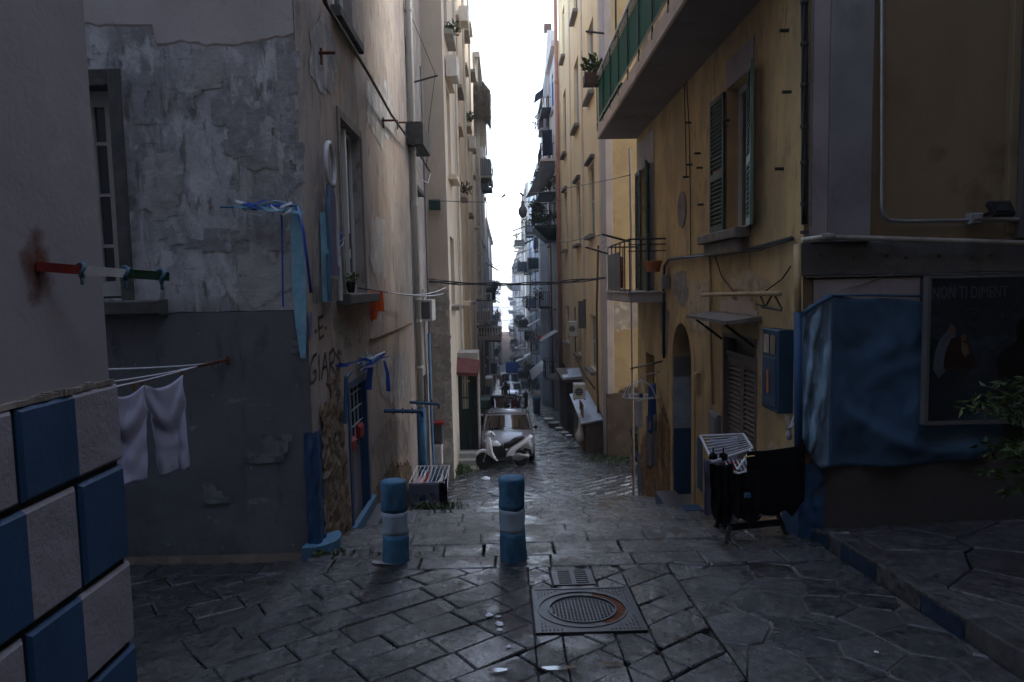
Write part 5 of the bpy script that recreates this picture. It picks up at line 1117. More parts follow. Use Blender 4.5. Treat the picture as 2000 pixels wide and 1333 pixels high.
# arched door
mb = MB(); mb.quad(fR(dA[0], dA[2], -.34), fR(dA[1], dA[2], -.34), fR(dA[1], dA[3], -.34), fR(dA[0], dA[3], -.34)); d = build(mb, 'arched_door', 'grey_sheet', B5)
mb = MB(); mb.bbox(fR, dA[0]+.05, uc-.02, dA[2], zs_-.1, -.34, -.30); build(mb, 'door_leaf', 'wood', d); mb = MB(); mb.bbox(fR, uc+.02, dA[1]-.05, dA[2], zs_-.1, -.34, -.30); build(mb, 'door_leaf', 'wood', d)
zj = RX(1326, 742)[1]; zk_ = RX(1326, 845)[1]
mb = MB(); mb.wbox(fR, dA[1]-.012, dA[1]+.004, dA[2], zk_, -.335, .004); build(mb, 'painted_jamb', 'blue_paint', B5); mb = MB(); mb.wbox(fR, dA[1]-.010, dA[1]+.003, zk_, zj, -.335, .003); build(mb, 'painted_jamb', 'white_paint', B5); mb = MB(); mb.wbox(fR, dA[1]-.008, dA[1], zj, zs_, -.335, 0.0); build(mb, 'grey_jamb', 'slate_paint', B5)
mb = MB(); n = 24
for k in range(n):                                                   # pale surround
    a, c = math.pi*k/n, math.pi*(k+1)/n
    r0, r1 = ra+.0, ra+.16
    P_ = lambda r, t: (uc+r*math.cos(t), zs_+r*1.02*math.sin(t))
    a0_, a1_, c0_, c1_ = P_(r0, a), P_(r1, a), P_(r0, c), P_(r1, c)
    mb.hexa([fR(*a0_, 0), fR(*a1_, 0), fR(*c1_, 0), fR(*c0_, 0), fR(*a0_, .025), fR(*a1_, .025), fR(*c1_, .025), fR(*c0_, .025)])
mb.wbox(fR, dA[1], dA[1]+.16, G(12.1)-.2, zs_, 0, .025); mb.wbox(fR, dA[0]-.16, dA[0], G(10.7)-.2, zs_, 0, .025); build(mb, 'arch_surround', 'ochre_plaster', B5)
# louvred door
w_ = dL[1]-dL[0]; hz = RX(1440, 702)[1]
mb = MB(); mb.quad(fR(dL[0], dL[2], -.16), fR(dL[1], dL[2], -.16), fR(dL[1], dL[3], -.16), fR(dL[0], dL[3], -.16)); mb.wbox(fR, dL[0], dL[1], hz, hz+.07, -.16, -.02); dd = build(mb, 'doorway', 'grey_sheet', B5)
mb = MB(); mb.wbox(fR, dL[0], dL[0]+.05, dL[2], dL[3], -.15, .01); mb.wbox(fR, dL[1]-.05, dL[1], dL[2], dL[3], -.15, .01); mb.wbox(fR, dL[0]+.05, dL[1]-.05, dL[3]-.05, dL[3], -.15, .01); build(mb, 'door_frame', 'shutter_taupe', B5)
for k in range(2): shutter(B5, fR(dL[1]-.055-k*(w_-.11)/2, dL[2]+.01, .0-.045), (0, -(w_-.12)/2, 0), hz-dL[2]-.02, 'shutter_taupe', .062, .035, 'louvred_door')
# canopy over it
t = thing('door_canopy', 'thin rusty edged canopy slab on brackets over the louvred door', 'canopy', fR((dL[0]+dL[1])/2, RX(1430, 612)[1], 0))
zca = RX(1400, 612)[1]; mb = MB(); mb.hexa([fR(dL[0]-.15, zca-.03, .0), fR(dL[1]+.35, zca-.03, 0), fR(dL[1]+.35, zca-.06, .42), fR(dL[0]-.15, zca-.06, .42), fR(dL[0]-.15, zca+.03, .0), fR(dL[1]+.35, zca+.03, 0), fR(dL[1]+.35, zca-.02, .42), fR(dL[0]-.15, zca-.02, .42)]); build(mb, 'slab', 'stone_sill', t)
for u in (dL[0]+.1, dL[1]+.05): mb = MB(); mb.tube([fR(u, zca-.35, .0), fR(u, zca-.07, .36)], .018, 6); build(mb, 'bracket', 'iron', t)
patch(B5, fR, [(dL[0]-.1, zca+.02), (dL[1]+.2, zca+.02), (dL[1]+.1, zca+.26), (dL[0]+.2, zca+.3)], 'stained_patch', 'fascia', amp=.006, step=.07, seed=7)
# rail over the canopy with bracket
za_ = RX(1545, 573)[1]; t = thing('wall_rail', "horizontal ochre pipe above the door canopy with an iron bracket at its near end", 'rail', fR(8.5, za_, 0))
mb = MB(); mb.tube([fR(RX(1388, 576)[0], RX(1388, 576)[1], .12), fR(RX(1545, 570)[0], za_, .12)], .028, 8); build(mb, 'pipe', 'ochre_pipe', t, True)
mb = MB(); c = RX(1515, 590)
for (a, b) in (((1500, 572), (1512, 600)), ((1512, 600), (1528, 572)), ((1505, 600), (1545, 606)), ((1530, 575), (1545, 603)), ((1494, 594), (1545, 606))): mb.tube([fR(*RX(*a), .10), fR(*RX(*b), .10)], .012, 5)
build(mb, 'bracket', 'iron', t)
# blue wall shrine
a, b = RX(1517, 640), RX(1548, 805); t = thing('wall_cabinet', 'blue painted wall cabinet with two small panes, beside the tarpaulin corner', 'wall cabinet', fR(7.3, b[1], 0))
y0c, y1c, z0c, z1c = RX(1550, 700)[0], a[0], RX(1530, 800)[1], a[1]
mb = MB(); mb.bbox(fR, y0c, y1c, z0c, z1c, 0, .16, .01); build(mb, 'case', 'door_blue', t)
mb = MB(); mb.bbox(fR, y0c+.04, y1c-.04, z0c+.05, z1c-.30, .155, .175, .008); build(mb, 'door', 'door_blue', t)
for k in range(2): mb = MB(); u = y0c+.05+k*(y1c-y0c-.1)/2; mb.wbox(fR, u+.01, u+(y1c-y0c-.1)/2-.02, z1c-.26, z1c-.06, .158, .168); build(mb, 'pane', 'window_glass', t)
mb = MB(); uu = (y0c+y1c)/2; mb.wbox(fR, uu-.03, uu+.02, (z0c+z1c)/2-.25, (z0c+z1c)/2, .176, .19); build(mb, 'ornament', 'terracotta', t)
a, b = RX(1393, 802), RX(1410, 860); t = boxthing('meter_cabinet', 'flat grey metal cabinet on the ochre wall left of the louvred door', 'meter box', fR, a[0]-.38, a[0], b[1]-.1, a[1], 0, .07, 'grey_pilaster')
# big window with shutters
wo = window(B5, fR, *wA, fm='window_white', dep=.15, mull=1, fw_=.07)
hA = wA[3]-wA[2]
shutter(B5, fR(wA[1], wA[2]+.02, .02), (0, .60, 0), hA-.04, 'shutter_green', .058, label='green louvred shutter folded back flat on the wall')
d = Vector((-.13, -.50, 0)); shutter(B5, fR(wA[0], wA[2]-.0, .03), d, hA-.02, 'shutter_green_lit', .058, label='green louvred shutter swung half open towards the camera')
zz = RX(1385, 480)[1]; mb = MB(); mb.bbox(fR, wA[0]-.1, RX(1388, 470)[0], wA[2]-.12, wA[2]-.0, -.05, .20, .012); mb.bbox(fR, wA[0]+.0, RX(1388, 470)[0]-.08, wA[2]-.30, wA[2]-.12, 0, .13, .02); build(mb, 'sill', 'stone_sill', B5)
mb = MB(); mb.wbox(fR, wA[0]-.18, wA[0]-.0, wA[2], wA[3]+.35, 0, .018); mb.wbox(fR, wA[0], wA[1]+.0, wA[3], wA[3]+.35, 0, .018); build(mb, 'window_surround', 'light_pilaster', B5)
# balcony door
window(B5, fR, *wB, fm='window_cream', dep=.15, mull=1)
shutter(B5, fR(wB[1], wB[2], .02), (0, .5, 0), wB[3]-wB[2], 'shutter_green', .06, label='green shutter leaf beyond the balcony door'); shutter(B5, fR(wB[0], wB[2], .03), (-.16, -.46, 0), wB[3]-wB[2], 'shutter_green_lit', .06, label='green shutter leaf swung open on the near side of the balcony door')
mb = MB(); mb.wbox(fR, wB[0]-.45, wB[0], wB[2], wB[3]+.6, 0, .014); mb.wbox(fR, wB[0], wB[1]+.4, wB[3], wB[3]+.6, 0, .014); build(mb, 'window_surround', 'lilac_grey_pilaster', B5)
for o in (wA2, wB2): window(B5, fR, *o, fm='window_white', dep=.15)
window(B5, fR, *wS, fm='grey_sheet', dep=.15, mull=0)
# oval plaque
c = RX(1333, 410); mb = MB(); vs = [fR(c[0]+.26*math.cos(2*math.pi*k/28), c[1]+.30*math.sin(2*math.pi*k/28), .02) for k in range(28)]; mb.poly(vs); mb.add(vs+[fR(c[0]+.26*math.cos(2*math.pi*k/28), c[1]+.30*math.sin(2*math.pi*k/28), 0) for k in range(28)], [(k, (k+1)%28, 28+(k+1)%28, 28+k) for k in range(28)]); build(mb, 'oval_plaque', 'stone_sill', B5)
for k, (poly, m) in enumerate(((((1420,545),(1450,530),(1500,540),(1505,565),(1440,570)), 'ochre_flake'), (((1345,560),(1375,545),(1395,570),(1385,640),(1360,660),(1348,620)), 'ochre_flake'), (((1480,620),(1510,640),(1508,760),(1490,800),(1482,720)), 'ochre_flake'), (((1315,530),(1340,525),(1345,600),(1322,590)), 'old_render'), (((1290,560),(1308,600),(1305,700),(1292,690)), 'old_render'), (((1480,880),(1520,870),(1530,990),(1490,1010)), 'ochre_flake'))):
    patch(B5, fR, [LX(a_, b_, XR) for a_, b_ in poly], 'plaster_patch', m, amp=.005, base=.004, step=.035, seed=80+k, rough_edge=.10)
# stained base, painted corner strip
patch(B5, fR, [LX(*p, XR) for p in ((1250,1000),(1250,880),(1262,840),(1275,800),(1285,830),(1296,790),(1310,840),(1312,985),(1300,1010))], 'stained_plaster', 'stained_ochre', amp=.025, step=.07, seed=4)
a = RX(1245, 880); mb = MB(); mb.wbox(fR, YR1-.5, YR1+.02, RX(1245, 950)[1], a[1], -.02, .02); build(mb, 'painted_strip', 'blue_paint', B5); mb = MB(); mb.wbox(fR, YR1-.5, YR1+.018, G(YR1)-.2, RX(1245, 950)[1], -.02, .018); build(mb, 'painted_strip', 'white_paint', B5)
a = RX(1366, 850); mb = MB(); mb.wbox(fR, RX(1372, 900)[0], RX(1363, 900)[0], RX(1366, 955)[1], RX(1366, 855)[1], 0, .012); build(mb, 'painted_strip', 'blue_paint', B5)
for (px, py) in ((1425,235),(1374,400),(1368,300),(1540,60),(1545,180),(1352,322),(1345,346),(1350,240),(1372,328),(1530,330)):
    a = RX(px, py); mb = MB(); mb.tube([fR(a[0], a[1], 0), fR(a[0], a[1], .09)], .018, 6); build(mb, 'wall_pin', 'iron', B5)
# steps
t = thing('door_steps', 'two stone steps with blue risers running up to the arched doorway', 'steps', (XR-.3, 12, G(12)))
def RXY(px, py, zz): 
    d = ray(px, py); k = (zz-H)/d.z; return Vector((d.x*k, d.y*k, zz))
mb = MB(); mb.bbox(fR, 10.55, 12.0, G(13)-.3, -1.10, 0, .36, .015); build(mb, 'upper_step', 'step_stone', t)
mb = MB(); mb.wbox(fR, 10.56, 11.99, G(13)-.3, -1.13, .36, .366); build(mb, 'painted_riser', 'blue_paint', t)
mb = MB(); mb.bbox(fR, 11.1, 12.2, G(13)-.3, -1.33, .0, .66, .015); build(mb, 'lower_step', 'step_stone', t)
mb = MB(); mb.wbox(fR, 11.12, 12.18, -1.352, -1.335, .655, .668); build(mb, 'worn_edge', 'stone_sill', t)
mb = MB(); mb.bbox(fR, dA[0]+.0, dA[1]+.0, -1.2, dA[2], -.3, .05, .012); build(mb, 'threshold', 'stone_sill', t)
mb = MB(); mb.bbox(fR, dA[0]-.62, dA[0]-.36, G(10.5)-.2, G(10.4)+.16, 0, .3, .015); build(mb, 'painted_block', 'blue_paint', t)
# ------------------------------------------------------------------ big balcony
BB = thing('long_balcony', 'long balcony overhead on the right with green panels, a white rail and a grey underside', 'balcony', (XR-.4, 11.5, 6)); nB = XR-2.12; zB = FY(1205, 271, 15.3)[1]; zT_ = zB+.27
mb = MB(); mb.bbox(fR, 6.9, YR1-.05, zB, zT_, 0, nB, .02); s = build(mb, 'slab', 'fascia', BB)
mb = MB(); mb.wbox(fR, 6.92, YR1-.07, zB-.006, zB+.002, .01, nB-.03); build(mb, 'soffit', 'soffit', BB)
for k in range(9):
    ya, yb = 6.95+k*.93, 6.95+(k+1)*.93-.03; mb = MB(); mb.wbox(fR, ya, yb, zT_+.14, zT_+.92, nB-.045, nB-.03); build(mb, 'green_panel', 'green_sheet', BB)
    mb = MB(); mb.tube([fR(yb+.015, zT_-.1, nB-.0), fR(yb+.015, zT_+1.05, nB-.0)], .014, 6); mb.tube([fR(yb+.015, zT_-.1, nB+.0), fR(yb+.015, zT_-.1, nB-.03)], .014, 6); build(mb, 'post', 'green_gate', BB)
mb = MB(); mb.wbox(fR, YR1-.12, YR1-.10, zT_+.1, zT_+.92, .05, nB-.05); build(mb, 'green_panel', 'green_sheet', BB)
mb = MB(); mb.wbox(fR, 6.93, YR1-.08, zT_+1.03, zT_+1.07, nB-.04, nB+.025); build(mb, 'handrail', 'window_white', BB)
mb = MB(); mb.wbox(fR, 6.93, YR1-.08, zT_+.935, zT_+.955, nB-.03, nB+.0); build(mb, 'upper_rail', 'cream_pipe', BB); mb = MB(); mb.tube([fR(6.93, zT_+.09, nB), fR(YR1-.08, zT_+.09, nB)], .018, 6); build(mb, 'lower_rail', 'cream_pipe', BB)
mb = MB(); a = P3(1145, 62, 14.5); mb.tube([a, fR(14.2, a.z-.15, nB)], .022, 6); o = build(mb, 'clothes_rod', 'iron', None, loc=a); tag(o, 'dark rod poking left from the top of the green balcony', 'clothes rod')
mb = MB(); a = P3(1203, 70, 12.8); mb.tube([a-Vector((0,0,.1)), a+Vector((0,0,1.6))], .018, 6); o = build(mb, 'awning_pole', 'shutter_green', None, loc=a); tag(o, 'slim green pole standing up behind the far part of the green balcony rail', 'pole')
c = P3(1160, 165, 15.3); t = thing('flower_trough', 'brown flower trough with leafy plants hung outside the far end of the green balcony', 'flower box', c)
mb = MB(); mb.box(c+Vector((-.22,-.18,-.02)), c+Vector((.22,.18,.20))); build(mb, 'trough', 'brown_plastic', t)
mb = MB(); leafy(mb, c+Vector((0,0,.36)), .27, 170, .14, 4, .8, .9, 2); build(mb, 'foliage', ['leaf_green', 'leaf_pale'], t)
# ------------------------------------------------------------------ small balcony
nS = XR-2.30; ya, yb = 12.65, 15.35; zS = FY(1270, 573, 12.65)[1]
SB = thing('small_iron_balcony', 'small balcony on the ochre wall with a dark sheet metal front and iron drying arms', 'balcony', (XR-.35, 14, zS))
mb = MB(); mb.bbox(fR, ya, yb, zS-.17, zS, 0, nS, .02); mb.bbox(fR, ya-.02, yb, zS-.0, zS+.03, 0, nS+.02, .01); build(mb, 'slab', 'lilac_grey_pilaster', SB)
railing(SB, fR, ya+.03, yb-.03, zS, 1.0, nS-.03, 'iron', .45, r=.013)
for k in range(3): u0 = ya+1.0+k*.55; mb = MB(); mb.wbox(fR, u0, u0+.53, zS+.05, zS+.82, nS-.02, nS-.01); build(mb, 'metal_sheet', 'grey_sheet', SB)
mb = MB(); mb.tube([fR(ya+.02, zS+.78, 0), fR(ya+.02, zS+.78, nS)], .012, 5); mb.tube([fR(ya+.02, zS+.9, 0), fR(ya+.02, zS+.9, nS)], .012, 5); build(mb, 'rail', 'iron', SB)
for (a_, b_) in (((1176, 458), (1228, 472)), ((1143, 483), (1187, 496))):
    q = P3(*b_, 13.2 if b_[0] > 1200 else 15.2); p = P3(*a_, q.y); mb = MB(); mb.tube([p, q], .022, 6); build(mb, 'drying_arm', 'iron', SB)
for k in range(4): a = P3(1176+k*11, 459+k*3, 13.2); b = P3(1143+k*11, 483+k*3.2, 15.2); mb = MB(); mb.tube([a, b], .006, 4); build(mb, 'line', 'white_cloth', SB)
mb = MB(); mb.tube([fR(ya+.6, zS+.1, nS+.02), fR(ya+.55, zS+.4, nS+.02), fR(ya+.62, zS+.7, nS+.02)], .03, 6); build(mb, 'rust_streak', 'rust', SB)
c = P3(1276, 522, 12.4); t = thing('planter', 'orange brown terracotta planter hooked on the near end of the small iron balcony', 'planter', c); mb = MB(); mb.lathe(c+Vector((0,0,-.09)), [(.11, 0), (.15, .16), (.165, .16), (.165, .2), (.14, .2)], 16); build(mb, 'pot', 'terracotta', t); mb = MB(); mb.lathe(c+Vector((0,0,.08)), [(.13, 0), (.13, .02)], 12); build(mb, 'soil', 'soil', t)
# cables and pipes on the alley wall
def wpts(l, n, X=XR): return [wallR(X)(*LX(a, b, X), n) for a, b in l]
wire('conduit', wpts([(1302, 700), (1301, 560), (1303, 520), (1312, 507), (1345, 503), (1400, 495), (1455, 490), (1500, 480), (1556, 466)], .05), .026, 'iron', 'dark conduit running along the ochre wall and turning down beside the small balcony', 'conduit', n=7)
wire('power_cable', wpts([(1345, 503), (1420, 497), (1500, 488), (1530, 478), (1560, 470)], .09), .012, 'black_plastic', 'black wire slung under the dark conduit', 'cable')
wire('power_cable', wpts([(1353, 500), (1352, 380), (1350, 260), (1345, 160)], .03), .009, 'black_plastic', 'thin vertical wire on the ochre wall right of the oval plaque', 'cable'); wire('power_cable', wpts([(1340, 165), (1343, 280), (1344, 345)], .03), .008, 'black_plastic', 'short thin wire coming down beside the pins on the ochre wall', 'cable')
wire('conduit', wpts([(1390, 500), (1391, 600), (1393, 700), (1396, 790)], .03), .018, 'ochre_pipe', 'narrow ochre conduit dropping down the wall left of the louvred door', 'conduit')
wire('power_cable', wpts([(1402, 500), (1415, 540), (1440, 572), (1500, 570), (1535, 545), (1552, 520)], .04), .009, 'iron', 'dark wire drooping between the conduit and the rail above the canopy', 'cable')
wire('conduit', wpts([(1240, 720), (1270, 714), (1303, 706)], .1), .018, 'iron', 'iron bar fixed above the narrow slit window', 'conduit')
wire('conduit', wpts([(1235, 290), (1238, 450), (1240, 700), (1243, 980)], .06), .03, 'lilac_grey_pilaster', 'slim pale pipe running down the far corner of the ochre building', 'pipe')
c = RX(1308, 550); t = boxthing('junction_box', 'small grey round cornered box under the dark conduit bend', 'junction box', fR, c[0]-.1, c[0]+.12, c[1]-.14, c[1]+.12, .02, .12, 'grey_pilaster')
c = RX(1365, 745); t = boxthing('junction_box', 'little box fixed on the ochre wall just right of the arch', 'junction box', fR, c[0]-.08, c[0]+.08, c[1]-.16, c[1]+.14, 0, .07, 'ochre_pipe')
# round clothes hanger with clothes by the slit window
c = P3(1252, 772, 13.2); t = thing('hanging_airer', 'white round clothes airer hooked by the slit window with small clothes on it', 'clothes airer', c)
mb = MB()
for r_ in (.36, .24): mb.tube([c+Vector((r_*math.cos(a), r_*.8*math.sin(a), -.03)) for a in [R(k*20) for k in range(19)]], .011, 5)
for k in range(8): a = R(k*45); mb.tube([c+Vector((0, 0, .30)), c+Vector((.25*math.cos(a), .2*math.sin(a), .18)), c+Vector((.36*math.cos(a), .29*math.sin(a), -.03))], .009, 5)
mb.tube([c+Vector((0, 0, .3)), c+Vector((.1, 0, .4)), fR(13.2, c.z+.45, 0)], .012, 5); build(mb, 'frame', 'white_enamel', t)
mb = MB(); mb.lathe(c+Vector((0,0,-.02)), [(.03, -.05), (.05, 0), (.03, .05)], 8); build(mb, 'hub', 'blue_paint', t)
for (m, pa, pb, dr, lb) in (('white_cloth', (1241, 780), (1254, 780), .55, 'small white towel hanging at the left of the round airer'), ('blue_cloth', (1266, 752), (1281, 748), .95, 'bright blue cloth hanging at the right of the round airer'), ('grey_cloth', (1262, 812), (1283, 808), 1.05, 'long grey shirt hanging below the blue cloth')):
    cloth('laundry', m, P3(*pa, 13.1), P3(*pb, 13.2), dr, lb, folds=1.5, nu=8, nv=10, amp=.02, ragged=.08)
# ================================================================== front of the ochre building (faces the camera)
f0 = wallF(YC)
def F0(px, py): return FY(px, py, YC)
def pw(mb, x0, x1, z0, z1, n0, n1, b=.006): mb.bbox(f0, x0, x1, z0, z1, n0, n1, b)
zb1, zb0 = F0(1700, 472)[1], F0(1700, 537)[1]; xa = [F0(p, 300)[0] for p in (1582, 1614, 1696, 1968, 1985)]
zlow = F0(1750, 900)[1]; XE = 13
px0, px1, pz0, pz1 = FY(1812, 800, YC-.2)[0], F0(2000, 800)[0]+1.2, F0(1810, 815)[1], F0(1810, 545)[1]
mb = MB(); wall_faces(mb, f0, XR, XE, -.6, ZR, [(xa[2]+.10, xa[3], zb1+.28, ZR-1, .05)]); build(mb, 'front_wall', 'umber_wall', B5)
mb = MB(); mb.quad(f0(xa[2]+.10, zb1+.28, -.05), f0(xa[3], zb1+.28, -.05), f0(xa[3], ZR-1, -.05), f0(xa[2]+.10, ZR-1, -.05)); build(mb, 'recessed_panel', 'umber_wall', B5)
mb = MB(); pw(mb, xa[0], xa[1], zb1+.0, ZR, 0, .05); build(mb, 'pilaster_edge', 'light_pilaster', B5); mb = MB(); pw(mb, xa[1], xa[2], zb1+.0, ZR, 0, .07); build(mb, 'pilaster', 'grey_pilaster', B5)
mb = MB(); pw(mb, xa[3], xa[4], zb1+.05, ZR, 0, .03); build(mb, 'pilaster_edge', 'umber_wall', B5); mb = MB(); pw(mb, xa[4], XE, zb1+.0, ZR, 0, .09); build(mb, 'pilaster', 'low_wall_paint', B5)
mb = MB(); pw(mb, F0(1560,500)[0]+.02, XE, zb0, zb1-.002, 0, .030, .008); build(mb, 'string_band', 'band_grey', B5); mb = MB(); pw(mb, XR+.02, XE, zb0-.022, zb0-.002, 0, .05, .006); build(mb, 'ledge', 'dark_stone', B5)
mb = MB(); pw(mb, XR+.10, XE, -.4, zb0-.032, 0, .02); build(mb, 'lower_wall', 'low_wall_paint', B5)
mb = MB(); pw(mb, XR+.10, px0-.0, zlow+.9, zb0-.034, .02, .026); build(mb, 'pale_render', 'light_pilaster', B5)
for k in range(7):
    p = F0(1600+k*55+(k%3)*9, 500+(k%2)*4); mb = MB(); mb.tube([f0(p[0], p[1], .02), f0(p[0], p[1], .05)], .014, 6); build(mb, 'wall_pin', 'iron', B5)
# blue painted corner
x0b, x1b = F0(1556, 980)[0], F0(1606, 980)[0]
mb = MB(); mb.grid(lambda u, v: f0(XR-.03+(x1b-XR+.03)*u, -.25+(zlow+.25)*v, .03+.02*noise.noise(Vector((u*4, v*8, 1)))), 10, 30); mb.grid(lambda u, v: Vector((XR-.03-.004*noise.noise(Vector((u*4, v*8, 1))), YC-.03+u*.42, -.35+(zlow+.35)*v)), 6, 20); build(mb, 'painted_corner', 'blue_paint', B5, True)
# pipes
t = thing('wall_pipe', 'horizontal pipe running right along the dark wall from the ochre corner, its first metre pale', 'pipe', f0(XR, zb1, .1)); a, b, c = F0(1556, 471), F0(1592, 466), F0(2000, 478)
mb = MB(); mb.tube([f0(a[0], a[1], .13), f0(b[0], b[1], .13)], .025, 8); build(mb, 'pale_length', 'cream_pipe', t, True); mb = MB(); mb.tube([f0(b[0], b[1], .13), f0(b[0]+.12, b[1], .13)], .042, 8); mb.tube([f0(b[0]+.12, b[1], .13), f0(c[0]+4, c[1]-.2, .13)], .026, 8); build(mb, 'pipe', 'stone_sill', t, True)
t = thing('conduit', 'pale conduit coming down the umber panel and bending right below it', 'conduit', f0(F0(1716,300)[0], 4, 0)); 
mb = MB(); mb.tube([f0(F0(1715,100)[0], 9, .06)]+[f0(*F0(*p), .06) for p in ((1716, 0), (1716, 405), (1719, 422), (1730, 432), (1760, 434), (1995, 430), (2100, 428))], .020, 8); build(mb, 'pipe', 'steel', t, True)
a = F0(1888, 430); t2 = boxthing('junction_box', 'square box on the pale conduit left of the floodlight', 'junction box', f0, a[0]-.03, a[0]+.10, a[1]-.05, a[1]+.06, .02, .10, 'grey_pilaster')
a, b = F0(1900, 424), F0(1950, 396); t = thing('floodlight', 'small black floodlight on the dark wall at the upper right, switched off', 'floodlight', f0(a[0], a[1], .1))
mb = MB(); mb.hexa([f0(a[0],a[1],.30),f0(b[0]-.04,a[1],.30),f0(b[0],b[1],.16),f0(a[0]+.04,b[1],.16)]+[f0(a[0],a[1]-.03,.26),f0(b[0]-.04,a[1]-.03,.26),f0(b[0],b[1]-.03,.11),f0(a[0]+.04,b[1]-.03,.11)]); build(mb, 'housing', 'black_plastic', t); mb = MB(); mb.quad(f0(a[0]+.03,a[1]+.02,.298),f0(b[0]-.06,a[1]+.02,.298),f0(b[0]-.03,b[1]-.02,.18),f0(a[0]+.06,b[1]-.02,.18)); mb.v = [v+Vector((0,0,.006)) for v in mb.v]; build(mb, 'lens', 'dark_glass', t); mb = MB(); mb.tube([f0((a[0]+b[0])/2, a[1]+.02, .0), f0((a[0]+b[0])/2, a[1]+.03, .2)], .02, 6); build(mb, 'arm', 'black_plastic', t)
t = thing('cable_bundle', 'thick taped bundle of black cables coming down the corner between ochre and grey', 'cable', f0(XR, 4, .1)); 
for k in range(4):
    mb = MB(); mb.tube([f0(F0(1566, y)[0]+.018*math.cos(k*1.6+y*.01), F0(1566, y)[1], .06+.018*math.sin(k*1.6+y*.01)) for y in range(-40, 470, 30)], .016, 6); build(mb, 'cable', 'black_plastic', t, True)
for y in (10, 90, 170, 250, 320, 400, 455): p = F0(1566, y); mb = MB(); mb.tube([f0(p[0], p[1]-.015, .06), f0(p[0], p[1]+.015, .06)], .042, 8); build(mb, 'cable_tie', 'iron', t)
t = thing('corner_downpipe', 'ochre downpipe at the building corner, painted blue below', 'drainpipe', f0(XR-.03, 1, .05)); a = [F0(1553, 478), F0(1554, 610), F0(1553, 640), F0(1555, 900)]
mb = MB(); mb.tube([f0(*a[0], .05), f0(*a[1], .05)], .038, 8); build(mb, 'upper_pipe', 'ochre_pipe', t, True); mb = MB(); mb.tube([f0(*a[1], .05), f0(*a[3], .05)], .042, 8); build(mb, 'painted_pipe', 'blue_paint', t, True)
# tarpaulin
xt = [F0(1560, 700)[0], F0(1612, 700)[0], F0(1960, 700)[0]]; zt_ = F0(1620, 577)[1]; ztr = F0(1800, 585)[1]; zl0 = F0(1555, 612)[1]; zbm = F0(1600, 905)[1]
T_ = thing('tarpaulin', 'blue tarpaulin draped round the building corner, hanging in folds on its pale left end', 'tarpaulin', (xt[1], YC-.1, zbm))
def tl_(u, v):                                                       # pale left flap
    x = xt[0]-.02+(xt[1]-xt[0]+.02)*u; top = zl0+(zt_-zl0)*u**.8; bot = F0(1562, 800)[1]*(1-u)+zbm*u if v < 2 else 0
    bot = F0(1565, 840)[1]+(zbm-F0(1565, 840)[1])*min(1, u*1.3)-.05*math.sin(u*3.1)
    z = top+(bot-top)*v; dep = .05+.07*u
    fold = .045*math.sin((u*1.2+v*.9*(1-abs(u-.5)))*11)+.035*math.sin(v*17-6*(u-.5)**2*4)*math.sin(u*math.pi)*(v**.7)+.03*noise.noise(Vector((u*4, v*6, 2)))+.03*noise.noise(Vector((u*8+v*6, v*12-u*5, 2)))
    return f0(x, z, dep+fold*math.sin(u*math.pi)**.6)
mb = MB(); mb.grid(tl_, 26, 46); o = build(mb, 'pale_flap', 'tarp_light', T_, True); sm = o.modifiers.new('thickness', 'SOLIDIFY'); sm.thickness = .006
def tr_(u, v):
    x = xt[1]-.01+(xt[2]-xt[1])*u; top = zt_+(ztr-zt_)*min(1, u*2)-.02*math.sin(u*9)**2; sagb = -.05*math.sin(u*math.pi)+.10*u*u
    z = top+(zbm+sagb-top)*v
    d = .09-.06*min(1, u*5)
    sw_ = math.exp(-((v-.60-.33*math.sin(min(1, u*1.25)*math.pi*.55))/.055)**2)*.055*min(1, u*4)
    fold = .02*math.sin((v*1.6+u*2.4)*6)*v + .03*noise.noise(Vector((u*5, v*3, 7)))*(.3+v) + .045*math.sin((u*3-v*2.2)*5)*max(0, v-.4) + .012*noise.noise(Vector((u*16, v*12, 3))) + .006*math.sin((u*5+v*7)*2.3+6*noise.noise(Vector((u*3, v*3, 1))))
    return f0(x, z, max(.03, .035+d+sw_+fold))
mb = MB(); mb.grid(tr_, 60, 46); o = build(mb, 'sheet', 'tarp', T_, True); sm = o.modifiers.new('thickness', 'SOLIDIFY'); sm.thickness = .006
mb = MB(); mb.tube([f0(xt[0], zl0, .09), f0((xt[0]+xt[1])/2, (zl0+zt_)/2+.02, .14), f0(xt[1], zt_, .13)], .022, 7); mb.tube([f0(xt[1], zt_, .13), f0(xt[1]+.35, zt_-.005, .08), f0(xt[2], ztr, .06)], .014, 6); build(mb, 'rolled_edge', 'tarp', T_, True)
wire('cord', [f0(xt[1], zt_+.02, .18), f0(*F0(1660, 560), .05), f0(*F0(1740, 535), .03)], .006, 'stone_sill', 'thin cord tied from the tarpaulin corner up to the ledge', 'cord')
# poster
T_ = thing('poster_board', 'large dark framed poster with faint lettering and dim figures on the blue tarpaulin', 'poster', f0(px0, pz0, .1)); n_ = .20
mb = MB(); mb.wbox(f0, px0, px1, pz0, pz1, .14, n_); build(mb, 'print', 'poster_dark', T_)
mb = MB(); mb.wbox(f0, px0-.035, px0-.003, pz0-.04, pz1+.03, .13, n_+.012); mb.wbox(f0, px0, px1, pz0-.04, pz0-.003, .13, n_+.012); mb.wbox(f0, px0, px1, pz1+.003, pz1+.03, .13, n_+.012); build(mb, 'frame', 'band_grey', T_)
def shape(name, m, pts, n, parent): mb = MB(); k = len(pts); P_ = [FY(a, b, YC-n) for a, b in pts]; mb.add([f0(*p, n) for p in P_]+[f0(*p, n_-.001) for p in P_], [tuple(range(k))]+[(i, (i+1)%k, k+(i+1)%k, k+i) for i in range(k)]); build(mb, name, m, parent)
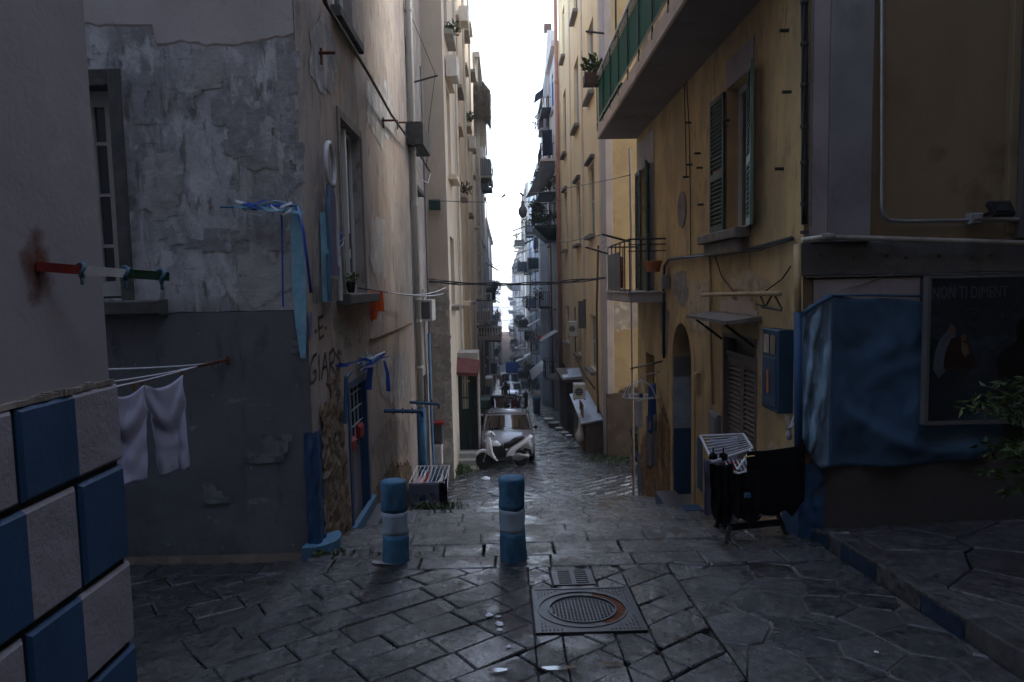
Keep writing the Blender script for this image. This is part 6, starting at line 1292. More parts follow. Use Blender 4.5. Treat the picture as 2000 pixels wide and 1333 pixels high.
def ell(cx_, cy_, rx, ry, n=18, j=.0): return [(cx_+rx*math.cos(2*math.pi*k/n), cy_+ry*math.sin(2*math.pi*k/n)) for k in range(n)]
shape('printed_figure', 'poster_veil', [(1822, 722), (1826, 690), (1836, 662), (1850, 648), (1858, 632), (1866, 640), (1866, 680), (1850, 720), (1834, 740)], n_+.002, T_)
shape('printed_figure', 'poster_robe', [(1842, 722), (1846, 690), (1858, 662), (1878, 655), (1894, 670), (1902, 690), (1904, 716), (1880, 724)], n_+.003, T_)
shape('printed_figure', 'poster_skin', ell(1860, 645, 6.5, 9), n_+.004, T_); shape('printed_figure', 'poster_skin', ell(1882, 660, 5.5, 6.5), n_+.0045, T_); shape('printed_figure', 'poster_skin', [(1878, 668), (1890, 672), (1893, 690), (1884, 698), (1877, 684)], n_+.004, T_)
shape('printed_figure', 'poster_black', [(1948, 735), (1950, 700), (1960, 682), (1978, 672), (1986, 664), (1984, 640), (1992, 625), (2008, 622), (2020, 635), (2020, 664), (2050, 685), (2060, 740)], n_+.003, T_)
cu = bpy.data.curves.new('t', 'FONT'); cu.body = 'NON TI DIMENT'; cu.size = 1; cu.extrude = .01
to = bpy.data.objects.new('t', cu); COL.objects.link(to); bpy.context.view_layer.update(); me = bpy.data.meshes.new_from_object(to.evaluated_get(bpy.context.evaluated_depsgraph_get())); bpy.data.objects.remove(to)
xs_ = [v.co.x for v in me.vertices]; yv = [v.co.y for v in me.vertices]; a, b = FY(1821, 584, YC-n_), FY(1968, 562, YC-n_)
for v in me.vertices:
    x = a[0]+(v.co.x-min(xs_))/(max(xs_)-min(xs_))*(b[0]-a[0]); z = a[1]+(v.co.y-min(yv))/(max(yv)-min(yv))*(b[1]-a[1]+.02); v.co = f0(x, z, n_+.002+.002*(v.co.z > 0))-ORG[T_.name]
me.materials.clear(); me.materials.append(MT['poster_text']); o = bpy.data.objects.new('lettering', me); COL.objects.link(o); o.parent = T_
# ================================================================== right building 2 (yellow)
X6, Y6, Y6e = 3.38, 22.0, 40.0; f6 = wallR(X6); f6f = wallF(Y6)
B6 = building('yellow_building', "tall yellow building on the right with a grey corner pilaster and dark stained base", (X6, Y6, G(Y6)))
def RX6(px, py): return LX(px, py, X6)
mb = MB(); mb.quad(f6f(X6, -5, 0), f6f(12, -5, 0), f6f(12, 19, 0), f6f(X6, 19, 0)); build(mb, 'front_wall', 'yellow_front', B6)
co = [(25.2, 26.9), (30.2, 31.8), (36.0, 37.6)]; rz_ = [(-.5, 1.9), (4.45, 7.4), (9.6, 12.6), (14.4, 17)]
rv = random.Random(2); ops = [(a+rv.uniform(-.2,.2), b+rv.uniform(-.2,.2), c+rv.uniform(-.15,.15), d+rv.uniform(-.5,.2)) for a, b in co for c, d in rz_]
mb = MB(); wall_faces(mb, f6, Y6, Y6e, -7, 19, ops); body(mb, X6, 12, Y6, Y6e, -7, 19, '-x -y'); build(mb, 'alley_wall', 'yellow_plaster', B6)
rv = random.Random(5)
for i, o in enumerate(ops): window(B6, f6, *o, mull=rv.randrange(2), bar=rv.randrange(2), fm=['window_white', 'shutter_slate', 'window_white'][i % 3] if o[2] > 8 else 'window_cream', dep=.10, sill='stone_sill', sillp=.22, hood='dark_stone' if 4 < o[2] < 8 else None)
mb = MB(); mb.bbox(f6, Y6-.03, Y6+1.0, G(Y6)-.4, 19, 0, .10, .01); mb.bbox(f6f, X6-.1, X6+.12, G(Y6)-.4, 19, 0, .08, .01); build(mb, 'corner_pilaster', 'lilac_grey_pilaster', B6)
mb = MB(); mb.bbox(f6f, X6-.14, 12, -4.6, FY(1215, 768, Y6)[1], .0, .12, .02); build(mb, 'dark_plinth', 'dark_base', B6); patch(B6, f6f, [(X6+.0, FY(1200,768,Y6)[1]-.1), (X6+2.5, FY(1200,768,Y6)[1]-.1), (X6+2.5, FY(1200,740,Y6)[1]), (X6+.5, FY(1200,760,Y6)[1])], 'ragged_plaster', 'dark_base', amp=.04, base=.05, step=.09, seed=3)
mb = MB(); mb.bbox(f6, Y6+1.02, Y6e, -7, RX6(1170, 800)[1], 0, .05, .02); build(mb, 'dark_plinth', 'dark_base', B6)
for u in (23.5, 28.6, 33.5): mb = MB(); mb.bbox(f6, u, u+.35, -6, 19, 0, .04, .01); build(mb, 'pilaster_strip', 'fascia', B6)
patch(B6, f6f, [(X6+.12, FY(1200,590,Y6)[1]), (X6+1.0, FY(1200,590,Y6)[1]), (X6+1.2, FY(1200,640,Y6)[1]), (X6+.2, FY(1200,650,Y6)[1])], 'worn_plaster', 'mottled_beige', amp=.01, step=.09, seed=2)
t = thing('downpipe', 'orange red drainpipe at the far edge of the yellow building', 'drainpipe', (X6, Y6e, G(Y6e))); mb = MB(); mb.tube([f6(Y6e-.4, FY(1105, 750, 39)[1], .18), f6(Y6e-.4, 19, .18)], .105, 10); build(mb, 'pipe', 'orange_pipe', t, True)
for z in (2, 6, 10, 14): mb = MB(); mb.tube([f6(Y6e-.4, z, .18), f6(Y6e-.4, z+.12, .18)], .13, 10); build(mb, 'collar', 'orange_pipe', t)
wire('wall_pipe', wpts([(1175, 480), (1172, 600), (1173, 740), (1176, 860)], .12, X6), .04, 'brown_plastic', 'brown pipe running down the yellow wall left of the corner pilaster', 'pipe'); wire('wall_pipe', wpts([(1128, 600), (1129, 700), (1150, 735), (1168, 760)], .12, X6), .03, 'iron', 'dark pipe slanting over the lower yellow wall', 'pipe')
# sign-like dark panel, AC, tin roof shed etc.
a = P3(1130, 642, 28.5); b = P3(1160, 588, 28.5); t = thing('shade_panel', 'dark square panel jutting out from the yellow wall with a red strip on top', 'panel', a); mb = MB(); mb.box((a.x, 28.45, a.z), (X6, 28.55, b.z)); build(mb, 'panel', 'grey_sheet', t); mb = MB(); mb.box((b.x-.45, 28.4, b.z), (X6, 28.6, b.z+.07)); build(mb, 'strip', 'maroon_awning', t)
def aircon_f(px0_, py0_, px1_, py1_, Y, label, m='ac_white'):
    x0, z0 = FY(px0_, py0_, Y); x1, z1 = FY(px1_, py1_, Y); return aircon(wallF(Y+.0), x0, x1, z0, z1, .5, label, m)
aircon_f(1109, 656, 1125, 627, 31, 'air conditioner on the yellow wall left of the dark square panel'); aircon_f(1119, 776, 1140, 747, 25.2, 'air conditioner standing above the tin roofed lean-to')
a = LX(1122, 710, X6); SHD = thing('lean_to', 'dark lean-to with a pale tin roof at the foot of the yellow building', 'lean-to', (2.9, 26, G(26)))
xs0, xs1 = FY(1143, 850, 23.5)[0], X6-.06; zt1 = FY(1130, 788, 24.5)[1]
ys0, ys1 = 23.4, 27.5; mb = MB(); mb.hexa([(xs0,ys0,-6),(xs1,ys0,-6),(xs1,ys1,-6),(xs0,ys1,-6),(xs0,ys0,zt1-.55),(xs1,ys0,zt1-.45),(xs1,ys1,zt1-.1),(xs0,ys1,zt1-.25)]); build(mb, 'wall', 'dark_base', SHD)
mb = MB(); mb.hexa([(xs0-.15,ys0-.1,zt1-.55),(xs1,ys0-.1,zt1-.42),(xs1,ys1+.1,zt1-.06),(xs0-.15,ys1+.1,zt1-.2),(xs0-.15,ys0-.1,zt1-.50),(xs1,ys0-.1,zt1-.37),(xs1,ys1+.1,zt1-.01),(xs0-.15,ys1+.1,zt1-.15)]); build(mb, 'tin_roof', 'tin_roof', SHD)
mb = MB(); mb.wbox(wallR(xs0), ys0+.5, ys0+1.6, G(24.5), G(24.5)+1.7, 0, .03); build(mb, 'door', 'wood', SHD)
c = Vector((xs0-.12, ys0+.6, G(24))); t = thing('plastic_bags', 'pale plastic bag hung on the wall of the dark lean-to', 'bag', c); mb = MB(); mb.lathe(c+Vector((0,0,.25)), [(.06, 0), (.17, .12), (.18, .3), (.1, .5), (.04, .8), (.03, 1.2)], 12)
mb.v = [v+Vector((noise.noise(v*7)*.04, noise.noise(v*7+Vector((5,5,5)))*.04, 0)) for v in mb.v]; build(mb, 'bag', 'ac_white', t, True)
SH2 = thing('lean_to', 'second, brown topped lean-to farther down beside the orange drainpipe', 'lean-to', (2.6, 31, G(31))); xq0 = FY(1108, 800, 29.5)[0]; zq = FY(1110, 742, 29.5)[1]
mb = MB(); mb.box((xq0, 29.5, -7), (X6-.06, 33.5, zq-.1)); build(mb, 'wall', 'far_dark_plaster', SH2); mb = MB(); mb.box((xq0-.2, 29.3, zq-.1), (X6-.06, 33.6, zq+.03)); build(mb, 'roof', 'brown_plastic', SH2); mb = MB(); a = P3(1110, 738, 28.9); b = P3(1135, 728, 28.9); mb.hexa([(a.x,28.6,a.z),(b.x,28.6,a.z+.05),(b.x,29.6,a.z+.3),(a.x,29.6,a.z+.25),(a.x,28.6,a.z+.04),(b.x,28.6,a.z+.09),(b.x,29.6,a.z+.34),(a.x,29.6,a.z+.29)]); build(mb, 'tin_sheet', 'tin_roof', SH2)
for i, (px, py, Y, m, r) in enumerate(((1072, 838, 35, 'ac_white', .28), (1082, 846, 32.5, 'grey_cloth', .32), (1092, 852, 30.8, 'ac_white', .18), (1104, 862, 29.0, 'ac_white', .16), (1111, 866, 27.9, 'white_cloth', .15))):
    x, _ = FY(px, py, Y); mb = MB(); mb.lathe((x, Y, G(Y)), [(r*.75, 0), (r, r*.6), (r*1.05, r*.65), (r*.8, r*.7)], 12); o = build(mb, 'bucket', m, None, True, loc=(x, Y, G(Y))); tag(o, ['wide white bowl farthest along the right foot of the alley', 'round grey tub beside the wide white bowl', 'white bucket by the second lean-to', 'pale pot just beyond the tin roofed lean-to', 'small white bottle shaped pot nearest on the right foot of the alley'][i], 'bucket')
mb = MB()
for k in range(24):
    x, Y = rng.uniform(3.0, 3.35), rng.uniform(20, 24); 
# ------------------------------------------------------------------ farther right buildings
B7 = far_building('dark_balcony_building', 'right building beyond the orange drainpipe with dark green planted balconies', 1, 3.2, 40, 56, 16.5, 'far_grey_plaster', 3, [-3, 1.2, 5.4, 9.6, 13.2], bal=[(0, 0, .8), (1, 1, .8), (2, 2, .8), (1, 4, .6)], seed=12, laundry=.7, wm='shutter_slate')
def bigbalc(px0_, px1_, py, pytop, Y, lab, slabm, rm, plants=True, seed=1, cone=False):
    x0, z0 = FY(px0_, py, Y); x1 = 3.2; z1 = FY(px0_, pytop, Y)[1]; t = thing('planted_balcony', lab, 'balcony', (x0, Y, z0)); mb = MB(); mb.bbox(wallR(3.2), Y, Y+4, z0-.15, z0, 0, x1-x0, .03); build(mb, 'slab', slabm, t)
    if cone: mb = MB(); mb.hexa([(x1-.5,Y+.6,z0-.9),(x1,Y+.6,z0-.9),(x1,Y+3.5,z0-.9),(x1-.5,Y+3.5,z0-.9),(x0+.05,Y+.05,z0-.16),(x1,Y+.05,z0-.16),(x1,Y+3.9,z0-.16),(x0+.05,Y+3.9,z0-.16)]); build(mb, 'curved_base', slabm, t)
    railing(t, wallR(3.2), Y+.03, Y+3.9, z0, z1-z0, x1-x0-.04, rm, .16, r=.016)
    if plants:
        rr = random.Random(seed); mb = MB()
        for k in range(7): leafy(mb, (x0-.05+rr.random()*.5, Y+rr.random()*.8, z0+.3+rr.random()*(z1-z0)), .35, 110, .2, seed*10+k, 1, 0, 2)
        for k in range(5): leafy(mb, (x0+rr.random()*(x1-x0), Y+.05, z0+.2+rr.random()*.6), .28, 80, .2, seed*10+50+k, 1, 0, 2)
        build(mb, 'foliage', ['leaf_green', 'dry_foliage'], t)
    return t
t = bigbalc(1043, 1095, 440, 398, 41, 'lowest dark green balcony crowded with plants on the right, seen against the sky', 'green_gate', 'green_gate', seed=2, cone=True)
t = bigbalc(1052, 1095, 375, 345, 41.2, 'middle dark balcony with a torn awning, over the lowest planted one', 'green_gate', 'green_gate', seed=3)
a = P3(1050, 380, 40.9); b = P3(1056, 318, 41); mb = MB(); mb.add([a, P3(1026, 388, 40.9), P3(1062, 318, 40.9), P3(1085, 322, 41.2), P3(1075, 350, 41.2)], [(0, 1, 2), (0, 2, 3, 4)]); o = build(mb, 'torn_awning', 'grey_sheet', None, loc=a); tag(o, 'ragged dark awning cloth hanging off the middle balcony on the right', 'awning'); sm = o.modifiers.new('thickness', 'SOLIDIFY'); sm.thickness = .01
t = bigbalc(1056, 1090, 310, 280, 41.5, 'upper pale slab balcony with a dark hanging sheet on the right', 'fascia', 'green_gate', seed=4, plants=False)
cloth('laundry', 'navy_cloth', P3(1059, 255, 41.4), P3(1078, 253, 41.4), 1.5, 'dark sheet hanging from the upper right balconies against the sky', folds=1.2, nu=8, nv=8); cloth('laundry', 'shutter_slate', P3(1061, 232, 42), P3(1067, 232, 42), .9, 'grey cloth beside the dark sheet on the upper right balconies', folds=1, nu=6, nv=6)
t = bigbalc(1057, 1085, 210, 190, 44, 'topmost dark balcony on the right under the striped blind', 'green_gate', 'green_gate', seed=6, plants=False)
for k in range(6): mb = MB(); a = P3(1062+k*3.5, 192-k*2, 44.5); b = P3(1070+k*2.6, 60, 46); mb.tube([a, b], .05, 4); o = build(mb, 'blind_slat', ['ac_white', 'far_grey_plaster'][k % 2], B7)
for k in range(2): mb = MB(); a = P3(1079+k*5, 205, 42); mb.box(a, a+Vector((.10, .2, 1.3))); build(mb, 'shutter_leaf', 'blue_cloth', B7)
a = P3(1063, 60, 47); mb = MB(); mb.box(a, a+Vector((.5, .5, .45))); o = build(mb, 'window_box', 'brown_plastic', B7)
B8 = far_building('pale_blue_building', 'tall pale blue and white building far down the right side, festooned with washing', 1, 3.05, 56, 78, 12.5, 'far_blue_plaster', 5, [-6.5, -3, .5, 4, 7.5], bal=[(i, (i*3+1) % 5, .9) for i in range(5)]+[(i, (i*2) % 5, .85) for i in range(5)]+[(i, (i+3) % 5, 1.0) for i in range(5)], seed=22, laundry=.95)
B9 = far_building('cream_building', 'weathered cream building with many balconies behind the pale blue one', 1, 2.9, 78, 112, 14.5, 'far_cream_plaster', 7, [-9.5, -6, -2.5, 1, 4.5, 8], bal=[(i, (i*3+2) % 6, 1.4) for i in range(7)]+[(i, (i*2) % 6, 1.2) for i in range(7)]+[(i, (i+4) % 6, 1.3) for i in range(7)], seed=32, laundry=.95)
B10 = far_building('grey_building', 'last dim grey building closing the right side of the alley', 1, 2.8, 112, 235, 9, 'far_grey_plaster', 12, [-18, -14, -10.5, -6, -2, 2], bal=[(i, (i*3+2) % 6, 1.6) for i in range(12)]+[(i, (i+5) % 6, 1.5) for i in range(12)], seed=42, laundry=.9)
# blue column and awnings on the right far side
mb = MB(); a = FY(1058, 700, 50); b = FY(1078, 700, 50); mb.box((a[0], 50, G(50)-.5), (b[0]+.5, 52, 9)); o = build(mb, 'stair_tower', 'far_blue_plaster', B8)
def awn(px0_, py0_, px1_, py1_, Y, Yd, m, lab, n=1):
    a, b = P3(px0_, py0_, Y), P3(px1_, py1_, Y); t = thing('awning', lab, 'awning', a)
    for k in range(n): p = a.lerp(b, k/n); q = a.lerp(b, (k+.92 if n > 1 else k+1)/n); mb = MB(); mb.hexa([p, q, q+Vector((0, Yd, 0)), p+Vector((0, Yd, 0))]+[v+Vector((0, 0, .06)) for v in (p, q, q+Vector((0, Yd, 0)), p+Vector((0, Yd, 0)))]); build(mb, 'slat' if n > 1 else 'cover', m, t)
    return t
t = thing('awning', 'steep white slatted awning jutting from the right side above the alley', 'awning', P3(1045, 660, 44))
for k in range(5): a, b = P3(1030+k*4.5, 668+k*3.5, 44+.5*k), P3(1050+k*3.6, 637+k*2, 44+.5*k); s = Vector((.10, .3, -.02)); mb = MB(); mb.hexa([a, b, b+s, a+s]+[v+Vector((0, 0, .05)) for v in (a, b, b+s, a+s)]); build(mb, 'slat', 'ac_white', t)
awn(1040, 745, 1067, 722, 42, 5, 'tin_roof', 'sloping grey shop awning low on the right, far down the alley'); awn(1053, 664, 1066, 662, 43, 2, 'red_cloth', 'small red awning edge below the white slatted one'); awn(1100, 742, 1118, 738, 29.8, 1, 'tin_roof', 'narrow tin flap over the second lean-to')
mb = MB(); a = P3(1045, 820, 41); mb.lathe((a.x+.12, 41, G(41)), [(.20, 0), (.24, .9), (.26, .92), (.26, .98), (.2, 1.0)], 10); o = build(mb, 'waste_bin', 'light_blue_paint', None, True, loc=(a.x+.12, 41, G(41))); tag(o, 'pale blue bin standing at the right side of the alley beyond the car', 'bin')
# end of the alley
o = far_building('end_building', 'pale low building closing the alley in the far distance', -1, 9, 236, 250, -13, 'far_cream_plaster', 3, [-20, -17], seed=9, depth_=22)
# unseen blocks added behind and beside the camera to darken the crossing
def plain(name, label, x0, x1, y0, y1, z1, m):
    b = building(name, label, ((x0+x1)/2, (y0+y1)/2, 0)); mb = MB(); body(mb, x0, x1, y0, y1, -1, z1, ''); build(mb, 'wall', m, b)
    return b
plain('added_rear_block', 'unseen umber block added behind the camera to darken the foreground', -2.1, 12, -14, -2.6, 15, 'umber_wall')
plain('added_side_block', 'unseen umber block added right of the camera to darken the side street', 7.7, 14, -2.5, 6.8, 16, 'umber_wall')
# ================================================================== drying racks
def rack_tube(t, name, pts, r, m): mb = MB(); mb.tube(pts, r, 6); return build(mb, name, m, t)
# right rack: black folding legs, white wings
Yr = 6.95
t = thing('drying_rack', "folding clothes rack with raised white wing and black legs by the louvred door", 'drying rack', P3(1475, 1060, 6.9))
gz = lambda y: Gs(y)+.0
def Q(px, py, Y): return P3(px, py, Y)
BLK = 'black_plastic'
A0, A1, B0, B1_ = Q(1418, 1072, 6.75), Q(1440, 985, 7.15), Q(1535, 1058, 6.95), Q(1508, 990, 7.1)
A0.z = Gs(A0.y); B0.z = Gs(B0.y)
C0, D0 = Vector((A0.x+.06, 7.45, Gs(7.45))), Vector((B0.x-.22, 7.55, Gs(7.55)))
for (a, b) in ((A0, Q(1444, 960, 7.2)), (B0, Q(1500, 960, 7.2)), (C0, Q(1430, 960, 6.95)), (D0, Q(1518, 965, 7.0))):
    mb = MB(); d = (b-a).normalized(); s = Vector((1, 0, 0))*.022; w2 = d.cross(Vector((1,0,0))).normalized()*.016
    mb.hexa([a-s-w2, a+s-w2, a+s+w2, a-s+w2, b-s-w2, b+s-w2, b+s+w2, b-s+w2]); build(mb, 'leg', BLK, t)
mb = MB(); a, b = A0.lerp(Q(1444, 960, 7.2), .28), B0.lerp(Q(1500, 960, 7.2), .28); mb.hexa([a+Vector((0,-.012,-.035)), b+Vector((0,-.012,-.035)), b+Vector((0,.012,-.035)), a+Vector((0,.012,-.035)), a+Vector((0,-.012,.035)), b+Vector((0,-.012,.035)), b+Vector((0,.012,.035)), a+Vector((0,.012,.035))]); build(mb, 'stretcher', BLK, t)
mb = MB(); a, b = C0.lerp(Q(1430, 960, 6.95), .22), D0.lerp(Q(1518, 965, 7.0), .22); mb.tube([a, b], .018, 6); build(mb, 'stretcher', BLK, t)
# raised wing
W = [Q(1368, 852, 7.55), Q(1452, 848, 7.55), Q(1470, 876, 7.1), Q(1392, 902, 6.95)]
mb = MB(); 
for i in range(4): mb.tube([W[i], W[(i+1) % 4]], .013, 6)
build(mb, 'wing_frame', 'white_enamel', t)
for k in range(1, 8): rack_tube(t, 'rung', [W[0].lerp(W[3], k/8), W[1].lerp(W[2], k/8)], .006, 'white_enamel')
V = [W[3], W[2], Q(1462, 925, 6.7), Q(1420, 925, 6.7)]
rack_tube(t, 'arm', [Q(1466, 880, 7.0), Q(1440, 918, 6.8)], .013, 'white_enamel')
for k in range(6): rack_tube(t, 'rung', [Q(1415+k*8, 898, 7.05), Q(1424+k*8, 918, 6.8)], .007, 'white_enamel')
mb = MB(); mb.tube([Q(1424, 917, 6.78), Q(1442, 926, 6.75), Q(1460, 920, 6.78)], .014, 6); build(mb, 'front_bar', 'white_enamel', t)
cloth('laundry', 'lilac_cloth', W[0].lerp(W[3], .18)+Vector((.08, 0, .01)), W[1].lerp(W[2], .18)+Vector((-.08, 0, .01)), .30, 'pale lilac towel laid over the raised wing of the right rack', folds=.8, amp=.01, nu=10, nv=8, normal=(0, -1, 0))
for (px, lb) in ((1393, 'left'), (1413, 'right')):
    mb = MB(); c = Q(px, 893, 7.0); mb.lathe(c-Vector((0,0,.035)), [(.02, 0), (.045, .02), (.045, .06), (.02, .075)], 10); mb.tube([c, c+Vector((0, 0, .10))], .008, 5); o = build(mb, 'sock', 'black_cloth', None, True, loc=c); tag(o, f'{lb} of two small black socks pegged on the raised white wing', 'sock')
cloth('laundry', 'red_cloth', Q(1424, 902, 6.95), Q(1438, 900, 6.95), .11, 'bit of red patterned cloth between the rungs of the right rack', folds=1, amp=.01, nu=6, nv=5)
# clothes
def black_garment(lab, pa, pb, Y, prof, m='black_cloth', seed=0, folds=3, amp=.035, nv=22, nu=30):
    tl, tr = P3(*pa, Y), P3(*pb, Y)
    def dr(u):
        k = u*(len(prof)-1); i = min(int(k), len(prof)-2); return prof[i]+(prof[i+1]-prof[i])*(k-i)
    return cloth('laundry', m, tl, tr, dr, lab, folds=folds, amp=amp, nu=nu, nv=nv, seed=seed, ragged=.05, normal=(0, -1, 0))
s_ = 7.0/F
black_garment('black trousers bunched on the left end of the right rack', (1385, 905), (1432, 905), 6.72, [d*s_ for d in (60, 90, 108, 125, 120, 128, 118, 122, 85)], seed=1)
black_garment('black sweatshirt hanging in the middle of the right rack', (1428, 925), (1486, 915), 6.7, [d*s_ for d in (60, 85, 88, 95, 108, 112, 90, 84)], seed=3)
black_garment('large black towel spread over the right end of the right rack', (1458, 882), (1572, 867), 6.72, [d*s_ for d in (118, 120, 125, 130, 133, 131, 128, 132, 124, 112)], seed=7, folds=1.3, amp=.02)
black_garment('dim lilac shirt hanging behind the black trousers', (1374, 895), (1398, 900), 7.1, [d*s_ for d in (115, 120, 112, 116)], 'slate_cloth', seed=2, folds=1)
cloth('laundry', 'grey_cloth', Q(1472, 985, 7.0), Q(1520, 985, 7.0), .13, 'edge of a pale lilac cloth showing under the big black towel', folds=1, amp=.02, nu=8, nv=5)
mb = MB(); c = Q(1460, 968, 6.62); mb.box(c-Vector((.03, .01, .022)), c+Vector((.03, .01, .022))); o = build(mb, 'clothes_tag', 'bright_blue_paint', None, loc=c); tag(o, 'small bright blue patch on the black sweatshirt', 'patch')
mb = MB(); c = Q(1462, 893, 6.66); mb.tube([c-Vector((.05, 0, .0)), c+Vector((.06, 0, .012))], .008, 5); o = build(mb, 'clothes_peg', 'yellow_cloth', None, loc=c); tag(o, 'yellow peg at the corner of the large black towel', 'clothes peg')
c = Q(1541, 845, 6.95); t = thing('flower_vase', 'small glass like vase with pale stalks on the wall bracket beside the tarpaulin', 'vase', c); mb = MB(); mb.lathe(c-Vector((0,0,.08)), [(.02, 0), (.035, .05), (.02, .1), (.028, .13)], 10); build(mb, 'vase', 'grey_cloth', t); mb = MB(); rr = random.Random(2)
for k in range(7): mb.tube([c+Vector((0,0,.04)), c+Vector((rr.gauss(0,.04), rr.gauss(0,.02), .14+.06*rr.random()))], .006, 4)
build(mb, 'stalks', 'white_cloth', t)
# left rack
t = thing('drying_rack', 'low white drying rack covered with clothes by the blue pipe on the left', 'drying rack', (-1.3, 13, G(13)))
Yl = 12.7; a, b = FY(800, 930, Yl), FY(868, 925, Yl); zr_ = FY(835, 940, Yl)[1]; x0r, x1r = a[0], b[0]
mb = MB(); y0r, y1r = Yl-.1, Yl+1.1
for (p, q) in (((x0r,y0r),(x1r,y0r)), ((x0r,y1r),(x1r,y1r)), ((x0r,y0r),(x0r,y1r)), ((x1r,y0r),(x1r,y1r))): mb.tube([(*p, zr_), (*q, zr_)], .012, 6)
build(mb, 'top_frame', 'white_enamel', t)
for k in range(1, 8): rack_tube(t, 'rung', [(x0r+(x1r-x0r)*k/8, y0r, zr_), (x0r+(x1r-x0r)*k/8, y1r, zr_)], .006, 'white_enamel')
for (xa_, ya_, xb_, yb_) in ((x0r, y0r, x0r, y1r), (x0r, y1r, x0r, y0r), (x1r, y0r, x1r, y1r), (x1r, y1r, x1r, y0r)): rack_tube(t, 'leg', [(xa_, ya_, zr_), (xb_, yb_-.1 if yb_ > ya_ else yb_+.1, Gs(yb_)+.01)], .012, 'white_enamel')
s2 = Yl/F
def lg(lab, pa, pb, Y, prof, m, **k): 
    tl, tr = P3(*pa, Y), P3(*pb, Y)
    def dr(u): q = u*(len(prof)-1); i = min(int(q), len(prof)-2); return (prof[i]+(prof[i+1]-prof[i])*(q-i))*Y/F
    return cloth('laundry', m, tl, tr, dr, lab, nu=26, nv=14, normal=(0, -1, 0), **k)
lg('slate grey trousers hung over the front of the left rack, light pocket linings showing', (799, 944), (857, 944), Yl-.13, [66, 62, 60, 32, 30, 28, 34, 60, 66, 66], 'slate_cloth', folds=1.5, amp=.02, ragged=.03)
lg('black garment hung on the right side of the left rack', (857, 940), (873, 934), Yl-.05, [60, 66, 62], 'black_cloth', folds=1, amp=.02)
for (pts, m) in ((((805, 958), (820, 965), (808, 970)), 'light_blue_paint'), (((833, 963), (849, 958), (846, 966)), 'light_blue_paint')):
    mb = MB(); P_ = [P3(*p, Yl-.18) for p in pts]; mb.add(P_+[p+Vector((0,.01,0)) for p in P_], [(0,1,2),(3,4,5),(0,1,4,3),(1,2,5,4),(2,0,3,5)]); o = build(mb, 'pocket_lining', 'light_blue_paint', None, loc=P_[0]); tag(o, ('left' if pts[0][0] < 820 else 'right')+' light pocket lining of the slate trousers on the left rack', 'pocket')
for k, (px, m, lb) in enumerate(((816, 'pink_cloth', 'pinkish'), (823, 'white_cloth', 'white'), (830, 'red_cloth', 'red'), (836, 'lilac_cloth', 'lilac'), (842, 'blue_cloth', 'blue'), (850, 'navy_cloth', 'navy'), (858, 'white_cloth', 'folded white'))):
    c = P3(px, 935, Yl+.4); cloth('laundry', m, c+Vector((0, -.4, .02)), c+Vector((.02, .5, .02)), .28, lb+' small garment folded over a rung of the left rack', folds=1, nu=8, nv=6, amp=.02)
cloth('laundry', 'sky_cloth', P3(822, 918, Yl+1.1), P3(866, 916, Yl+1.1), .22, 'light blue garment along the back bar of the left rack', folds=2, nu=12, nv=6)
# weeds
def weeds(lab, c, n, rx, ry, h, seed):
    rr = random.Random(seed); mb = MB()
    for _ in range(n):
        x, y = c[0]+rr.gauss(0, rx), c[1]+rr.gauss(0, ry)
        if x < XL+.02 and y < 17: x = XL+.03
        z = Gs(y) if abs(x) < 3 else G(y); hh = h*(.3+rr.random()); d = Vector((rr.gauss(0, .4), rr.gauss(0, .4), 1)).normalized(); s = Vector((rr.gauss(0,1), rr.gauss(0,1), 0)).normalized()*.010
        p = Vector((x, y, z-.01)); m_ = p+d*hh*.6+Vector((0,0,hh*.1)); e = p+d*hh+Vector((d.x, d.y, 0))*hh*.6
        mb.add([p-s, p+s, m_+s*1.4, m_-s*1.4, e], [(0,1,2,3), (3,2,4)], rr.randrange(2))
    o = build(mb, 'weeds', ['grass_green', 'leaf_green'], None, loc=(c[0], c[1], G(c[1]))); tag(o, lab, 'weeds')
weeds('weeds growing under and beside the left drying rack', (-1.35, 12.2), 420, .28, .45, .13, 1); weeds('weeds at the foot of the marble steps below the barred gate', (-1.5, 19.8), 500, .22, .35, .22, 2); weeds('weeds along the stained base of the yellow building', (3.3, 21.6), 600, .35, .5, .10, 3)
weeds('thin weeds in the joints left of the ramp by the slate wall', (-2.3, 6.7), 160, .7, .05, .05, 4)
# scraps of paper
for i, (px, py, Yg, s, lb) in enumerate(((950, 937, 18.0, .13, 'crumpled white paper lying in front of the scooter wheel'), (1062, 1130, 6.2, .035, 'small white paper scrap beside the drain grate'), (955, 1205, 5.35, .03, 'white scrap left of the manhole, farthest of three'), (976, 1222, 5.2, .035, 'crumpled white scrap left of the manhole, in the middle of three'), (975, 1233, 5.1, .02, 'small white scrap left of the manhole, nearest of three'), (993, 1266, 4.8, .02, 'tiny white scrap on the paving nearest the camera'), (1712, 1277, 4.8, .016, 'cigarette end on the dark paving at the right'))):
    d = ray(px, py); k = 5.0
    for _ in range(30): k = (Gs(d.y*k)-H)/d.z*.5+k*.5
    c = Vector((d.x*k, d.y*k, Gs(d.y*k)+.008)); mb = MB(); mb.lathe((0, 0, 0), [(s*.75, 0), (s, s*.18), (s*.7, s*.42), (s*.2, s*.5)], 9); mb.v = [c+Vector((v.x*(1+.9*noise.noise(v*(1.3/s)+Vector((i, 0, 0)))), v.y*.75*(1+.9*noise.noise(v*(1.3/s)+Vector((0, i, 0)))), v.z*(1+.8*noise.noise(v*(2/s))))) for v in mb.v]; o = build(mb, 'paper_scrap', 'paper', None, False, loc=c); tag(o, lb, 'litter')
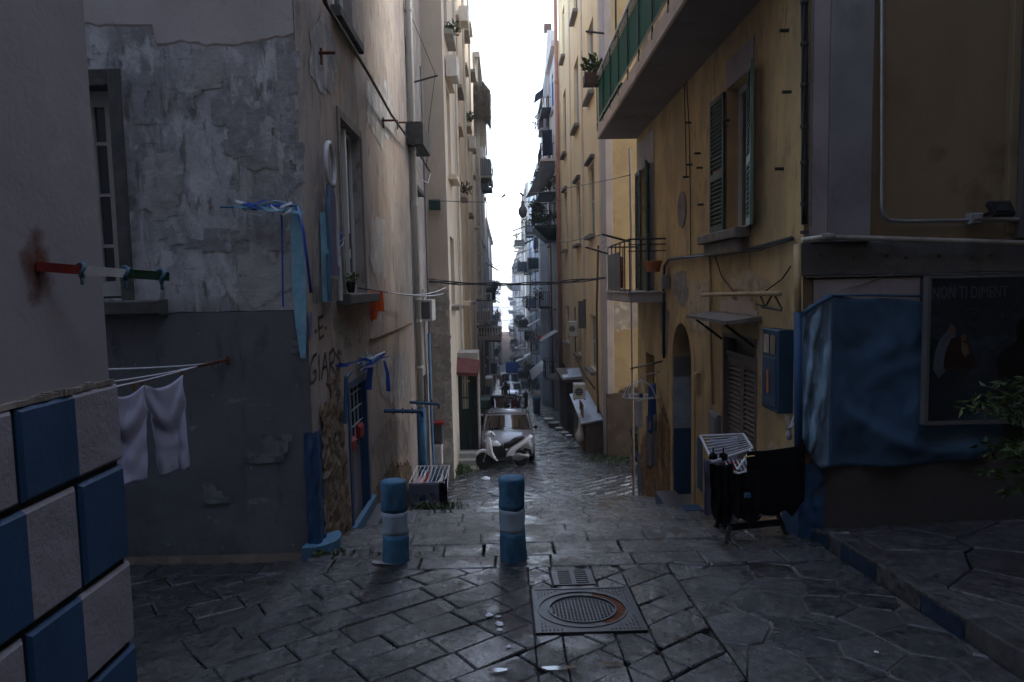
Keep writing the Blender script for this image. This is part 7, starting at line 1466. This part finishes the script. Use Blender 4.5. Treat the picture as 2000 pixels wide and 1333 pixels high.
# puddles and paint splash
def blob(name, px, py, rx, ry, m, lab, seed, cat):
    d = ray(px, py); k = 5.0
    for _ in range(30): k = (G(d.y*k)-H)/d.z*.5+k*.5
    cx_, cy_ = d.x*k, d.y*k; mb = MB(); n = 26; vs = []
    for i in range(n): a = 2*math.pi*i/n; q = 1+.45*noise.noise(Vector((math.cos(a)*1.5, math.sin(a)*1.5, seed))); x, y = cx_+rx*q*math.cos(a), cy_+ry*q*math.sin(a); vs.append((x, y, G(y)+.013))
    mb.poly(vs); o = build(mb, name, m, None, loc=(cx_, cy_, G(cy_))); return tag(o, lab, cat)
blob('paint_splash', 758, 1100, .17, .06, 'light_pilaster', 'splash of pale paint round the foot of the left bollard', 3, 'paint splash')
for i, (px, py, rx, ry, lb) in enumerate(((1088, 1308, .10, .03, 'long puddle glinting at the bottom of the picture below the manhole'), (972, 1312, .06, .025, 'small puddle left of the long one at the bottom of the picture'), (1195, 1300, .07, .02, 'thin puddle at the bottom right of the manhole'), (968, 1207, .05, .02, 'small puddle in the joint left of the manhole'), (900, 1140, .03, .02, 'tiny puddle in front of and between the two bollards'))): blob('puddle', px, py, rx, ry, 'puddle_water', lb, i+11, 'puddle')
# ================================================================== shrub on the right
t = thing('potted_shrub', "leafy shrub at the right edge of the raised pavement, before the poster", 'shrub', (4.5, 5.1, swz(4.5, 5.1)))
bx_, by_, bz_ = 4.5, 5.1, swz(4.5, 5.1)
mb = MB(); mb.lathe((bx_, by_, bz_), [(.16, 0), (.22, .38), (.25, .38), (.25, .44), (.2, .44)], 20); build(mb, 'pot', 'brown_plastic', t, True)
rr = random.Random(8); br = MB(); lf = MB()
tips = [P3(px, py, 4.9+rr.gauss(0, .18)) for px, py in ((1868, 795), (1885, 782), (1905, 768), (1925, 755), (1950, 748), (1975, 742), (1995, 735), (1900, 800), (1935, 790), (1965, 775), (1990, 770), (1912, 870), (1925, 885), (1940, 900), (1918, 925), (1955, 935), (1965, 960), (1950, 870), (1980, 880), (1995, 850), (1990, 920), (1975, 960), (2030, 760), (2060, 800), (2050, 900), (2090, 850), (2040, 700), (2080, 740), (1960, 815), (1985, 820))]
def leaf(p, d, l, w_): s = d.cross(Vector((rr.gauss(0,1), rr.gauss(0,1), rr.gauss(0,1)))).normalized(); n = d.cross(s)*l*.1; lf.add([p, p+d*l*.45+s*w_-n, p+d*l, p+d*l*.45-s*w_-n], [(0,1,2), (0,2,3)], 0 if rr.random() < .85 else 1)
for tp in tips:
    st0 = Vector((bx_, by_, bz_+.4)); md = Vector((bx_+.6*(tp.x-bx_)*.5, by_, (bz_+.4+tp.z)/2+.25)); pts = [st0, st0.lerp(md, .6), md, md.lerp(tp, .6)+Vector((0,0,.05)), tp]; br.tube(pts, [.014, .011, .008, .005, .002], 5)
    for k in range(30):
        u = .25+.75*rr.random()**.6; i = min(3, int(u*4)); p = pts[i].lerp(pts[i+1], u*4-i); d = ((pts[i+1]-pts[i]).normalized()*.7+Vector((rr.gauss(0,.7), rr.gauss(0,.7), rr.gauss(-.15,.5)))).normalized()
        if u < .5 and rr.random() < .5: continue
        leaf(p, d, .085*(.6+.7*rr.random()), .016)
build(br, 'branches', 'bark', t); build(lf, 'foliage', ['leaf_green', 'leaf_pale'], t)
# ================================================================== vehicles
def xf(o_, rz, loc):
    c, s = math.cos(rz), math.sin(rz); L = Vector(loc)
    return lambda x, y, z: Vector((L.x+x*c-y*s, L.y+x*s+y*c, L.z+z))
def slope_rot(t, Y, lo):   # tilt a finished thing to the street slope
    t.rotation_euler.x = -math.atan(lo)
def loftx(mb, secs, mi=0, cap=True):
    """secs: rings of points (same count)"""
    n = len(secs[0]); b = len(mb.v)
    for s in secs: mb.v += [Vector(p) for p in s]
    for i in range(len(secs)-1):
        for k in range(n): mb.f.append([b+i*n+k, b+i*n+(k+1)%n, b+(i+1)*n+(k+1)%n, b+(i+1)*n+k]); mb.m.append(mi)
    if cap: mb.f.append([b+k for k in range(n)][::-1]); mb.m.append(mi); e = b+(len(secs)-1)*n; mb.f.append([e+k for k in range(n)]); mb.m.append(mi)
def car(name, label, loc, rz, m, L=3.9, W=1.66, hh=1.48, group=None, tilt=.108, rails=True):
    """front at -y, local"""
    t = thing(name, label, 'car', loc, group); w = W/2; O = ORG[t.name]
    def bd(mb, nm, mt_, par=t, smooth=True): mb.v = [v+O for v in mb.v]; return build(mb, nm, mt_, par, smooth)
    def ring(y, wl, zb, zs, wt=None, zt_=None):      # lower body cross-section
        wt = wt or wl*.96; zt_ = zt_ or zs
        return [(-wl*.93, y, zb), (-wl, y, zb+.12), (-wl, y, zs-.12), (-wt, y, zs), (-wt*.55, y, zt_+.02), (0, y, zt_+.035), (wt*.55, y, zt_+.02), (wt, y, zs), (wl, y, zs-.12), (wl, y, zb+.12), (wl*.93, y, zb)]
    S_ = [(-L/2, w*.78, .28, .58), (-L/2+.06, w*.90, .22, .66), (-L/2+.25, w*.97, .2, .74), (-L/2+.6, w, .2, .84), (-L/2+1.0, w, .2, .92), (-L/2+1.4, w, .2, .95), (0, w, .2, .96), (L/2-.8, w, .2, .97), (L/2-.2, w*.96, .22, .98), (L/2-.04, w*.9, .25, .92), (L/2, w*.82, .3, .85)]
    mb = MB(); loftx(mb, [ring(y, a, b, c) for y, a, b, c in S_]); body_ = bd(mb, 'body', m)
    ca = MB(); cz = hh
    def cr(y, wb, zb, wt, zt_): return [(-wb, y, zb), (-(wb+wt)/2-.02, y, (zb+zt_)/2), (-wt, y, zt_-.04), (-wt*.8, y, zt_), (0, y, zt_+.02), (wt*.8, y, zt_), (wt, y, zt_-.04), ((wb+wt)/2+.02, y, (zb+zt_)/2), (wb, y, zb)]
    # cabin as stacked rings along z: windscreen slope
    yf0, yf1, yr0, yr1 = -L/2+1.0, -L/2+1.75, L/2-.45, L/2-.12
    zb = .93
    def lvl(z):
        k = (z-zb)/(cz-.06-zb); wy = w*(.97-.13*k); fy = yf0+(yf1-yf0)*k; ry = yr1+(yr0-yr1)*k*.9
        return [(-wy*.93, fy+.04, z), (0, fy-.06*(1-.4*k), z), (wy*.93, fy+.04, z), (wy, fy+.30, z), (wy, 0, z), (wy, ry-.25, z), (wy*.8, ry, z), (-wy*.8, ry, z), (-wy, ry-.25, z), (-wy, 0, z), (-wy, fy+.30, z)]
    mb = MB(); loftx(mb, [lvl(zb-.03), lvl(zb+.02)], 0, False); loftx(mb, [lvl(cz-.10), lvl(cz-.05)], 0, False)
    top = lvl(cz-.05); c2 = [(x*.90, y*.92+.02, cz) for x, y, z in top]; loftx(mb, [top, c2], 0); 
    for s in (-1, 1):                                              # pillars
        for (i0) in ((2 if s > 0 else 0), (4 if s > 0 else 9), (6 if s > 0 else 7)):
            a, b = Vector(lvl(zb)[i0]), Vector(lvl(cz-.08)[i0]); o_ = Vector((s*.004, -.012 if i0 in (0, 2) else .01, 0)); mb.tube([a+o_, b+o_], .022, 6)
    bd(mb, 'roof', m)
    mb = MB(); g = [lvl(zb+.02+(cz-.12-zb)*k/4) for k in range(5)]; loftx(mb, g, 0, False); bd(mb, 'windows', 'car_glass')
    f = -L/2
    for s in (-1, 1):
        mb = MB(); mb.lathe((s*w*.70, f+.16, .66), [(.02, -.10), (.12, -.09), (.15, .0), (.14, .10)], 14, 'y'); mb.v = [Vector((v.x, v.y+(abs(v.x)-w*.7)*.3, .66+(v.z-.66)*.62+ (v.y-f)*.12)) for v in mb.v]; bd(mb, 'headlight', 'lamp_lens')
        mb = MB(); mb.tube([(s*w*.93, f+1.15, .98), (s*(w+.06), f+1.12, 1.02)], .02, 6); mb.lathe((s*(w+.08), f+1.12, 1.02), [(.02, -.04), (.06, -.025), (.065, .02), (.04, .04)], 12, 'y'); bd(mb, 'wing_mirror', 'black_plastic')
        for yy in (f+.72, L/2-.62):
            mb = MB(); x0 = s*(w-.10); mb.lathe((x0, yy, .30), [(.2, -.09*s), (.285, -.085*s), (.30, -.05*s), (.30, .08*s), (.28, .105*s), (.19, .11*s)], 22, 'x'); wh = bd(mb, 'wheel', 'rubber')
            mb = MB(); mb.lathe((x0+s*.085, yy, .30), [(.19, 0), (.185, .02*s), (.06, .012*s), (.03, .03*s)], 16, 'x'); mb.v = [v+O*0 for v in mb.v]; bd(mb, 'rim', 'steel', wh)
        mb = MB(); mb.box((s*w*.86-.08, L/2-.03, .62), (s*w*.86+.08, L/2+.012, .88)); bd(mb, 'tail_light', 'red_lens')
        if rails: mb = MB(); mb.tube([(s*w*.62, yf1+.25, cz+.01), (s*w*.62, yf1+.35, cz+.05), (s*w*.62, yr0-.3, cz+.05), (s*w*.62, yr0-.2, cz+.01)], .016, 6); bd(mb, 'roof_rail', 'black_plastic')
    mb = MB(); mb.box((-w*.46, f-.012, .44), (w*.46, f+.05, .60)); bd(mb, 'grille', 'black_plastic'); mb = MB(); mb.box((-w*.70, f-.02, .24), (w*.70, f+.08, .38)); bd(mb, 'bumper_intake', 'black_plastic'); mb = MB(); mb.box((-.24, f-.03, .385), (.24, f-.008, .475)); bd(mb, 'number_plate', 'white_enamel')
    mb = MB(); mb.tube([(-.1, yf0+.02, .97), (.45, yf0+.14, 1.06)], .008, 4); mb.tube([(-.6, yf0+.06, .98), (-.05, yf0+.13, 1.06)], .008, 4); bd(mb, 'wiper', 'black_plastic')
    t.rotation_euler = (-math.atan(tilt), 0, rz); return t
yc_ = 22.9; xc_ = (FY(940, 880, 21.2)[0]+FY(1046, 880, 21.2)[0])/2
car('parked_car', 'silver hatchback parked nose first on the left behind the white scooter', (xc_-.02, yc_, G(yc_)+.02), 0, 'car_silver', W=1.72)
# scooter, side-on, nose to the left
def scooter(label, loc, rz, m='scooter_white', tilt=0, cat='scooter', group=None):
    t = thing('scooter', label, cat, loc, group); O = ORG[t.name]
    def bd(mb, nm, mt_, par=t, smooth=True): mb.v = [v+O for v in mb.v]; return build(mb, nm, mt_, par, smooth)
    def wheel(x, r, nm):
        mb = MB(); mb.lathe((x, 0, r), [(r*.78, -.045), (r*.93, -.05), (r, -.02), (r, .02), (r*.93, .05), (r*.78, .045)], 26, 'y'); wq = bd(mb, nm, 'rubber'); mb = MB(); mb.lathe((x, 0, r), [(r*.79, -.035), (r*.72, -.03), (r*.72, .03), (r*.79, .035)], 22, 'y')
        for k in range(5): a = R(72*k); mb.tube([(x, 0, r), (x+r*.75*math.cos(a), 0, r+r*.75*math.sin(a))], .018, 5)
        mb.lathe((x, 0, r), [(.05, -.05), (.05, .05)], 10, 'y'); bd(mb, 'rim', 'steel', wq)
    wheel(-.72, .27, 'front_wheel'); wheel(.62, .26, 'rear_wheel')
    def sec(pts, nm, mt_, wd):                                     # side profile extruded with a crowned width
        mb = MB(); n = len(pts); rings = []
        for (yy, k) in ((-wd, .80), (-wd*.82, .97), (0, 1.0), (wd*.82, .97), (wd, .80)):
            cx_ = sum(p[0] for p in pts)/n; cz_ = sum(p[1] for p in pts)/n; rings.append([(cx_+(p[0]-cx_)*k, yy, cz_+(p[1]-cz_)*k) for p in pts])
        loftx(mb, rings); return bd(mb, nm, mt_)
    sec([(-1.0,.42),(-.97,.54),(-.82,.62),(-.62,.62),(-.48,.50),(-.56,.48),(-.70,.55),(-.86,.52)], 'front_mudguard', m, .085)
    mb = MB(); 
    for s in (-1, 1): mb.tube([(-.72, s*.07, .27), (-.60, s*.07, .60)], .02, 6)
    bd(mb, 'fork', 'steel')
    sec([(-.62,.50),(-.60,.86),(-.56,1.0),(-.48,1.02),(-.44,.80),(-.40,.55),(-.28,.30),(-.20,.24),(-.30,.24),(-.44,.36)], 'leg_shield', m, .20)
    sec([(-.52,1.0),(-.62,1.08),(-.52,1.18),(-.36,1.16),(-.28,1.06),(-.36,1.0)], 'headset', m, .12)
    mb = MB(); mb.lathe((-.61, 0, 1.08), [(.05, 0), (.045, -.02)], 12, 'x'); bd(mb, 'headlight', 'lamp_lens')
    sec([(-.34,.22),(-.34,.30),(.06,.30),(.16,.40),(.30,.40),(.30,.22)], 'floorboard', 'black_plastic', .17)
    sec([(-.42,.56),(-.36,.78),(-.20,.80),(.02,.66),(.10,.52),(.02,.36),(-.26,.36)], 'centre_tunnel', 'black_plastic', .09)
    sec([(-.42,.72),(-.40,.84),(-.22,.86),(-.10,.76),(-.14,.70)], 'glove_box', m, .13)
    sec([(-.02,.62),(.02,.74),(.20,.78),(.40,.90),(.66,.96),(.76,.92),(.60,.84),(.34,.70),(.14,.62)], 'seat', 'black_plastic', .14)
    sec([(.06,.34),(.10,.48),(.30,.68),(.60,.80),(.98,.98),(1.06,.96),(.90,.84),(.60,.64),(.36,.52),(.30,.36)], 'side_panel', m, .16)
    sec([(.20,.26),(.24,.42),(.52,.46),(.70,.40),(.74,.28),(.50,.20)], 'engine_case', 'steel', .12)
    sec([(.52,.30),(.54,.40),(.86,.42),(.92,.34),(.86,.28)], 'silencer', 'steel', .15)
    sec([(.70,.52),(.74,.60),(.98,.52),(1.02,.34),(.96,.34),(.90,.48)], 'rear_mudguard', 'black_plastic', .07)
    mb = MB(); mb.tube([(-.42, -.32, 1.10), (-.47, -.12, 1.12), (-.47, .12, 1.12), (-.42, .32, 1.10)], .016, 6); bd(mb, 'handlebar', 'black_plastic')
    for s in (-1, 1):
        mb = MB(); mb.tube([(-.46, s*.22, 1.12), (-.42, s*.30, 1.30)], .010, 5); mb.lathe((-.42, s*.31, 1.33), [(.02, -.02), (.055, -.012), (.055, .012), (.03, .02)], 12, 'x'); bd(mb, 'mirror', 'black_plastic'); mb = MB(); mb.tube([(-.42, s*.30, 1.10), (-.40, s*.40, 1.09)], .022, 6); bd(mb, 'grip', 'rubber')
    mb = MB(); mb.tube([(.10, -.12, .28), (.02, -.24, .0)], .014, 5); bd(mb, 'stand', 'iron')
    mb = MB(); mb.lathe((1.03, 0, .93), [(.05, 0), (.04, .03)], 10, 'x'); bd(mb, 'tail_light', 'red_lens')
    mb = MB(); mb.tube([(.62, .0, .84), (.95, .0, .98), (.95, .0, 1.0)], .02, 6); bd(mb, 'grab_rail', m)
    t.rotation_euler = (0, tilt, rz); return t
xa_, xb_ = FY(932, 920, 20.0)[0], FY(1045, 900, 20.6)[0]
sc = scooter('white and black scooter parked across the nose of the silver car', ((xa_+xb_)/2-.08, 20.35, G(20.35)+.0), R(10)); k_ = (xb_-xa_)/2.03; sc.scale = (k_*1.0, .9, .98)
scooter('dark scooter half hidden in the gap between the ochre and the yellow building', (3.98, 19.6, G(19.6)), R(95), 'black_plastic')
# beyond the car: covered stall, dark cars, scooters, people
a = P3(948, 757, 38); b = P3(961, 740, 38); t = boxthing('air_conditioner', 'air conditioner box on the black shopfront left of the silver car roof', 'air conditioner', wallF(39.4), a.x, b.x, a.z, b.z, 0, 1.2, 'ac_white')
a = P3(925, 800, 30); b = P3(957, 782, 30); t = boxthing('market_canopy', 'dull green canopy over the dark shopfront behind the silver car on the left', 'canopy', wallF(31), -1.48, b.x, a.z, b.z, 0, 1.0, 'shutter_green')
t = thing('covered_motorbike', 'motorbike under a dark grey cover squeezed left of the silver car', 'motorbike', (-1.15, 22.9, G(22.9)))
mb = MB(); mb.grid(lambda u, v: Vector((-1.17+.30*math.cos(u*math.pi)*(.7+.3*math.sin(v*3.1)), 22.0+1.7*v, G(22.9)+.02-.108*(1.7*v-.9)+(.55+.55*math.sin(min(1, v*1.15)*math.pi)**.5)*math.sin(u*math.pi)**.6+.03*noise.noise(Vector((u*4, v*6, 0))))), 16, 16); build(mb, 'cover', 'grey_sheet', t, True)
t = thing('covered_cart', 'cart under a pale blue cover standing left, just behind the silver car', 'cart', (-.5, 28, G(28))); x0, z0 = FY(962, 815, 29); x1, z1 = FY(985, 803, 29)
mb = MB(); mb.grid(lambda u, v: Vector((x0+(x1-x0)*u, 28.6+1.2*v, z0+.05+(.22*u+.05*noise.noise(Vector((u*4, v*4, 0)))))), 8, 6); mb.grid(lambda u, v: Vector((x0+(x1-x0)*u, 28.6, z0+.05+.22*u-.45*v+.04*noise.noise(Vector((u*4, v*2, 0))))), 8, 4); build(mb, 'cover', 'sky_cloth', t, True)
mb = MB(); mb.box((x0+.05, 28.7, G(29)+.3), (x1-.05, 29.7, z0)); build(mb, 'body', 'grey_sheet', t)
for yy in (28.8, 29.6): mb = MB(); mb.lathe((x0+.03, yy, G(yy)+.25), [(.1, -.03), (.25, -.03), (.25, .03), (.1, .03)], 14, 'x'); build(mb, 'wheel', 'rubber', t)
car('parked_car', 'dark car parked on the left beyond the blue covered cart', (-.72, 33.5, G(33.5)), 0, 'black_plastic', rails=False, W=1.5); car('parked_car', 'white car far down the alley with the sky reflected in its windscreen', (.42, 54, G(54)), 0, 'scooter_white', rails=False); car('parked_car', 'blue grey van like car behind the white one', (.35, 62, G(62)), 0, 'slate_cloth', rails=False, hh=2.0)
for i, (x, Y, rz, m, lb) in enumerate(((.55, 40, 80, 'maroon_awning', 'dark red scooter, nearest of those parked past the silver car'), (.85, 42, 95, 'scooter_white', 'pale scooter behind the dark red one'), (1.2, 44, 85, 'black_plastic', 'black scooter at the right of the parked row beyond the car'))): scooter(lb, (x, Y, G(Y)), R(rz), m)
def person(label, loc, rz, top, legs, h=1.7, stride=.18):
    t = thing('person', label, 'person', loc); O = ORG[t.name]
    vs = {'pel': (0,0,.93), 'ch': (0,-.01,1.32), 'nk': (0,0,1.47), 'hd': (0,-.02,1.60), 'ht': (0,-.01,1.70), 'shl': (-.18,0,1.40), 'ell': (-.24,.03,1.12), 'hal': (-.22,-.08,.86), 'shr': (.18,0,1.40), 'elr': (.24,-.02,1.12), 'har': (.22,-.12,.88),
          'hl': (-.09,0,.90), 'kl': (-.10,-stride*.7,.50), 'al': (-.10,-stride,.09), 'tl': (-.10,-stride-.14,.04), 'hr': (.09,0,.90), 'kr': (.10,stride*.3,.50), 'ar': (.10,stride,.09), 'tr': (.10,stride-.13,.04)}
    ks = list(vs); ed = [('pel','ch'),('ch','nk'),('nk','hd'),('hd','ht'),('ch','shl'),('shl','ell'),('ell','hal'),('ch','shr'),('shr','elr'),('elr','har'),('pel','hl'),('hl','kl'),('kl','al'),('al','tl'),('pel','hr'),('hr','kr'),('kr','ar'),('ar','tr')]
    rd = dict(pel=.14, ch=.15, nk=.055, hd=.10, ht=.06, shl=.07, ell=.045, hal=.035, shr=.07, elr=.045, har=.035, hl=.10, kl=.065, al=.045, tl=.035, hr=.10, kr=.065, ar=.045, tr=.035)
    me = bpy.data.meshes.new('body'); me.from_pydata([vs[k] for k in ks], [(ks.index(a), ks.index(b)) for a, b in ed], []); o = bpy.data.objects.new('body', me); COL.objects.link(o); o.parent = t
    sm = o.modifiers.new('skin', 'SKIN'); sb = o.modifiers.new('smooth', 'SUBSURF'); sb.levels = sb.render_levels = 1
    for i, k in enumerate(ks): me.skin_vertices[0].data[i].radius = (rd[k], rd[k]*(.72 if k in ('pel', 'ch') else 1)); 
    me.skin_vertices[0].data[0].use_root = True
    me.materials.append(MT[top])
    mb = MB(); mb.lathe(O+Vector((0, .01, 1.62)), [(.09, -.02), (.115, .04), (.09, .11), (.03, .14)], 12); build(mb, 'hair', 'black_plastic', t, True)
    mb = MB(); 
    for s in (-1, 1):
        q = [Vector(vs['h'+'lr'[s > 0]]), Vector(vs['k'+'lr'[s > 0]]), Vector(vs['a'+'lr'[s > 0]])]; mb.tube([O+p for p in q], [.115, .085, .068], 10)
    build(mb, 'trousers', legs, t, True); t.rotation_euler = (0, 0, rz); return t
if not hasattr(bpy.types, 'SkinModifier'): pass
person('person in dark clothes walking down the alley beyond the silver car', (-.05, 47, G(47)), 0, 'black_cloth', 'skin'); person('person in a pale top farther down the middle of the alley', (.0, 58, G(58)), 0, 'grey_cloth', 'navy_cloth')
# market bits at the far end
for i, (px, py, Y, w_, h_, m, lb) in enumerate(((987, 740, 90, 1.6, 1.9, 'terracotta', 'rust coloured stall cloth at the end of the alley'), (1000, 715, 95, 1.8, 1.6, 'blue_cloth', 'blue cloth strung over the far end of the alley'), (986, 722, 100, 1.7, .9, 'white_cloth', 'white sheet beside the far blue cloth'))):
    a = P3(px, py-8, Y); cloth('stall_cloth', m, a-Vector((w_/2, 0, 0)), a+Vector((w_/2, 0, 0)), h_, lb, 'cloth', folds=1.5, nu=8, nv=6)
# ================================================================== wires over the alley, street lamp
a = LX(846, 548, XL); A = P3(838, 552, 17.0); B = P3(1183, 545, 15.5); t = thing('cable_bundle', 'thick bundle of cables slung across the alley at roof height of the annexe', 'cable', A)
for k in range(3): mb = MB(); o_ = Vector((0, .03*k, .02*k)); mb.tube([p+o_+Vector((0, 0, .015*math.sin(i*1.7+k*2))) for i, p in enumerate(sag(A, B, .10, 16))], .016, 6); build(mb, 'cable', 'iron', t, True)
wire('power_cable', sag(P3(835, 545, 17.1), P3(1120, 552, 24), .12), .010, 'black_plastic', 'thin wire just above the thick bundle across the alley')
wire('power_cable', sag(P3(840, 392, 17.2), P3(1095, 392, 30), .06), .012, 'iron', 'thin wire across the alley at the height of the hanging lamp'); wire('power_cable', sag(P3(1075, 372, 26), P3(1232, 342, 15.6), .03), .010, 'iron', 'wire crossing the yellow facade on the right'); wire('power_cable', sag(P3(1050, 480, 40), P3(1180, 458, 15.6), .05), .012, 'iron', 'lower wire crossing the yellow facade toward the small balcony')
for k, (ya_, yb_, Y) in enumerate(((478, 470, 60), (600, 596, 55), (625, 622, 52), (655, 652, 60), (671, 668, 64), (700, 699, 80), (537, 530, 45))): wire('power_cable', sag(P3(950, ya_, Y), P3(1045, yb_, Y), .1, 6), .014, 'far_grey_plaster', ['wire just above the pale blue far building awnings', 'long wire level with the small slatted balcony', 'wire passing just over the projecting balcony', 'wire passing just under the projecting balcony', 'second wire under the projecting balcony', 'lowest far wire, near the roofs of the end building', 'wire just above the thick cable bundle, far behind it'][k], 'cable', 'far wires across the alley')
wire('power_cable', wpts([(805, 0), (825, 120), (842, 250), (838, 330), (842, 400)], .25, XL) if False else [P3(a_, b_, 16) for a_, b_ in ((778, -20), (815, 60), (850, 145), (838, 240), (833, 330))], .008, 'iron', 'fine wire swinging beside the top of the drainpipe')
a = LX(815, 163, XL); mb = MB(); q = P3(855, 148, 15.0); mb.tube([(XL, 15.0, q.z-.16), q], .02, 6); o = build(mb, 'clothes_rod', 'iron', None, loc=q); tag(o, 'thin rod sticking out high on the left wall beyond the drainpipe', 'clothes rod')
c = P3(1021, 412, 30); t = thing('street_lamp', 'grey street lamp hanging from a wire over the middle of the alley', 'street lamp', c); 
wire('lamp_cable', sag(P3(958, 372, 30), P3(1085, 372, 30), .12), .006, 'far_grey_plaster', 'thin wire across the alley carrying the hanging lamp', 'cable')
mb = MB(); mb.lathe(c, [(.05, .42), (.07, .40), (.08, .22), (.17, .10), (.20, .0), (.20, -.03)], 18); build(mb, 'hood', 'grey_pilaster', t, True); mb = MB(); mb.lathe(c, [(.19, -.03), (.18, -.15), (.12, -.26), (.03, -.31)], 18); build(mb, 'globe', 'slate_cloth', t, True); mb = MB(); mb.tube([c+Vector((0,0,.42)), c+Vector((0,0,.62))], .025, 6); mb.tube([c+Vector((-.10,0,.78)), c+Vector((.04,0,.62))], .05, 6); build(mb, 'hanger', 'iron', t)
c = P3(983, 384, 30); mb = MB(); mb.tube([c+Vector((-.09, 0, -.06)), c+Vector((.09, 0, .08))], [.03, .055], 7); o = build(mb, 'cable_clamp', 'iron', None, loc=c); tag(o, 'dark clamp on the lamp wire, left of the hanging lamp', 'clamp')
# small green sign box at the beige corner
c = P3(850, 400, 18.4); mb = MB(); mb.box(c+Vector((-.16, -.1, -.14)), c+Vector((.14, .1, .12))); o = build(mb, 'wall_box', 'shutter_green', None, loc=c); tag(o, 'small green box fixed high on the beige corner where the wire ends', 'junction box')

# ================================================================== air
mb = MB(); mb.box((-4200, -20, -40), (4200, 14100, 21)); hz = build(mb, 'haze', [], None); hz['kind'] = 'stuff'
hm = bpy.data.materials.new('haze'); hm.use_nodes = True; ht = hm.node_tree; ht.nodes.remove(ht.nodes['Principled BSDF'])
pv = ht.nodes.new('ShaderNodeVolumePrincipled'); pv.inputs['Color'].default_value = (.93, .95, 1, 1); pv.inputs['Density'].default_value = .0014; pv.inputs['Anisotropy'].default_value = .3
ht.links.new(pv.outputs[0], ht.nodes['Material Output'].inputs['Volume']); hz.data.materials.append(hm)
